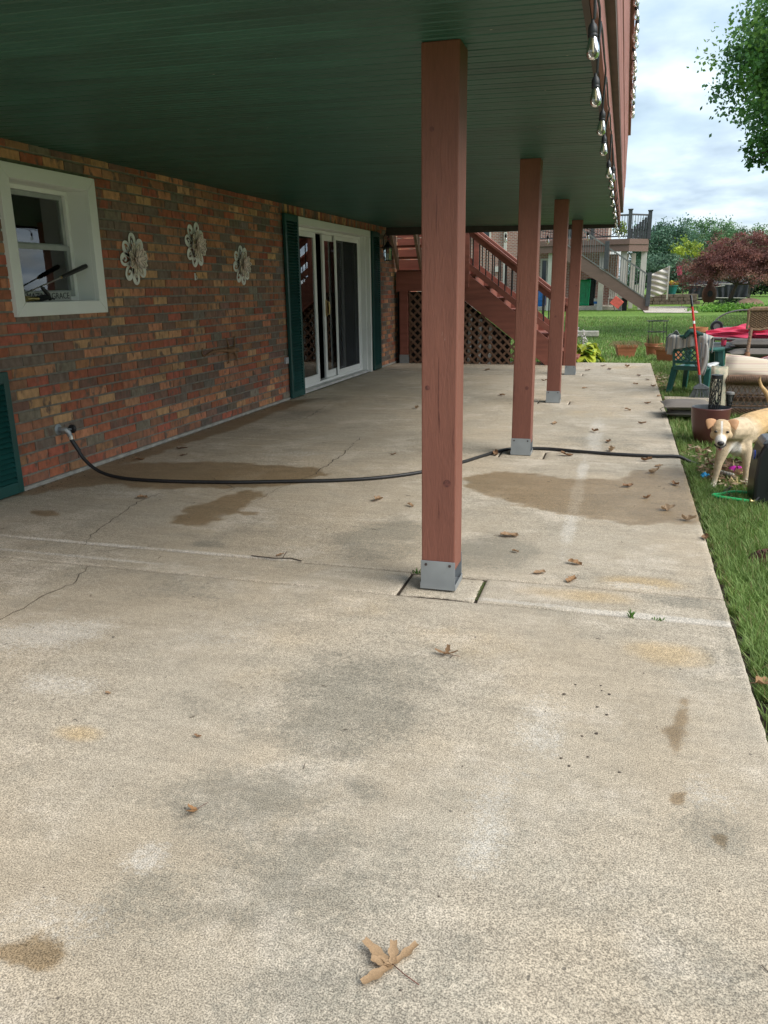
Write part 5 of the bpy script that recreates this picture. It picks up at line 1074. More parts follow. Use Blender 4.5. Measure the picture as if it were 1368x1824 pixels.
# wicker chair (upended, over the table)
t = thing('wicker_chair', 'tan woven wicker chair back at the right edge, resting over the table', 'chair', (1.75, 10.75, .43))
def weave(b, x0, x1, z0, z1, y, nx, nz, r_=.007, bulge=0.0, slope_=0.0):
    for j in range(nz):
        z = z0 + (z1 - z0) * (j + .5) / nz
        pts = [(x0 + (x1 - x0) * i / (nx * 2), y + (.008 if (i + j) % 2 else -.008) - bulge * math.sin(math.pi * i / (nx * 2)), z + slope_ * (i / (nx * 2))) for i in range(nx * 2 + 1)]; b.tube(pts, r_, 4, cap=False)
b = MB(); weave(b, 1.48, 2.1, .665, .86, 10.7, 14, 15, .0075, slope_=.0); b.build('woven_back', M_WICKT, t, kind='stuff', smooth=True); MB().box(1.48, 2.1, 10.705, 10.72, .67, .89).build('backing', M_WICK, t)
MB().tube([(1.455, 10.7, .66), (1.46, 10.7, .80), (1.455, 10.7, .885), (1.50, 10.7, .90), (2.1, 10.7, .905)], [.016, .016, .022, .03, .03], 8).build('rolled_edge', M_WICKT, t, smooth=True)
MB().tube([(1.47, 10.7, .665), (1.6, 10.69, .655), (1.8, 10.68, .70), (2.1, 10.68, .74)], .014, 8).build('lower_edge', M_WICKT, t, smooth=True)
b = MB().tube([(1.50, 10.68, .67), (1.475, 10.55, .52), (1.45, 10.42, .40)], .020, 8); lg = b.build('leg', M_WICK, t, smooth=True)
b = MB()
for i in range(9):
    k = i / 8; p = Vector((1.50, 10.68, .67)).lerp(Vector((1.45, 10.42, .40)), k); b.tube([p + Vector((-.022, -.002, .004)), p + Vector((0, -.022, .0)), p + Vector((.022, -.002, -.004))], .0035, 4)
b.build('binding', M_WICKT, lg); MB().lathe([(0, -.03), (.028, -.03), (.034, 0), (.028, .03), (0, .03)], 10, c=(1.45, 10.42, .375)).build('foot_wrap', mat('copper_wrap', (.36, .17, .09), var=.4, scale=60), t, smooth=True)
# little flag
t = thing('small_flag', 'small stars and stripes flag lying over the black tray at the right edge', 'flag', (1.72, 10.0, .35))
fx, fz = 1.42, .32
def fl(u, v, off=0): return Vector((1.48 + .30 * u + .06 * v, 9.9 + off, .36 + .20 * u * .55 - .09 * v + .012 * math.sin(6 * u)))
M_FR = mat('flag_red', (.5, .03, .04)); M_FW = mat('flag_white', (.72, .7, .7)); M_FB = mat('flag_blue', (.03, .04, .14))
par = None
for k in range(13):
    b = MB(); b.grid(lambda u, v: fl(u, (k + v) / 13), 8, 1); o = b.build('stripe', M_FR if k % 2 == 0 else M_FW, t); m_ = o.modifiers.new('s', 'SOLIDIFY'); m_.thickness = .002
b = MB(); b.grid(lambda u, v: fl(.52 + .48 * u, v * .54, -.003), 6, 3); cn = b.build('canton', M_FB, t)
b = MB(); 
for i in range(6):
    for j in range(4): p = fl(.56 + .07 * i + (.03 if j % 2 else 0), .07 + .12 * j, -.0045); b.add([p + Vector((-.005, 0, 0)), p + Vector((0, 0, -.005)), p + Vector((.005, 0, 0)), p + Vector((0, 0, .005))], [(0, 1, 2, 3)])
b.build('stars', M_FW, cn, kind='stuff')
# black tray rack with green bottles
t = thing('wire_rack', 'black wire rack holding green glowing jars behind the striped cushion', 'rack', (1.4, 9.6, .3))
b = MB()
MB().tube([(1.30, 9.55, .37), (1.45, 9.55, .355), (2.0, 9.5, .30)], .008, 6).build('top_rail', M_BLACKP, t); MB().tube([(1.30, 9.55, .22), (2.0, 9.5, .18)], .010, 6).build('lower_rail', M_BLACKP, t)
for x in (1.30, 1.55, 1.8): MB().tube([(x, 9.55, .37), (x, 9.55, G)], .009, 6).build('upright', M_BLACKP, t)
MB().box(1.28, 2.0, 9.45, 9.75, .195, .205).build('shelf', M_BLACKP, t)
MG = mat('green_jar', (.06, .45, .22), rough=.25)
for i, x in enumerate((1.375, 1.50)):
    t = thing('green_jar', ['left bright green jar lying on the black rack', 'right bright green jar lying on the black rack, nearer the frame edge'][i], 'jar', (x, 9.5, .24))
    MB().tube([(x - .05, 9.47, .243), (x - .045, 9.47, .243), (x + .035, 9.47, .24), (x + .045, 9.47, .24)], [.018, .028, .028, .020], 12).build('jar', MG, t, smooth=True); MB().tube([(x + .045, 9.47, .24), (x + .062, 9.47, .239)], .021, 12).build('lid', M_BLACKP, t)
t = thing('plastic_bin', 'pale grey plastic bin on the ground behind the wicker sofa', 'bin', (1.25, 10.0, G)); MB().lathe([(.10, 0), (.13, .33), (.14, .33), (.14, .35), (.12, .35), (.1, .05), (0, .05)], 18, c=(1.22, 10.0, G)).build('body', mat('pale_plastic', (.45, .45, .43), rough=.5), t, smooth=True)
MB().lathe([(.141, .30), (.146, .30), (.146, .315), (.141, .315)], 18, c=(1.22, 10.0, G)).build('rim_band', MATS['pale_plastic'], t)
# -- wicker sofa seen from its end
t = thing('wicker_sofa', 'brown wicker sofa with thick rolled arm and open diamond weave, behind the dog', 'sofa', (1.3, 8.4, G))
MB().tube([(.985, 8.32, .22), (.985, 8.30, .28), (1.02, 8.29, .315), (1.2, 8.28, .318), (1.75, 8.28, .315)], [.02, .032, .043, .046, .046], 12).build('arm_roll', M_WICK, t, smooth=True)
b = MB()
for i in range(46):
    x = 1.0 + i * .0165; r_ = .0475; b.tube([(x + .004 * math.cos(a), 8.28 + r_ * math.cos(a), .317 + r_ * math.sin(a)) for a in [math.pi * .7 + k * .5 for k in range(9)]], .0042, 4, cap=False)
b.build('arm_binding', M_WICKT if False else M_WICK, t, kind='stuff', smooth=True)
for z, r_ in ((.262, .010), (.165, .009), (.06, .010)): MB().tube([(.985, 8.3, z), (1.75, 8.3, z - .0)], r_, 6).build('cross_cane', M_WICK, t, smooth=True)
b = MB()
for i in range(15):
    x = .985 + i * .052
    for sg in (-1, 1):
        b.tube([(x, 8.295, .262), (x + sg * .052, 8.288, .165), (x + sg * .104, 8.295, .07)], .0055, 4, cap=False)
b.build('diamond_weave', M_WICK, t, kind='stuff')
b = MB(); weave(b, .985, 1.75, -.04, .035, 8.30, 18, 7, .007); b.build('woven_base', M_WICK, t, kind='stuff')
MB().tube([(.985, 8.30, .29), (.975, 8.30, G)], .018, 8).build('leg', M_WICK, t, smooth=True); MB().tube([(1.75, 8.30, .29), (1.75, 8.30, G)], .018, 8).build('leg', M_WICK, t, smooth=True)
MB().box(1.0, 1.75, 8.35, 9.0, .10, .13).build('seat_deck', M_WICK, t)
MB().box(1.0, 1.75, 8.45, 8.98, -.01, .24).build('bright_backing', mat('painted_bright_gaps', (.74, .62, .57), var=.3, scale=40), t)  # pale colour paints the brightness seen through the open weave
M_STR = striped('cream_stripe_fabric', [(0, (.66, .55, .42)), (.34, (.52, .36, .28)), (.37, (.68, .58, .46)), (.60, (.60, .46, .36)), (.63, (.68, .58, .46)), (.9, (.58, .40, .35))], 15, 2)
cushion('plump cream striped cushion resting on the wicker sofa arm', (1.25, 8.42, .395), .28, .125, .085, tilt=Matrix.Rotation(R(9), 3, 'Y') @ Matrix.Rotation(R(55), 3, 'X'), m=M_STR, name='striped_cushion', ties=False)
M_FLO = mat('floral_fabric', (.52, .45, .33), rough=.9, var=.08, col2=(.33, .36, .26), c2scale=26, c2pos=.58)
cushion('cream floral cushion standing on end at the left of the wicker sofa', (.93, 8.30, .19), .075, .25, .05, tilt=Matrix.Rotation(R(84), 3, 'X'), m=M_FLO, name='floral_cushion', ties=False)
# -- big brown pot with lantern and solar light
t = thing('large_pot', 'large glossy reddish brown plastic pot with grey inside, behind the dog', 'flower pot', (.735, 6.75, G)); M_BPOT = mat('brown_glazed', (.115, .040, .034), rough=.32, var=.12, scale=5); M_INPOT = mat('grey_pot_lining', (.12, .13, .14), rough=.5)
pc = (.722, 6.78, G)
MB().lathe([(.0, 0), (.078, 0), (.105, .05), (.130, .14), (.145, .24), (.150, .32), (.145, .325)], 36, c=pc).build('pot', M_BPOT, t, smooth=True)
MB().lathe([(.145, .3255), (.141, .32), (.136, .24), (.12, .15), (.001, .145)], 36, c=pc).build('lining', M_INPOT, t, smooth=True)
t = thing('cut_metal_lantern', 'black cylindrical lantern with leafy cut-out sides standing in the large brown pot', 'lantern', (.748, 6.84, .10))
lc = (.752, 6.86); LR = .046; z0, z1 = .10, .505
MB().lathe([(LR, z1 - .03), (LR, z1), (LR - .006, z1), (0.001, z1 - .004)], 20, c=(*lc, 0)).build('lid', M_BLACKP, t); MB().lathe([(LR, z0), (LR, z0 + .06), (.001, z0 + .06)], 20, c=(*lc, 0)).build('base', M_BLACKP, t)
b = MB(); r2 = random.Random(12); NA, NZ = 44, 50
cells = set()
for k in range(27):                                   # wandering branch strips leave leaf-shaped holes
    a = r2.uniform(0, NA); dr_ = r2.choice([-.45, -.2, .2, .45])
    for j in range(NZ): cells.add((int(a) % NA, j)); a += dr_; dr_ = dr_ if r2.random() > .12 else -dr_
for i, j in cells:
    a0, a1 = i * 2 * math.pi / NA, (i + 1) * 2 * math.pi / NA; za, zb = z0 + .06 + (z1 - z0 - .09) * j / NZ, z0 + .06 + (z1 - z0 - .09) * (j + 1) / NZ; P_ = lambda a, z, r_=LR: (lc[0] + r_ * math.cos(a), lc[1] + r_ * math.sin(a), z)
    b.add([P_(a0, za), P_(a1, za), P_(a1, zb), P_(a0, zb)], [(0, 1, 2, 3)])
o = b.build('cut_out_side', M_BLACKP, t); m_ = o.modifiers.new('s', 'SOLIDIFY'); m_.thickness = .002
mat('frosted_diffuser', (.3, .29, .27), rough=.5)
t = thing('solar_torch', 'small black slotted solar torch light beside the lantern, behind the dog', 'garden light', (.845, 6.80, .10)); tcx, tcy = .862, 6.86
MB().lathe([(.001, .372), (.030, .370), (.033, .362), (.033, .352), (.028, .350)], 16, c=(tcx, tcy, 0)).build('solar_cap', M_GREYT, t, smooth=True)
b = MB()
for k in range(14):
    a = k * 2 * math.pi / 14; b.bar((tcx + .030 * math.cos(a), tcy + .030 * math.sin(a), .352), (tcx + .012 * math.cos(a), tcy + .012 * math.sin(a), .235), .006, .003)
b.build('slotted_cup', M_BLACKP, t)
for z, r_ in ((.352, .031), (.30, .0235), (.27, .018), (.236, .0125)): MB().tube([(tcx + r_ * math.cos(a), tcy + r_ * math.sin(a), z) for a in [i * .4 for i in range(17)]], .0025, 4).build('hoop', M_BLACKP, t)
MB().lathe([(.02, .35), (.010, .245), (.001, .245)], 10, c=(tcx, tcy, 0)).build('diffuser', MATS['frosted_diffuser'], t, smooth=True); MB().tube([(tcx, tcy, .24), (tcx, tcy, .10)], [.009, .005], 8).build('stake', M_BLACKP, t, smooth=True)
# -- black machine case
t = thing('pressure_washer', 'tall black and grey pressure washer housing at the right edge of the lawn', 'machine', (.97, 5.05, G))
b = MB(); P_ = [(.805, G), (.80, .10), (.808, .24), (.83, .305), (.86, .318), (1.15, .318), (1.15, G)]
b.prism([(x, 4.92, z) for x, z in P_], (0, .26, 0)); b.build('housing', M_BLACKP, t, bevel=.018)
MB().prism([(.822, 4.945, .306), (.845, 4.945, .335), (.90, 4.945, .342), (1.15, 4.945, .342), (1.15, 4.945, .306)], (0, .21, 0)).build('top_cover', mat('grey_top', (.14, .15, .165), rough=.4), t, bevel=.008)
MB().tube([(.90, 5.0, .343), (.93, 5.0, .36), (1.05, 5.0, .36), (1.08, 5.0, .343)], .010, 8).build('handle', MATS['grey_top'], t, smooth=True)
MB().tube([(.800, 5.0, .235), (.792, 5.0, .235)], .028, 12).build('knob', mat('blue_plastic', (.01, .05, .42), rough=.35), t, bevel=.002)
for k in range(5): MB().box(.88 + k * .045, .905 + k * .045, 4.914, 4.921, .02, .20).build('vent_slot', M_GREYT, t)
t = thing('power_cable', 'loose black cable curling out over the grass from the pressure washer', 'cable', (.7, 5.0, G)); MB().tube(spline([(.84, 4.93, .0), (.80, 4.90, -.03), (.73, 4.97, -.035), (.69, 5.03, -.03), (.665, 5.12, -.03), (.70, 5.2, -.03)], 6), .006, 6).build('cable', M_BLACKP, t, smooth=True); MB().tube([(.70, 5.2, -.03), (.715, 5.23, -.028)], .010, 6).build('plug', M_BLACKP, t)
MGH = mat('bright_green_hose', (.01, .42, .12), rough=.4)
t = thing('green_hose', 'short length of bright green hose with a brass fitting on the grass', 'hose', (.7, 4.95, G))
MB().tube(spline([(.785, 4.91, -.028), (.70, 4.935, -.026), (.64, 4.955, -.025), (.592, 4.98, -.024), (.600, 5.01, -.024), (.635, 5.035, -.026), (.72, 5.13, -.03), (.80, 5.15, -.035)], 6), .0095, 8).build('hose', MGH, t, smooth=True)
MB().tube([(.785, 4.91, -.028), (.793, 4.907, -.028), (.797, 4.906, -.028), (.812, 4.902, -.028)], [.012, .014, .010, .010], 10).build('fitting', M_BRASS, t, smooth=True)
# toys
t = thing('blue_toy', 'small bright blue rubber toy by the front paw of the dog', 'dog toy', (.585, 5.5, G)); MB().lathe([(0, 0), (.018, .006), (.024, .02), (.016, .034), (.009, .04), (0.001, .046)], 10, c=(.587, 5.52, -.045)).tube([(.575, 5.5, -.03), (.565, 5.49, -.015)], [.009, .006], 6).build('body', mat('blue_rubber', (.02, .3, .6), rough=.4), t, smooth=True); MB().tube([(.60, 5.51, -.02), (.612, 5.50, -.01)], .006, 6).build('nub', MATS['blue_rubber'], t)
t = thing('purple_toy', 'magenta soft toy in the dry leaves under the dog', 'dog toy', (.795, 5.72, G)); MB().tube([(.752, 5.70, -.02), (.765, 5.70, -.02), (.795, 5.71, -.012), (.812, 5.71, -.02), (.83, 5.72, -.01), (.842, 5.72, -.008)], [.010, .024, .027, .022, .026, .012], 10).build('body', mat('magenta_plush', (.40, .012, .28), rough=.8), t, smooth=True); MB().tube([(.80, 5.69, -.005), (.815, 5.68, .012)], .008, 6).build('ear', MATS['magenta_plush'], t)
t = thing('rope_toy', 'grey and white knotted rope toy in the leaves under the dog', 'dog toy', (.72, 5.6, G)); MR = striped('rope_stripe', [(0, (.42, .4, .35)), (.4, (.2, .22, .2)), (.6, (.5, .48, .42))], 60, 0); MB().tube([(.685, 5.60, -.025), (.70, 5.60, -.02), (.73, 5.58, -.018), (.76, 5.55, -.025), (.775, 5.53, -.03)], [.010, .020, .016, .022, .012], 10).build('rope', MR, t, smooth=True); MB().tube([(.672, 5.61, -.02), (.69, 5.60, -.012)], .016, 8).build('knot', MR, t, smooth=True)
# pale finger-lobed leaf
lobed('dry_leaf', (.775, 5.36, -.03), .055, R(10), 'pale yellow many-fingered leaf in front of the dog', (.62, .50, .24), [(R(80), 1.0, .07, .5), (R(20), .9, .06, .3), (R(-30), .8, .06, .2), (R(130), .9, .07, .5), (R(-80), .9, .07, .1), (R(175), .8, .06, .3), (R(-125), .8, .06, .2)])
# leaf litter
def litter(name, label, cx, cy, rx, ry, n, size, seed, z=-.05, cols=((.40, .28, .17), (.28, .17, .09), (.48, .38, .26), (.17, .09, .06)), h=.03):
    r = np.random.default_rng(seed); a = r.uniform(0, 6.283, n); k = np.sqrt(r.uniform(0, 1, n)); P = np.stack([cx + rx * k * np.cos(a), cy + ry * k * np.sin(a), z + r.uniform(0, h, n) + h * (1 - k)], -1)
    c = np.array(cols)[r.integers(0, len(cols), n)] * r.uniform(.75, 1.25, (n, 1)); V1, F1, T1 = leafquads(P, size, c, .5, flat=.55, jit=.5); npobj(name, npmesh(name, V1, F1, M_LEAF, T1), label=label, cat='leaves', kind='stuff')
litter('leaf_litter', 'drift of pale dry leaves in the grass under the dog', .76, 5.72, .2, .42, 420, .055, 3)
litter('leaf_litter', 'line of dry leaves gathered against the patio corner by the green chair', .55, 11.1, .14, 1.1, 380, .055, 4, z=-.045)
litter('leaf_litter', 'dry leaves scattered beside the large brown pot', .62, 6.3, .12, .35, 110, .05, 5)
t = thing('dirt_mound', 'small mound of dark brown soil in the lawn at the right edge', 'dirt', (.75, 3.93, G)); b = MB(); b.grid(lambda u, v: (.75 + (.02 + .085 * v) * math.cos(u * 6.2832), 3.93 + (.02 + .075 * v) * math.sin(u * 6.2832), -.018 - .05 * v * v + .006 * math.sin(u * 50) * v + .004 * math.sin(v * 30)), 28, 8); b.build('heap', mat('mound_soil', (.07, .03, .018), rough=1, var=.5, scale=60, bump=.01, bscale=80), t, smooth=True); MB().lathe([(.0, 0), (.02, .0), (.001, .012)], 8, c=(.74, 3.9, -.018)).build('clod', MATS['mound_soil'], t)
# -- hosta, flowers and stone
t = thing('hosta', 'bushy yellow-green hosta plant at the far patio edge behind the last post', 'plant', (-.62, 13.6, G)); MH = mat('hosta_leaf', (.42, .50, .045), rough=.4, var=.25, scale=14, trans=.2, tint=True); r2 = random.Random(5)
for i in range(85):
    a = r2.uniform(0, 6.283); el = r2.uniform(.1, 1.35); L0 = r2.uniform(.16, .27); w = L0 * .60; b = MB(); k = r2.uniform(.6, 1.15); b.tint = (.44 * k, .50 * k, .05 * k) if r2.random() < .8 else (.16, .3, .03)
    rr_ = .16 * (1 - el / 2); base = Vector((-.60 + rr_ * math.cos(a), 13.62 + rr_ * math.sin(a), .02 + .26 * r2.uniform(.15, 1) * math.sin(el * .9 + .2) )); d = Vector((math.cos(a) * math.cos(el * .7), math.sin(a) * math.cos(el * .7), .55 * math.sin(el))); sd_ = Vector((-math.sin(a), math.cos(a), 0)); V = []
    for q in range(7):
        u = q / 6; ww = w * math.sin(math.pi * min(1, u * .88 + .10)) ** .75
        for s_ in (-1, 0, 1): V.append(base + d * L0 * u + sd_ * s_ * ww * .6 + Vector((0, 0, .02 * abs(s_) - .16 * u * u * .9)))
    b.add(V, [(q * 3 + j, q * 3 + j + 1, (q + 1) * 3 + j + 1, (q + 1) * 3 + j) for q in range(6) for j in range(2)]); b.build('leaf', MH, t, smooth=True)
b = MB(); r2 = random.Random(8); ms = mat('pale_flower', (.62, .55, .58), rough=.7, var=.2)
t = thing('flowering_spikes', 'pale lilac and white flower spikes rising above the hosta', 'flowers', (-.75, 14.3, G))
for i in range(9):
    x = -.83 + r2.uniform(-.10, .22); y = 14.2 + r2.uniform(-.1, .1); h_ = r2.uniform(.30, .52); s_ = MB().tube([(x, y, -.05), (x + .02, y, h_)], .004, 4).build('stem', MATS['lime_leaf'], t); b = MB()
    for k in range(16): z = h_ - .16 + k * .011; a = r2.uniform(0, 6.28); b.lathe([(0, -.012), (.014, 0), (0.001, .012)], 5, c=(x + .02 + .022 * math.cos(a), y + .02 * math.sin(a), z))
    b.build('blossom', ms, s_, kind='stuff')
t = thing('stone_slab', 'low pale stone slab lying on the lawn beyond the hosta', 'stone', (-.85, 20.6, G)); MB().box(-1.25, -.56, 20.3, 20.7, -.02, .105).build('slab', mat('pale_stone', (.42, .38, .31), rough=.9, var=.3, scale=12, bump=.01), t, bevel=.02); MB().box(-1.15, -.7, 20.35, 20.65, G, -.021).build('foot', MATS['pale_stone'], t)

# ================================================================== DOG
def organic(parts, voxel=.006, smooth=6):
    """blend round limbs into one continuous skin"""
    b = MB()
    for kind, *a in parts:
        if kind == 't': b.tube([Vector(p) for p, _ in a[0]], [r_ for _, r_ in a[0]], 12)
        else:
            c, rx, ry, rz, rot = a; M3 = rot.to_matrix().to_3x3() if rot is not None else Matrix.Identity(3); n = 14
            prof = [(math.sin(math.pi * i / 10), -math.cos(math.pi * i / 10)) for i in range(1, 10)]
            vs = [Vector(c) + M3 @ Vector((rx * q * math.cos(2 * math.pi * k / n), ry * q * math.sin(2 * math.pi * k / n), rz * z)) for q, z in prof for k in range(n)]
            m = len(prof); fs = [(i * n + k, i * n + (k + 1) % n, (i + 1) * n + (k + 1) % n, (i + 1) * n + k) for i in range(m - 1) for k in range(n)] + [tuple(range(n - 1, -1, -1)), tuple((m - 1) * n + k for k in range(n))]; b.add(vs, fs)
    me = b.mesh('body', M_FUR); o = link(bpy.data.objects.new('tmp', me))
    r_ = o.modifiers.new('r', 'REMESH'); r_.mode = 'VOXEL'; r_.voxel_size = voxel; s_ = o.modifiers.new('s', 'SMOOTH'); s_.iterations = smooth; s_.factor = .6
    m2 = bpy.data.meshes.new_from_object(o.evaluated_get(bpy.context.evaluated_depsgraph_get())); bpy.data.objects.remove(o); return m2
M_FUR = mat('short_fur', (.6, .42, .24), rough=.85, tint=True, var=.20, scale=26, stretch=(1, 1, 1.6), bump=.004, bscale=120)
dog = thing('dog', 'cream and white short-haired dog with folded ears standing in the grass, facing the camera', 'dog', (.85, 5.6, G))
from mathutils import Euler
V3 = Vector
hd = V3((.634, 5.29, .325))                            # centre of the skull
T_ = []
T_.append(('t', [((.735, 5.47, .235), .062), ((.79, 5.55, .265), .095), ((.86, 5.68, .288), .098), ((.93, 5.80, .300), .086), ((1.0, 5.93, .305), .078), ((1.055, 6.02, .300), .070), ((1.08, 6.06, .285), .04)]))
T_.append(('t', [((.74, 5.46, .20), .05), ((.77, 5.50, .175), .06), ((.80, 5.55, .19), .055)]))                                            # chest
T_.append(('t', [((.785, 5.53, .295), .082), ((.735, 5.44, .305), .074), ((.672, 5.34, .315), .064)]))                                       # neck
T_.append(('t', [((.715, 5.46, .245), .052), ((.668, 5.40, .17), .041), ((.650, 5.38, .09), .026), ((.641, 5.37, .02), .020), ((.632, 5.365, -.035), .018), ((.625, 5.335, -.052), .022), ((.622, 5.315, -.056), .018)]))   # its right fore leg
T_.append(('t', [((.80, 5.52, .24), .052), ((.822, 5.50, .16), .040), ((.832, 5.49, .09), .026), ((.836, 5.485, .02), .020), ((.838, 5.48, -.035), .018), ((.833, 5.45, -.052), .022), ((.831, 5.43, -.056), .018)]))
for dx_, dy_ in ((0, .0), (.10, -.085)):
    T_.append(('t', [((.985 + dx_, 6.03 + dy_, .27), .062), ((.95 + dx_, 5.99 + dy_, .20), .048), ((.955 + dx_, 6.01 + dy_, .14), .030), ((1.0 + dx_, 6.08 + dy_, .085), .020), ((.99 + dx_, 6.065 + dy_, .02), .016), ((.98 + dx_, 6.05 + dy_, -.04), .018), ((.965 + dx_, 6.02 + dy_, -.055), .019)]))
T_.append(('t', [((1.045, 6.05, .345), .026), ((1.035, 6.09, .40), .021), ((1.005, 6.10, .46), .017), ((.962, 6.10, .51), .0135), ((.945, 6.09, .555), .010), ((.948, 6.08, .582), .006)]))   # tail
T_.append(('e', hd + V3((0, .0, .010)), .062, .064, .060, None)); T_.append(('e', hd + V3((-.003, -.03, -.006)), .056, .050, .050, None))
T_.append(('t', [(hd + V3((-.002, -.035, -.026)), .042), (hd + V3((-.007, -.075, -.048)), .037), (hd + V3((-.009, -.108, -.062)), .031), (hd + V3((-.010, -.122, -.066)), .024)]))                       # muzzle
T_.append(('t', [(hd + V3((-.002, -.02, -.070)), .032), (hd + V3((-.006, -.065, -.092)), .026), (hd + V3((-.008, -.094, -.098)), .018)]))                                                       # lower jaw
for sg in (-1, 1): T_.append(('e', hd + V3((sg * .042, -.030, -.026)), .026, .026, .028, None)); T_.append(('e', hd + V3((sg * .027, -.058, .016)), .018, .012, .010, None))
me = organic(T_, .0062, 5)
nf = len(me.polygons); cen = np.zeros(nf * 3); me.polygons.foreach_get('center', cen); cen = cen.reshape(-1, 3)
tan_ = np.array([.55, .36, .17]); pale = np.array([.58, .45, .30]); white = np.array([.72, .67, .60]); C_ = np.tile(tan_, (nf, 1))
def mixm(C0, col, w): w = np.clip(w, 0, 1)[:, None]; return C0 * (1 - w) + col * w
X_, Y_, Z_ = cen.T; nz_ = rng.normal(0, .12, nf)
C_ = mixm(C_, pale, (.26 - Z_) / .1 + nz_ * .3); C_ = mixm(C_, pale, ((5.62 - Y_) / .1) * .9)
C_ = mixm(C_, white, (1 - np.hypot((X_ - .745) / .05, (Z_ - .17) / .07)) * 3 * (Y_ < 5.52)); C_ = mixm(C_, white, ((.19 - Z_) / .04) * (np.abs(Y_ - 5.75) < .22) * (Z_ > .1))
C_ = mixm(C_, white, (.0 - Z_) / .05)
hx = X_ - hd.x; hz = Z_ - hd.z; hy = Y_ - hd.y; head = (np.abs(hx) < .075) & (hy < .02) & (hz > -.125)
C_[head] = np.array([.58, .42, .25]); blaze = np.clip((.0075 + np.clip(-hz - .01, 0, .06) * .55 - np.abs(hx + .005)) / .004, 0, 1) * head * (hz < .062); C_ = mixm(C_, white, blaze)
C_ = mixm(C_, white, head * np.clip((-.078 - hy) / .014, 0, 1) * (hz < -.012)); C_ = mixm(C_, np.array([.16, .09, .07]), head * (hy < -.03) * np.clip(1 - np.abs(hz + .086) / .006, 0, 1) * 1.2)
at = me.attributes.new('tint', 'FLOAT_COLOR', 'FACE'); at.data.foreach_set('color', np.concatenate([C_, np.ones((nf, 1))], 1).ravel()); me.materials.clear(); me.materials.append(M_FUR); me.shade_smooth()
me.transform(Matrix.Translation(-ORG[dog])); o = link(bpy.data.objects.new('body', me)); o.parent = dog; ORG[o] = ORG[dog]
M_NOSE = mat('nose_skin', (.035, .028, .03), rough=.35); M_EYE = mat('dark_eye', (.02, .013, .01), rough=.1); M_EAR = mat('ear_fur', (.55, .30, .155), rough=.8, var=.15, scale=40); M_EARI = mat('ear_inner', (.55, .33, .24), rough=.8)
b = MB().lathe([(.001, -.016), (.014, -.012), (.021, 0), (.017, .011), (.001, .014)], 12); b.v = [(hd.x - .0105 + x, hd.y - .138 + y * .7, hd.z - .060 + z) for x, y, z in b.v]; b.build('nose', M_NOSE, dog, smooth=True, angle=80)
for sg in (-1, 1):
    c = hd + V3((-.004 + sg * .034, -.0700, .0005)); b = MB().lathe([(.001, -.0075), (.0085, -.005), (.0115, 0), (.0085, .005), (.001, .0075)], 10); b.v = [(c.x + x, c.y + y * .55, c.z + z) for x, y, z in b.v]; b.build('eye', M_EYE, dog, smooth=True, angle=80)
    b = MB(); q = hd                                     # folded ear flap: rises, then hangs outwards
    E_ = [[(.030, -.005, .066), (.036, -.014, .050), (.044, -.022, .034)], [(.050, -.008, .074), (.052, -.022, .052), (.056, -.032, .026)], [(.072, -.012, .077), (.070, -.028, .050), (.068, -.038, .018)], [(.090, -.014, .072), (.084, -.030, .044), (.076, -.040, .010)], [(.102, -.012, .064), (.094, -.028, .036), (.082, -.038, .004)]]
    b.add([(q.x + sg * x, q.y + y, q.z + z) for row in E_ for x, y, z in row], [((i * 3 + j, i * 3 + j + 1, (i + 1) * 3 + j + 1, (i + 1) * 3 + j) if sg > 0 else (i * 3 + j, (i + 1) * 3 + j, (i + 1) * 3 + j + 1, i * 3 + j + 1)) for i in range(4) for j in range(2)])
    o = b.build('ear', M_EAR, dog, smooth=True, angle=180); m_ = o.modifiers.new('s', 'SOLIDIFY'); m_.thickness = .005; m_ = o.modifiers.new('u', 'SUBSURF'); m_.levels = 2; m_.render_levels = 2
b = MB(); b.tube([hd + V3((-.040, -.080, -.078)), hd + V3((-.024, -.104, -.088)), hd + V3((-.009, -.118, -.092)), hd + V3((.008, -.106, -.088)), hd + V3((.026, -.082, -.078))], .0055, 6); b.build('lips', M_NOSE, dog, smooth=True)
MB().tube([hd + V3((-.008, -.085, -.093)), hd + V3((-.009, -.114, -.100))], [.013, .010], 8).build('tongue', mat('tongue', (.42, .14, .14), rough=.4), dog, smooth=True)
# ================================================================== NEIGHBOUR'S HOUSE and deck
def farbrick():
    m = bpy.data.materials.new('distant_brick'); m.use_nodes = True; t = m.node_tree; b = t.nodes['Principled BSDF']; N = t.nodes.new; L = t.links.new
    geo = N('ShaderNodeNewGeometry'); sp = N('ShaderNodeSeparateXYZ'); L(geo.outputs['Position'], sp.inputs[0]); cb_ = N('ShaderNodeCombineXYZ'); L(sp.outputs[0], cb_.inputs[0]); L(sp.outputs[2], cb_.inputs[1])
    br = N('ShaderNodeTexBrick'); L(cb_.outputs[0], br.inputs['Vector']); br.inputs['Scale'].default_value = 1; br.inputs['Brick Width'].default_value = .22; br.inputs['Row Height'].default_value = .085; br.inputs['Mortar Size'].default_value = .012
    br.inputs['Color1'].default_value = (.36, .165, .115, 1); br.inputs['Color2'].default_value = (.25, .11, .08, 1); br.inputs['Mortar'].default_value = (.42, .38, .33, 1); L(br.outputs[0], b.inputs['Base Color']); b.inputs['Roughness'].default_value = .9; return m
M_FB_ = farbrick(); M_DECKB = mat('brown_composite', (.155, .095, .075), rough=.7, var=.12, scale=4, stretch=(.5, 4, 4)); M_DKG = mat('charcoal_rail', (.055, .055, .06), rough=.5); M_OFFW = mat('off_white_post', (.55, .52, .46), rough=.6, var=.08)
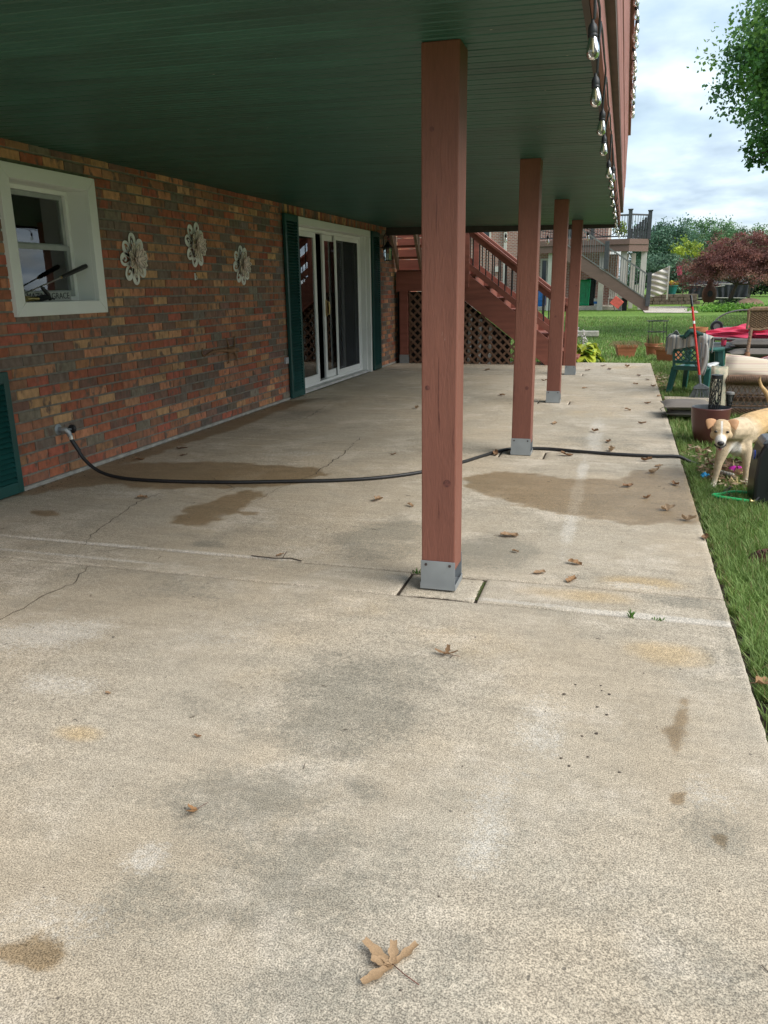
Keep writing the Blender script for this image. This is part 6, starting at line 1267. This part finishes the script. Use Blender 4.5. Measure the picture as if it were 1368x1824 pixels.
nh = thing('neighbour_house', 'two-storey red brick neighbouring house seen between the far posts', 'house', (-6, 46.5, 0))
MB().box(-16, -.5, 46.3, 56, -.08, 2.75).box(-16, -1.1, 46.3, 56, 2.75, 6.6).build('wall', M_FB_, nh)
MB().prism([(-16.5, 45.8, 6.6), (-.8, 45.8, 6.6), (-3.5, 51.2, 9), (-16.5, 51.2, 9)], (0, 0, .12)).prism([(-16.5, 56.6, 6.6), (-.8, 56.6, 6.6), (-3.5, 51.2, 9), (-16.5, 51.2, 9)], (0, 0, .12)).build('roof', mat('shingle_grey', (.10, .095, .09), rough=.9, var=.3, scale=6), nh)
def nwin(x0, x1, z0, z1, nm='window'):
    f = frame_y(MB(), x0, x1, z0, z1, .09, 46.2, 46.31).build(nm, M_OFFW, nh); MB().box(x0 + .09, x1 - .09, 46.24, 46.25, z0 + .09, z1 - .09).build('pane', M_DARKGL, f); MB().box((x0 + x1) / 2 - .025, (x0 + x1) / 2 + .025, 46.21, 46.25, z0 + .09, z1 - .09).build('muntin', M_OFFW, f)
def frame_y(b, x0, x1, z0, z1, w, y0, y1):
    return b.box(x0, x0 + w, y0, y1, z0, z1).box(x1 - w, x1, y0, y1, z0, z1).box(x0 + w, x1 - w, y0, y1, z0, z0 + w).box(x0 + w, x1 - w, y0, y1, z1 - w, z1)
M_DARKGL = mat('dark_window', (.02, .03, .035), rough=.1)
nwin(-4.6, -3.9, 1.3, 2.6); nwin(-8.4, -7.4, 3.6, 4.9); nwin(-3.9, -2.9, 3.6, 5.1, 'window')
MB().box(-6.65, -6.5, 46.15, 46.3, 0, 5.8).build('downspout', M_OFFW, nh); MB().box(-7.1, -6.9, 46.1, 46.3, 1.95, 2.25).build('meter_box', M_OFFW, nh)
nd = thing('neighbour_deck', 'raised brown composite deck with charcoal railing and white support posts on the neighbouring house', 'deck', (-2.5, 42, 0))
P0, P1, P2 = (-5.2, 42.0), (.04, 42.0), (.95, 42.9)
def wallseg(b, p, q, z0, z1, th=.05): b.prism([(p[0], p[1], z0), (q[0], q[1], z0), (q[0], q[1], z1), (p[0], p[1], z1)], (0, th, 0)); return b
for p, q in ((P0, P1), (P1, P2)):
    wallseg(MB(), p, q, 3.06, 3.31).build('upper_fascia', M_DECKB, nd); wallseg(MB(), (p[0], p[1] + .06), (q[0], q[1] + .06), 2.73, 3.05).build('lower_fascia', M_DECKB, nd)
b = MB(); b.prism([(P0[0], 42.1, 3.22), (P1[0], 42.1, 3.22), (P2[0], 43, 3.22), (.95, 46.2, 3.22), (P0[0], 46.2, 3.22)], (0, 0, .07)); b.build('deck_floor', M_DECKB, nd)
for x, y, w in ((-.18, 42.3, .30), (.78, 43.0, .27), (-3.72, 42.3, .24), (-1.2, 42.5, .26), (.30, 45.4, .22), (-.05, 45.9, .2)): MB().box(x - w / 2, x + w / 2, y, y + w, -.07, 2.74).build('support_post', M_OFFW, nd, bevel=.01)
for x, y, z1 in ((.0, 42.05, 4.62), (.93, 42.85, 4.6), (-1.75, 42.05, 4.5), (-3.4, 42.05, 4.5), (-5.1, 42.05, 4.5)):
    p = MB().box(x - .09, x + .09, y, y + .18, 3.31, z1).build('rail_post', M_DKG, nd); MB().box(x - .12, x + .12, y - .03, y + .21, z1, z1 + .05).build('post_cap', M_DKG, p)
MB().box(-5.1, 0, 42.1, 42.16, 4.36, 4.44).build('top_rail', M_DKG, nd); MB().box(-5.1, 0, 42.1, 42.16, 3.40, 3.46).build('lower_rail', M_DKG, nd)
wallseg(MB(), (.05, 42.1), (.92, 42.93), 4.38, 4.46).build('top_rail', M_DKG, nd)
me = MB().box(-.014, .014, -.014, .014, 3.46, 4.36).mesh('baluster', M_DKG)
for i in range(40):
    o = link(bpy.data.objects.new('baluster', me)); o.parent = nd; o.location = (-5.0 + i * .125 + 2.5, .13, 0)
for i in range(7):
    k = (i + .5) / 7; x, y = .06 + .86 * k, 42.12 + .82 * k; MB().box(x - .058, x + .058, y, y + .03, 3.32, 3.78 + .105 * i).build('screen_board', M_DKG, nd)
    MB().box(x - .012, x + .012, y - .03, y - .005, 3.7, 4.39).build('baluster', M_DKG, nd)
ns2 = thing('neighbour_stairs', 'long brown staircase with grey metal balusters descending from the neighbouring deck', 'staircase', (0, 41.2, 0)); k_ = 41.2 / 42
def sz(z): return 1.22 + (z - 1.22) * k_
for y in (41.1, 41.95): MB().prism([(-2.31, y, sz(2.62)), (1.13, y, sz(.42)), (1.13, y, sz(-.06)), (.87, y, sz(-.07)), (-2.31, y, sz(1.98))], (0, .06, 0)).build('stringer', M_DECKB, ns2)
MB().prism([(-3.4, 41.1, 3.28), (-2.31, 41.1, sz(2.62)), (-2.31, 41.1, sz(1.98)), (-3.4, 41.1, 2.7)], (0, .06, 0)).build('stringer', M_DECKB, ns2)
for i in range(15):
    x = -2.9 + i * .265; z = sz(2.88) - i * .172 - .05; MB().box(x, x + .29, 41.17, 41.94, z - .03, z).build('tread', M_DECKB, ns2)
def rz(x, z0=3.82, x0=-2.24, z1=1.60, x1=1.0): return sz(z0) + (x - x0) * (sz(z1) - sz(z0)) / (x1 - x0)
M_GRL = mat('grey_rail', (.16, .155, .15), rough=.5)
MB().bar((-3.3, 41.1, rz(-3.3)), (1.0, 41.1, rz(1.0)), .07, .07).build('handrail', M_GRL, ns2); MB().bar((-3.3, 41.1, rz(-3.3) - 1.12), (1.0, 41.1, rz(1.0) - 1.12), .05, .05).build('lower_rail', M_GRL, ns2)
me = MB().box(-.014, .014, -.014, .014, -1.12, 0).mesh('baluster', M_GRL)
for i in range(37):
    x = -3.2 + i * .112; o = link(bpy.data.objects.new('baluster', me)); o.parent = ns2; o.location = (x, -.1, rz(x))
for x, z0, z1 in ((-.97, 1.9, 3.18), (1.06, .15, 1.70)): MB().box(x - .10, x + .10, 41.0, 41.2, z0, z1).build('newel_post', M_DKG, ns2, bevel=.01)
# things under and beside that deck
def ltub(name, x0, x1, z0, z1, y, m, label, tilt=.15):
    t = thing(name, label, 'tub', ((x0 + x1) / 2, y, z0)); d = .18
    b = MB(); b.add([(x0 + .06, y + d, z0 + .06), (x1 - .1, y + d, z0 + .06), (x1 - .06, y + d, z1 - .06), (x0 + .1, y + d, z1 - .06), (x0, y, z0), (x1 - .05, y, z0), (x1, y, z1), (x0 + .04, y, z1)], [(0, 1, 2, 3), (0, 4, 5, 1), (1, 5, 6, 2), (2, 6, 7, 3), (3, 7, 4, 0)]); b.build('shell', m, t)
    MB().tube([(x0, y, z0), (x1 - .05, y, z0), (x1, y, z1), (x0 + .04, y, z1), (x0, y, z0)], .03, 6).build('rim', m, t)
    for k in range(3): xx = x0 + (x1 - x0) * (.28 + .22 * k); MB().box(xx - .02, xx + .02, y + d - .05, y + d - .01, z0 + .2, z1 - .2).build('rib', m, t)
ltub('plastic_sled', -2.75, -1.76, .16, 1.42, 43.6, mat('kelly_green', (.01, .30, .12), rough=.35), 'bright green plastic tub leaning upright under the neighbouring deck')
ltub('black_tub', -2.0, -1.5, .14, 1.50, 43.95, M_BLACKP, 'black tub leaning behind the bright green one under the neighbouring deck')
t = thing('blue_barrel', 'blue plastic barrel under the neighbouring deck, left of the green tub', 'barrel', (-4.1, 43.6, .12)); MB().lathe([(.0, 0), (.25, 0), (.29, .1), (.29, .75), (.24, .85), (0, .85)], 16, c=(-4.3, 43.6, .12)).build('drum', mat('blue_drum', (.015, .14, .42), rough=.4), t, smooth=True); MB().lathe([(.295, .3), (.305, .33), (.295, .36)], 16, c=(-4.3, 43.6, .12), cap=False).build('hoop', MATS['blue_drum'], t)
t = thing('white_bucket', 'small white bucket on the neighbouring patio right of the green tub', 'bucket', (-1.35, 43.2, .12)); MB().lathe([(0, 0), (.12, 0), (.15, .38), (.14, .38), (.11, .02), (0, .02)], 14, c=(-1.38, 43.1, .12)).build('pail', M_OFFW, t, smooth=True); MB().lathe([(.135, .12), (.145, .24)], 14, c=(-1.38, 43.1, .12), cap=False).build('blue_label', MATS['blue_drum'], t)
M_CORAL = mat('coral_fabric', (.62, .11, .08), rough=.7)
t = thing('red_folding_chair', 'coral red folding chair tilted at the foot of the neighbouring staircase', 'chair', (-.35, 40.9, G)); MB().prism([(-.70, 40.9, .33), (-.42, 40.9, .66), (-.03, 40.9, .36), (-.30, 40.9, .04)], (0, .05, 0)).build('seat', M_CORAL, t, bevel=.02); MB().prism([(-.64, 40.88, .29), (-.62, 40.88, .31), (-.24, 40.88, .05), (-.26, 40.88, .03)], (0, .02, 0)).build('fold', M_CORAL, t)
for a, c in (((-.55, .30), (-.42, G)), ((-.15, .22), (-.12, G)), ((-.42, .64), (-.36, .78))): MB().tube([(a[0], 40.97, a[1]), (c[0], 41.0, c[1])], .02, 6).build('leg', M_GREYT, t)
t = thing('dark_box', 'dark brown box behind the coral red folding chair', 'box', (.0, 41.4, G)); MB().box(-.12, .12, 42.0, 42.3, G, .50).build('body', M_BLACKP, t); MB().box(-.14, .14, 41.98, 42.32, .50, .54).build('lid', M_BLACKP, t)
for i, x in enumerate((-.55, .45)):
    t = thing('patio_chair', ['white slatted patio chair under the deck, left of the corner post', 'white slatted patio chair under the deck, right of the corner post'][i], 'chair', (x, 44.2, .12))
    for j in range(6): MB().box(x - .25 + j * .09, x - .19 + j * .09, 44.0, 44.04, .5, 1.15).build('back_slat', M_OFFW, t)
    MB().box(x - .28, x + .30, 43.6, 44.0, .48, .52).build('seat', M_OFFW, t)
    for dx_, dy_ in ((-.25, 43.62), (.26, 43.62), (-.25, 43.98), (.26, 43.98)): MB().box(x + dx_ - .02, x + dx_ + .02, dy_, dy_ + .04, .12, .48).build('leg', M_OFFW, t)
t = thing('patio_table', 'dark round patio table under the neighbouring deck', 'table', (.1, 44.8, .12)); MB().lathe([(0, .78), (.5, .78), (.5, .82), (0, .82)], 16, c=(.1, 45, 0)).build('top', M_DECKB, t); MB().tube([(.1, 45, .12), (.1, 45, .78)], .05, 8).build('pedestal', M_DECKB, t)
# white cloth on a pole, planter, wall, swing, chiminea...
t = thing('white_sheet', 'white pleated privacy cloth hanging beside the neighbouring stairs', 'cloth', (1.9, 50, 0)); M_SHEET = mat('white_canvas', (.62, .58, .53), rough=.85, var=.06)
def sheet(u, v):
    x = 1.2 + 1.12 * u; zt = 1.62 + .52 * u; zb = .32 + .12 * u + .3 * u ** 4; z = zt + (zb - zt) * v; return (x, 50 + .09 * math.sin((v * 1.2 - u * .75) * 24 + 2 * u) * (1 - .4 * u) + .05 * math.sin(u * 9), z + .10 * v * math.sin(u * 3))
o = MB().grid(sheet, 20, 60).build('canvas', M_SHEET, t, smooth=True, angle=180); m_ = o.modifiers.new('s', 'SOLIDIFY'); m_.thickness = .01
MB().box(2.30, 2.38, 49.95, 50.05, .3, 2.16).build('pole', M_OFFW, t); MB().box(1.22, 1.28, 49.95, 50.05, G, 1.7).build('pole', M_OFFW, t)
t = thing('retaining_wall', 'low grey-brown block retaining wall beyond the neighbouring path', 'wall', (3, 54, G)); M_BLOCK = mat('wall_block', (.16, .12, .095), rough=.9, var=.35, scale=8, bump=.01); r2 = random.Random(6)
for row in range(3):
    x = 1.2 + .15 * (row % 2)
    while x < 4.2: w = r2.uniform(.32, .5); MB().box(x + .01, x + w - .01, 53 + r2.uniform(-.03, .03), 53.4, G + row * .21, G + row * .21 + .195).build('block', M_BLOCK, t, bevel=.02); x += w
MB().box(1.2, 4.3, 53.45, 58, G, .52).build('backfill', M_LAWN, t)
t = thing('teal_planter', 'teal pot of orange and yellow flowers on the retaining wall', 'planter', (2.65, 53.6, .55)); MB().lathe([(0, 0), (.22, 0), (.32, .48), (.36, .5), (.36, .56), (0, .56)], 16, c=(2.75, 53.4, .52)).build('pot', mat('teal_glaze', (.01, .13, .12), rough=.4), t, smooth=True)
def clumps(C0, rad, n, clump_r, per, size, cols, seed, surf=.5, lo=-1., flatc=.7, aspect=.6, droop=0.):
    r = np.random.default_rng(seed); d = r.normal(size=(n * 3, 3)); d /= np.linalg.norm(d, axis=1)[:, None]; d = d[d[:, 2] > lo][:n]; k = (surf + (1 - surf) * r.uniform(0, 1, len(d)))[:, None]
    P = np.array(C0) + d * k * np.array(rad) * (1 + .12 * r.normal(size=(len(d), 1)))
    cr_ = clump_r * r.uniform(.55, 1.3, len(d)); pts = np.repeat(P, per, 0) + r.normal(size=(len(d) * per, 3)) * np.repeat(cr_, per)[:, None] * np.array([1, 1, flatc]) * .6
    if droop: pts[:, 2] -= droop * ((pts[:, 0] - C0[0]) ** 2 / rad[0] ** 2 + (pts[:, 1] - C0[1]) ** 2 / rad[1] ** 2)
    cc = np.array(cols)[r.integers(0, len(cols), len(d))] * r.uniform(.75, 1.25, (len(d), 1)); T = np.repeat(cc, per, 0) * r.uniform(.7, 1.3, (len(pts), 1)); return leafquads(pts, size, T, aspect, jit=.4)
M_FOL = mat('foliage', (.06, .12, .03), rough=.6, tint=True, var=.1, trans=.3); M_BARK = mat('bark', (.11, .085, .065), rough=.95, var=.4, scale=8, stretch=(3, 3, .6), bump=.02, bscale=20)
def tree(name, label, base, trunk_h, trunk_r, C0, rad, n, clump_r, per, size, cols, seed, cat='tree', lean=(0, 0), **k):
    t = thing(name, label, cat, base); bx, by, bz = base; r2 = random.Random(seed); b = MB(); top = Vector((C0[0], C0[1], C0[2] + rad[2] * .3))
    b.tube([(bx, by, bz), (bx + (top.x - bx) * .2, by, bz + trunk_h * .5), (bx + (top.x - bx) * .4, by + (top.y - by) * .4, bz + trunk_h), tuple(top)], [trunk_r * 1.3, trunk_r, trunk_r * .8, trunk_r * .2], 8)
    b.build('trunk', M_BARK, t, smooth=True); s_ = Vector((bx + (top.x - bx) * .4, by + (top.y - by) * .4, bz + trunk_h))
    for i in range(7):
        a = i * .9 + r2.random(); e = Vector((C0[0] + rad[0] * .8 * math.cos(a), C0[1] + rad[1] * .8 * math.sin(a), C0[2] + rad[2] * r2.uniform(-.4, .6))); m_ = s_.lerp(e, .5) + Vector((0, 0, -.08 * rad[2])); MB().tube([s_, m_, e], [trunk_r * .45, trunk_r * .28, trunk_r * .08], 6).build('limb', M_BARK, t, smooth=True)
    V1, F1, T1 = clumps(C0, rad, n, clump_r, per, size, cols, seed, **k); V1 = V1 - np.array(base); npobj('crown', npmesh('crown', V1, F1, M_FOL, T1), t); return t
V1, F1, T1 = clumps((2.75, 53.4, 1.15), (.34, .3, .14), 26, .1, 14, .10, [(.5, .42, .05), (.5, .16, .05), (.10, .2, .03), (.3, .35, .06)], 3); npobj('flowers', npmesh('flowers', V1 - np.array((2.65, 53.6, .55)), F1, M_FOL, T1), t)
t = thing('covered_swing', 'large garden swing under loose black covers with pale cords, behind the red maple', 'garden swing', (5.5, 56, 0)); M_TARP = mat('black_tarp', (.018, .020, .028), rough=.55, var=.2, scale=3)
def tarp(u, v):
    x = 3.9 + 3.45 * u; zt = 1.62 - .25 * min(1, u * 2.2) - .12 * u + .06 * math.sin(u * 8); z = zt + (1.05 - zt) * v; return (x, 56 - .25 * v + .05 * math.sin(u * 40 + v * 6), z - .16 * math.sin(math.pi * min(1, u * 1.3)) * v)
o = MB().grid(tarp, 60, 10).build('upper_cover', M_TARP, t, smooth=True, angle=180); m_ = o.modifiers.new('s', 'SOLIDIFY'); m_.thickness = .015
def tarp2(u, v):
    x = 3.88 + 3.5 * u; z = 1.08 - .02 * math.sin(u * 5) + (.22 - 1.08) * v; return (x, 55.7 + .06 * math.sin(u * 55 + v * 3 * math.sin(u * 9)) * (.3 + v), z + .05 * math.sin(u * 7) * v)
o = MB().grid(tarp2, 80, 12).build('lower_cover', M_TARP, t, smooth=True, angle=180); m_ = o.modifiers.new('s', 'SOLIDIFY'); m_.thickness = .015
MB().box(3.9, 7.35, 55.75, 56.9, .12, .22).build('seat_base', M_TARP, t)
for pts in ([(3.88, 55.6, 1.07), (4.3, 55.6, 1.04), (5.6, 55.6, 1.10), (7.38, 55.6, 1.09)], [(4.6, 55.6, .98), (5.2, 55.6, .92), (6.0, 55.6, 1.0)], [(4.1, 55.6, .24), (5.5, 55.6, .27), (7.3, 55.6, .23)]): MB().tube(pts, .022, 5).build('cord', M_OFFW, t)
for x in (4.0, 7.25): MB().tube([(x, 55.9, G), (x, 55.9, 1.5)], .035, 6).build('frame_leg', M_BLACKP, t)
t = thing('chiminea', 'rusty brown clay chiminea on a black stand in front of the black-covered swing', 'chiminea', (4.4, 48, G)); cc_ = (4.43, 48, 0)
MB().lathe([(0, .15), (.25, .16), (.36, .35), (.385, .6), (.35, .85), (.22, 1.0), (.16, 1.12), (.13, 1.3), (.16, 1.36), (.11, 1.36), (.1, 1.1), (0, 1.0)], 22, c=cc_).build('body', mat('rusty_clay', (.13, .065, .045), rough=.8, var=.5, scale=3), t, smooth=True)
b = MB()
b.prism([(4.43 + .14 * math.cos(a), 47.605, .62 + .17 * math.sin(a)) for a in [i * .524 for i in range(12)]], (0, .05, 0)); b.build('mouth', M_BLACKP, t)
for a in (.3, 2.4, 4.6): MB().tube([(4.43 + .22 * math.cos(a), 48 + .22 * math.sin(a), .2), (4.43 + .42 * math.cos(a), 48 + .42 * math.sin(a), G)], .025, 5).build('leg', M_BLACKP, t)
t = thing('flag_pole', 'thin garden pole with a small pink flag beyond the neighbouring stairs', 'flag', (2.95, 47, G)); MB().tube([(3.0, 47, G), (2.95, 47, 1.0), (2.83, 47, 2.15)], .016, 6).build('pole', mat('copper_pole', (.35, .22, .15), rough=.5), t)
o = MB().grid(lambda u, v: (2.84 - .27 * u * (1 - .2 * v) + .03 * v, 47 + .04 * math.sin(u * 7 + v * 3), 2.10 - .10 * u - .50 * v * (1 - .12 * u) + .05 * u * (1 - v)), 8, 10).build('flag', mat('pink_flag', (.62, .10, .16), rough=.8, col2=(.75, .6, .6), c2scale=5, c2pos=.6), t, smooth=True, angle=180); m_ = o.modifiers.new('s', 'SOLIDIFY'); m_.thickness = .006
t = thing('boulder', 'large brown boulder among the bed plants right of the maple trunk', 'boulder', (6.1, 44, G)); b = MB(); r2 = random.Random(4)
b.grid(lambda u, v: (5.95 + .70 * math.sin(v * 1.57) * math.cos(u * 6.2832) * (1 + .06 * math.sin(5 * u * 6.28 + 2 * v)), 44 + .45 * math.sin(v * 1.57) * math.sin(u * 6.2832), G + .47 * math.cos(v * 1.57) ** .8 * (1 + .08 * math.sin(u * 12.56 + 1))), 24, 10); b.build('rock', mat('brown_rock', (.26, .17, .115), rough=.9, var=.3, scale=4, bump=.03), t, smooth=True, angle=60); MB().box(5.4, 6.5, 43.7, 44.3, G - .03, G + .02).build('bed', M_SOIL, t)
t = thing('white_canister', 'small white gas canister beside the maple trunk', 'canister', (4.95, 46.5, G)); MB().lathe([(0, 0), (.15, 0), (.17, .06), (.17, .24), (.1, .32), (.05, .36), (0.001, .36)], 14, c=(5.0, 47.2, G)).build('tank', M_OFFW, t, smooth=True); MB().lathe([(.05, .34), (.09, .36), (.09, .42), (.04, .42)], 10, c=(5.0, 47.2, G)).build('valve', M_GREYT, t)
t = thing('chime_post', 'grey weathered post with a pale wind chime at the right edge under the maple', 'post', (6.4, 47, G)); MB().box(6.25, 6.37, 47, 47.12, .1, 1.45).build('post', mat('grey_wood', (.28, .26, .24), rough=.9), t)
for i in range(4): MB().tube([(6.42 + i * .05, 46.95, 1.35), (6.42 + i * .05, 46.95, .65 + .06 * i)], .014, 5).build('chime_tube', M_GREYT, t)
MB().box(6.20, 6.62, 46.93, 47.0, 1.38, 1.42).build('hanger', MATS['grey_wood'], t)
# ground cover and bed plants
def bush(name, label, C0, rad, n, cr_, per, size, cols, seed, cat='plant', kind=None, **k):
    V1, F1, T1 = clumps(C0, rad, n, cr_, per, size, cols, seed, **k); return npobj(name, npmesh(name, V1, F1, M_FOL, T1), label=label, cat=cat, kind=kind)
bush('ground_cover', 'bright green low ground cover plants along the bed edge below the maple', (4.9, 39.5, .02), (1.95, 1.3, .20), 420, .14, 14, .10, [(.18, .36, .045), (.11, .25, .03)], 11, kind='stuff', surf=.2, lo=-.1)
bush('bed_plants', 'dark leafy bed plants at the foot of the maple', (5.2, 44.6, .05), (.9, .5, .30), 60, .15, 16, .12, [(.03, .06, .02), (.05, .10, .03)], 12, kind='stuff', lo=-.1)
bush('pot_plant', 'yellow-green plant on the neighbouring deck by the corner rail post', (-.45, 43.5, 3.85), (.32, .3, .45), 40, .1, 14, .10, [(.28, .36, .05), (.2, .3, .05)], 13)
# ---- trees
GR1 = [(.09, .18, .08), (.12, .22, .095), (.15, .26, .10)]; GRB = [(.10, .19, .12), (.12, .22, .135), (.08, .16, .10)]  # far leaf colours lightened in place of distance haze
RED = [(.20, .075, .065), (.27, .105, .085), (.155, .065, .055), (.28, .14, .10)]  # maple reds paled too, haze put into the colour
tree('red_maple', 'wide domed dark red Japanese maple in the bed at the right edge', (5.15, 46, G), 1.15, .10, (6.05, 46, 2.0), (3.3, 2.4, 1.62), 760, .34, 84, .105, RED, 21, surf=.35, lo=-.35, flatc=.38, aspect=.35, droop=.45)
V1, F1, T1 = clumps((5.7, 45, 3.1), (1.9, 1, .5), 34, .16, 16, .16, RED, 22, lo=.1, flatc=.5, aspect=.3); npobj('wispy_top', npmesh('wispy_top', V1 - np.array((5.15, 46, G)), F1, M_FOL, T1), bpy.data.objects['red_maple'])
tree('garden_tree', 'tall leafy green tree overhanging the sky at the top right corner', (6.6, 22.5, G), 2.8, .20, (5.85, 22, 6.05), (3.75, 3.3, 2.5), 1500, .40, 100, .10, [(.09, .20, .065), (.125, .26, .07), (.18, .32, .07)], 31, surf=.62, lo=-.95, aspect=.75)
V1, F1, T1 = clumps((2.95, 21.6, 4.1), (.65, .5, .35), 30, .22, 26, .11, [(.09, .2, .05), (.06, .15, .04)], 33, aspect=.7); npobj('lower_branch_leaves', npmesh('lower_branch_leaves', V1 - np.array((6.6, 22.5, G)), F1, M_FOL, T1), bpy.data.objects['garden_tree'])
MB().tube([(5.2, 22, 4.6), (4.1, 21.8, 4.5), (3.0, 21.6, 4.15), (2.5, 21.6, 3.95)], [.05, .035, .02, .008], 6).build('limb', M_BARK, bpy.data.objects['garden_tree'], smooth=True)
TB = [('leafy_tree', 'dark green tree with spiky top just right of the neighbouring deck', 3.2, 86, 3.3, 6.9, GRB), ('leafy_tree', 'rounded mid green tree in the middle of the distant tree line', 7.4, 92, 3.9, 7.2, GR1), ('leafy_tree', 'lower green tree at the right of the distant tree line, left of the maple top', 11.2, 95, 3.4, 6.9, GR1),
      ('leafy_tree', 'green tree showing just over the red maple', 15.4, 97, 3.6, 6.0, GR1), ('leafy_tree', 'farthest right tree in the distant line', 21, 100, 4.6, 6.6, GR1)]
for i, (nm, lb, x, y, rx, top, cl) in enumerate(TB): tree(nm, lb, (x, y, G), top * .3, .2, (x, y, top * .56), (rx, rx * .8, top * .46), 260, .62, 84, .21, cl, 40 + i, surf=.45, lo=-.7)
tree('yellow_tree', 'small yellow-green tree in front of the distant tree line', (5.25, 82, G), 1.5, .1, (5.25, 82, 3.9), (1.4, 1.2, 1.25), 50, .4, 40, .22, [(.36, .42, .05), (.25, .34, .05)], 50)
tree('white_pine', 'broad grey-green layered pine left of the red maple', (2.9, 68, G), 1., .2, (2.7, 68, 1.75), (3.1, 2.2, 1.75), 230, .55, 44, .24, [(.10, .18, .11), (.13, .22, .13), (.07, .135, .08)], 51, flatc=.35, aspect=.4, lo=-.7)
tree('white_pine', 'second grey-green pine, partly hidden behind the pink flag and swing', (5.9, 70, G), 1., .2, (5.6, 70, 1.3), (2.6, 2.0, 1.35), 150, .5, 44, .24, [(.10, .18, .11), (.07, .135, .08)], 52, flatc=.35, aspect=.4, lo=-.7)
bush('dark_hedge', 'dark low hedge under the distant trees at the right', (12, 78, .75), (7, 2, .9), 300, .5, 24, .28, [(.02, .045, .018), (.035, .07, .025)], 53, cat='hedge', lo=-.5)
# trees outside the picture that the door glass mirrors
for i, (x, y, top) in enumerate(((14, 9, 8), (17, 24, 9), (20, 40, 10))): tree('shade_tree', ['shade tree far to the right of the patio', 'shade tree to the right beyond the lawn', 'tall shade tree to the right beyond the beds'][i], (x, y, G), 2.2, .2, (x, y, top * .6), (3.4, 3.4, top * .4), 90, .8, 30, .5, GR1, 60 + i)
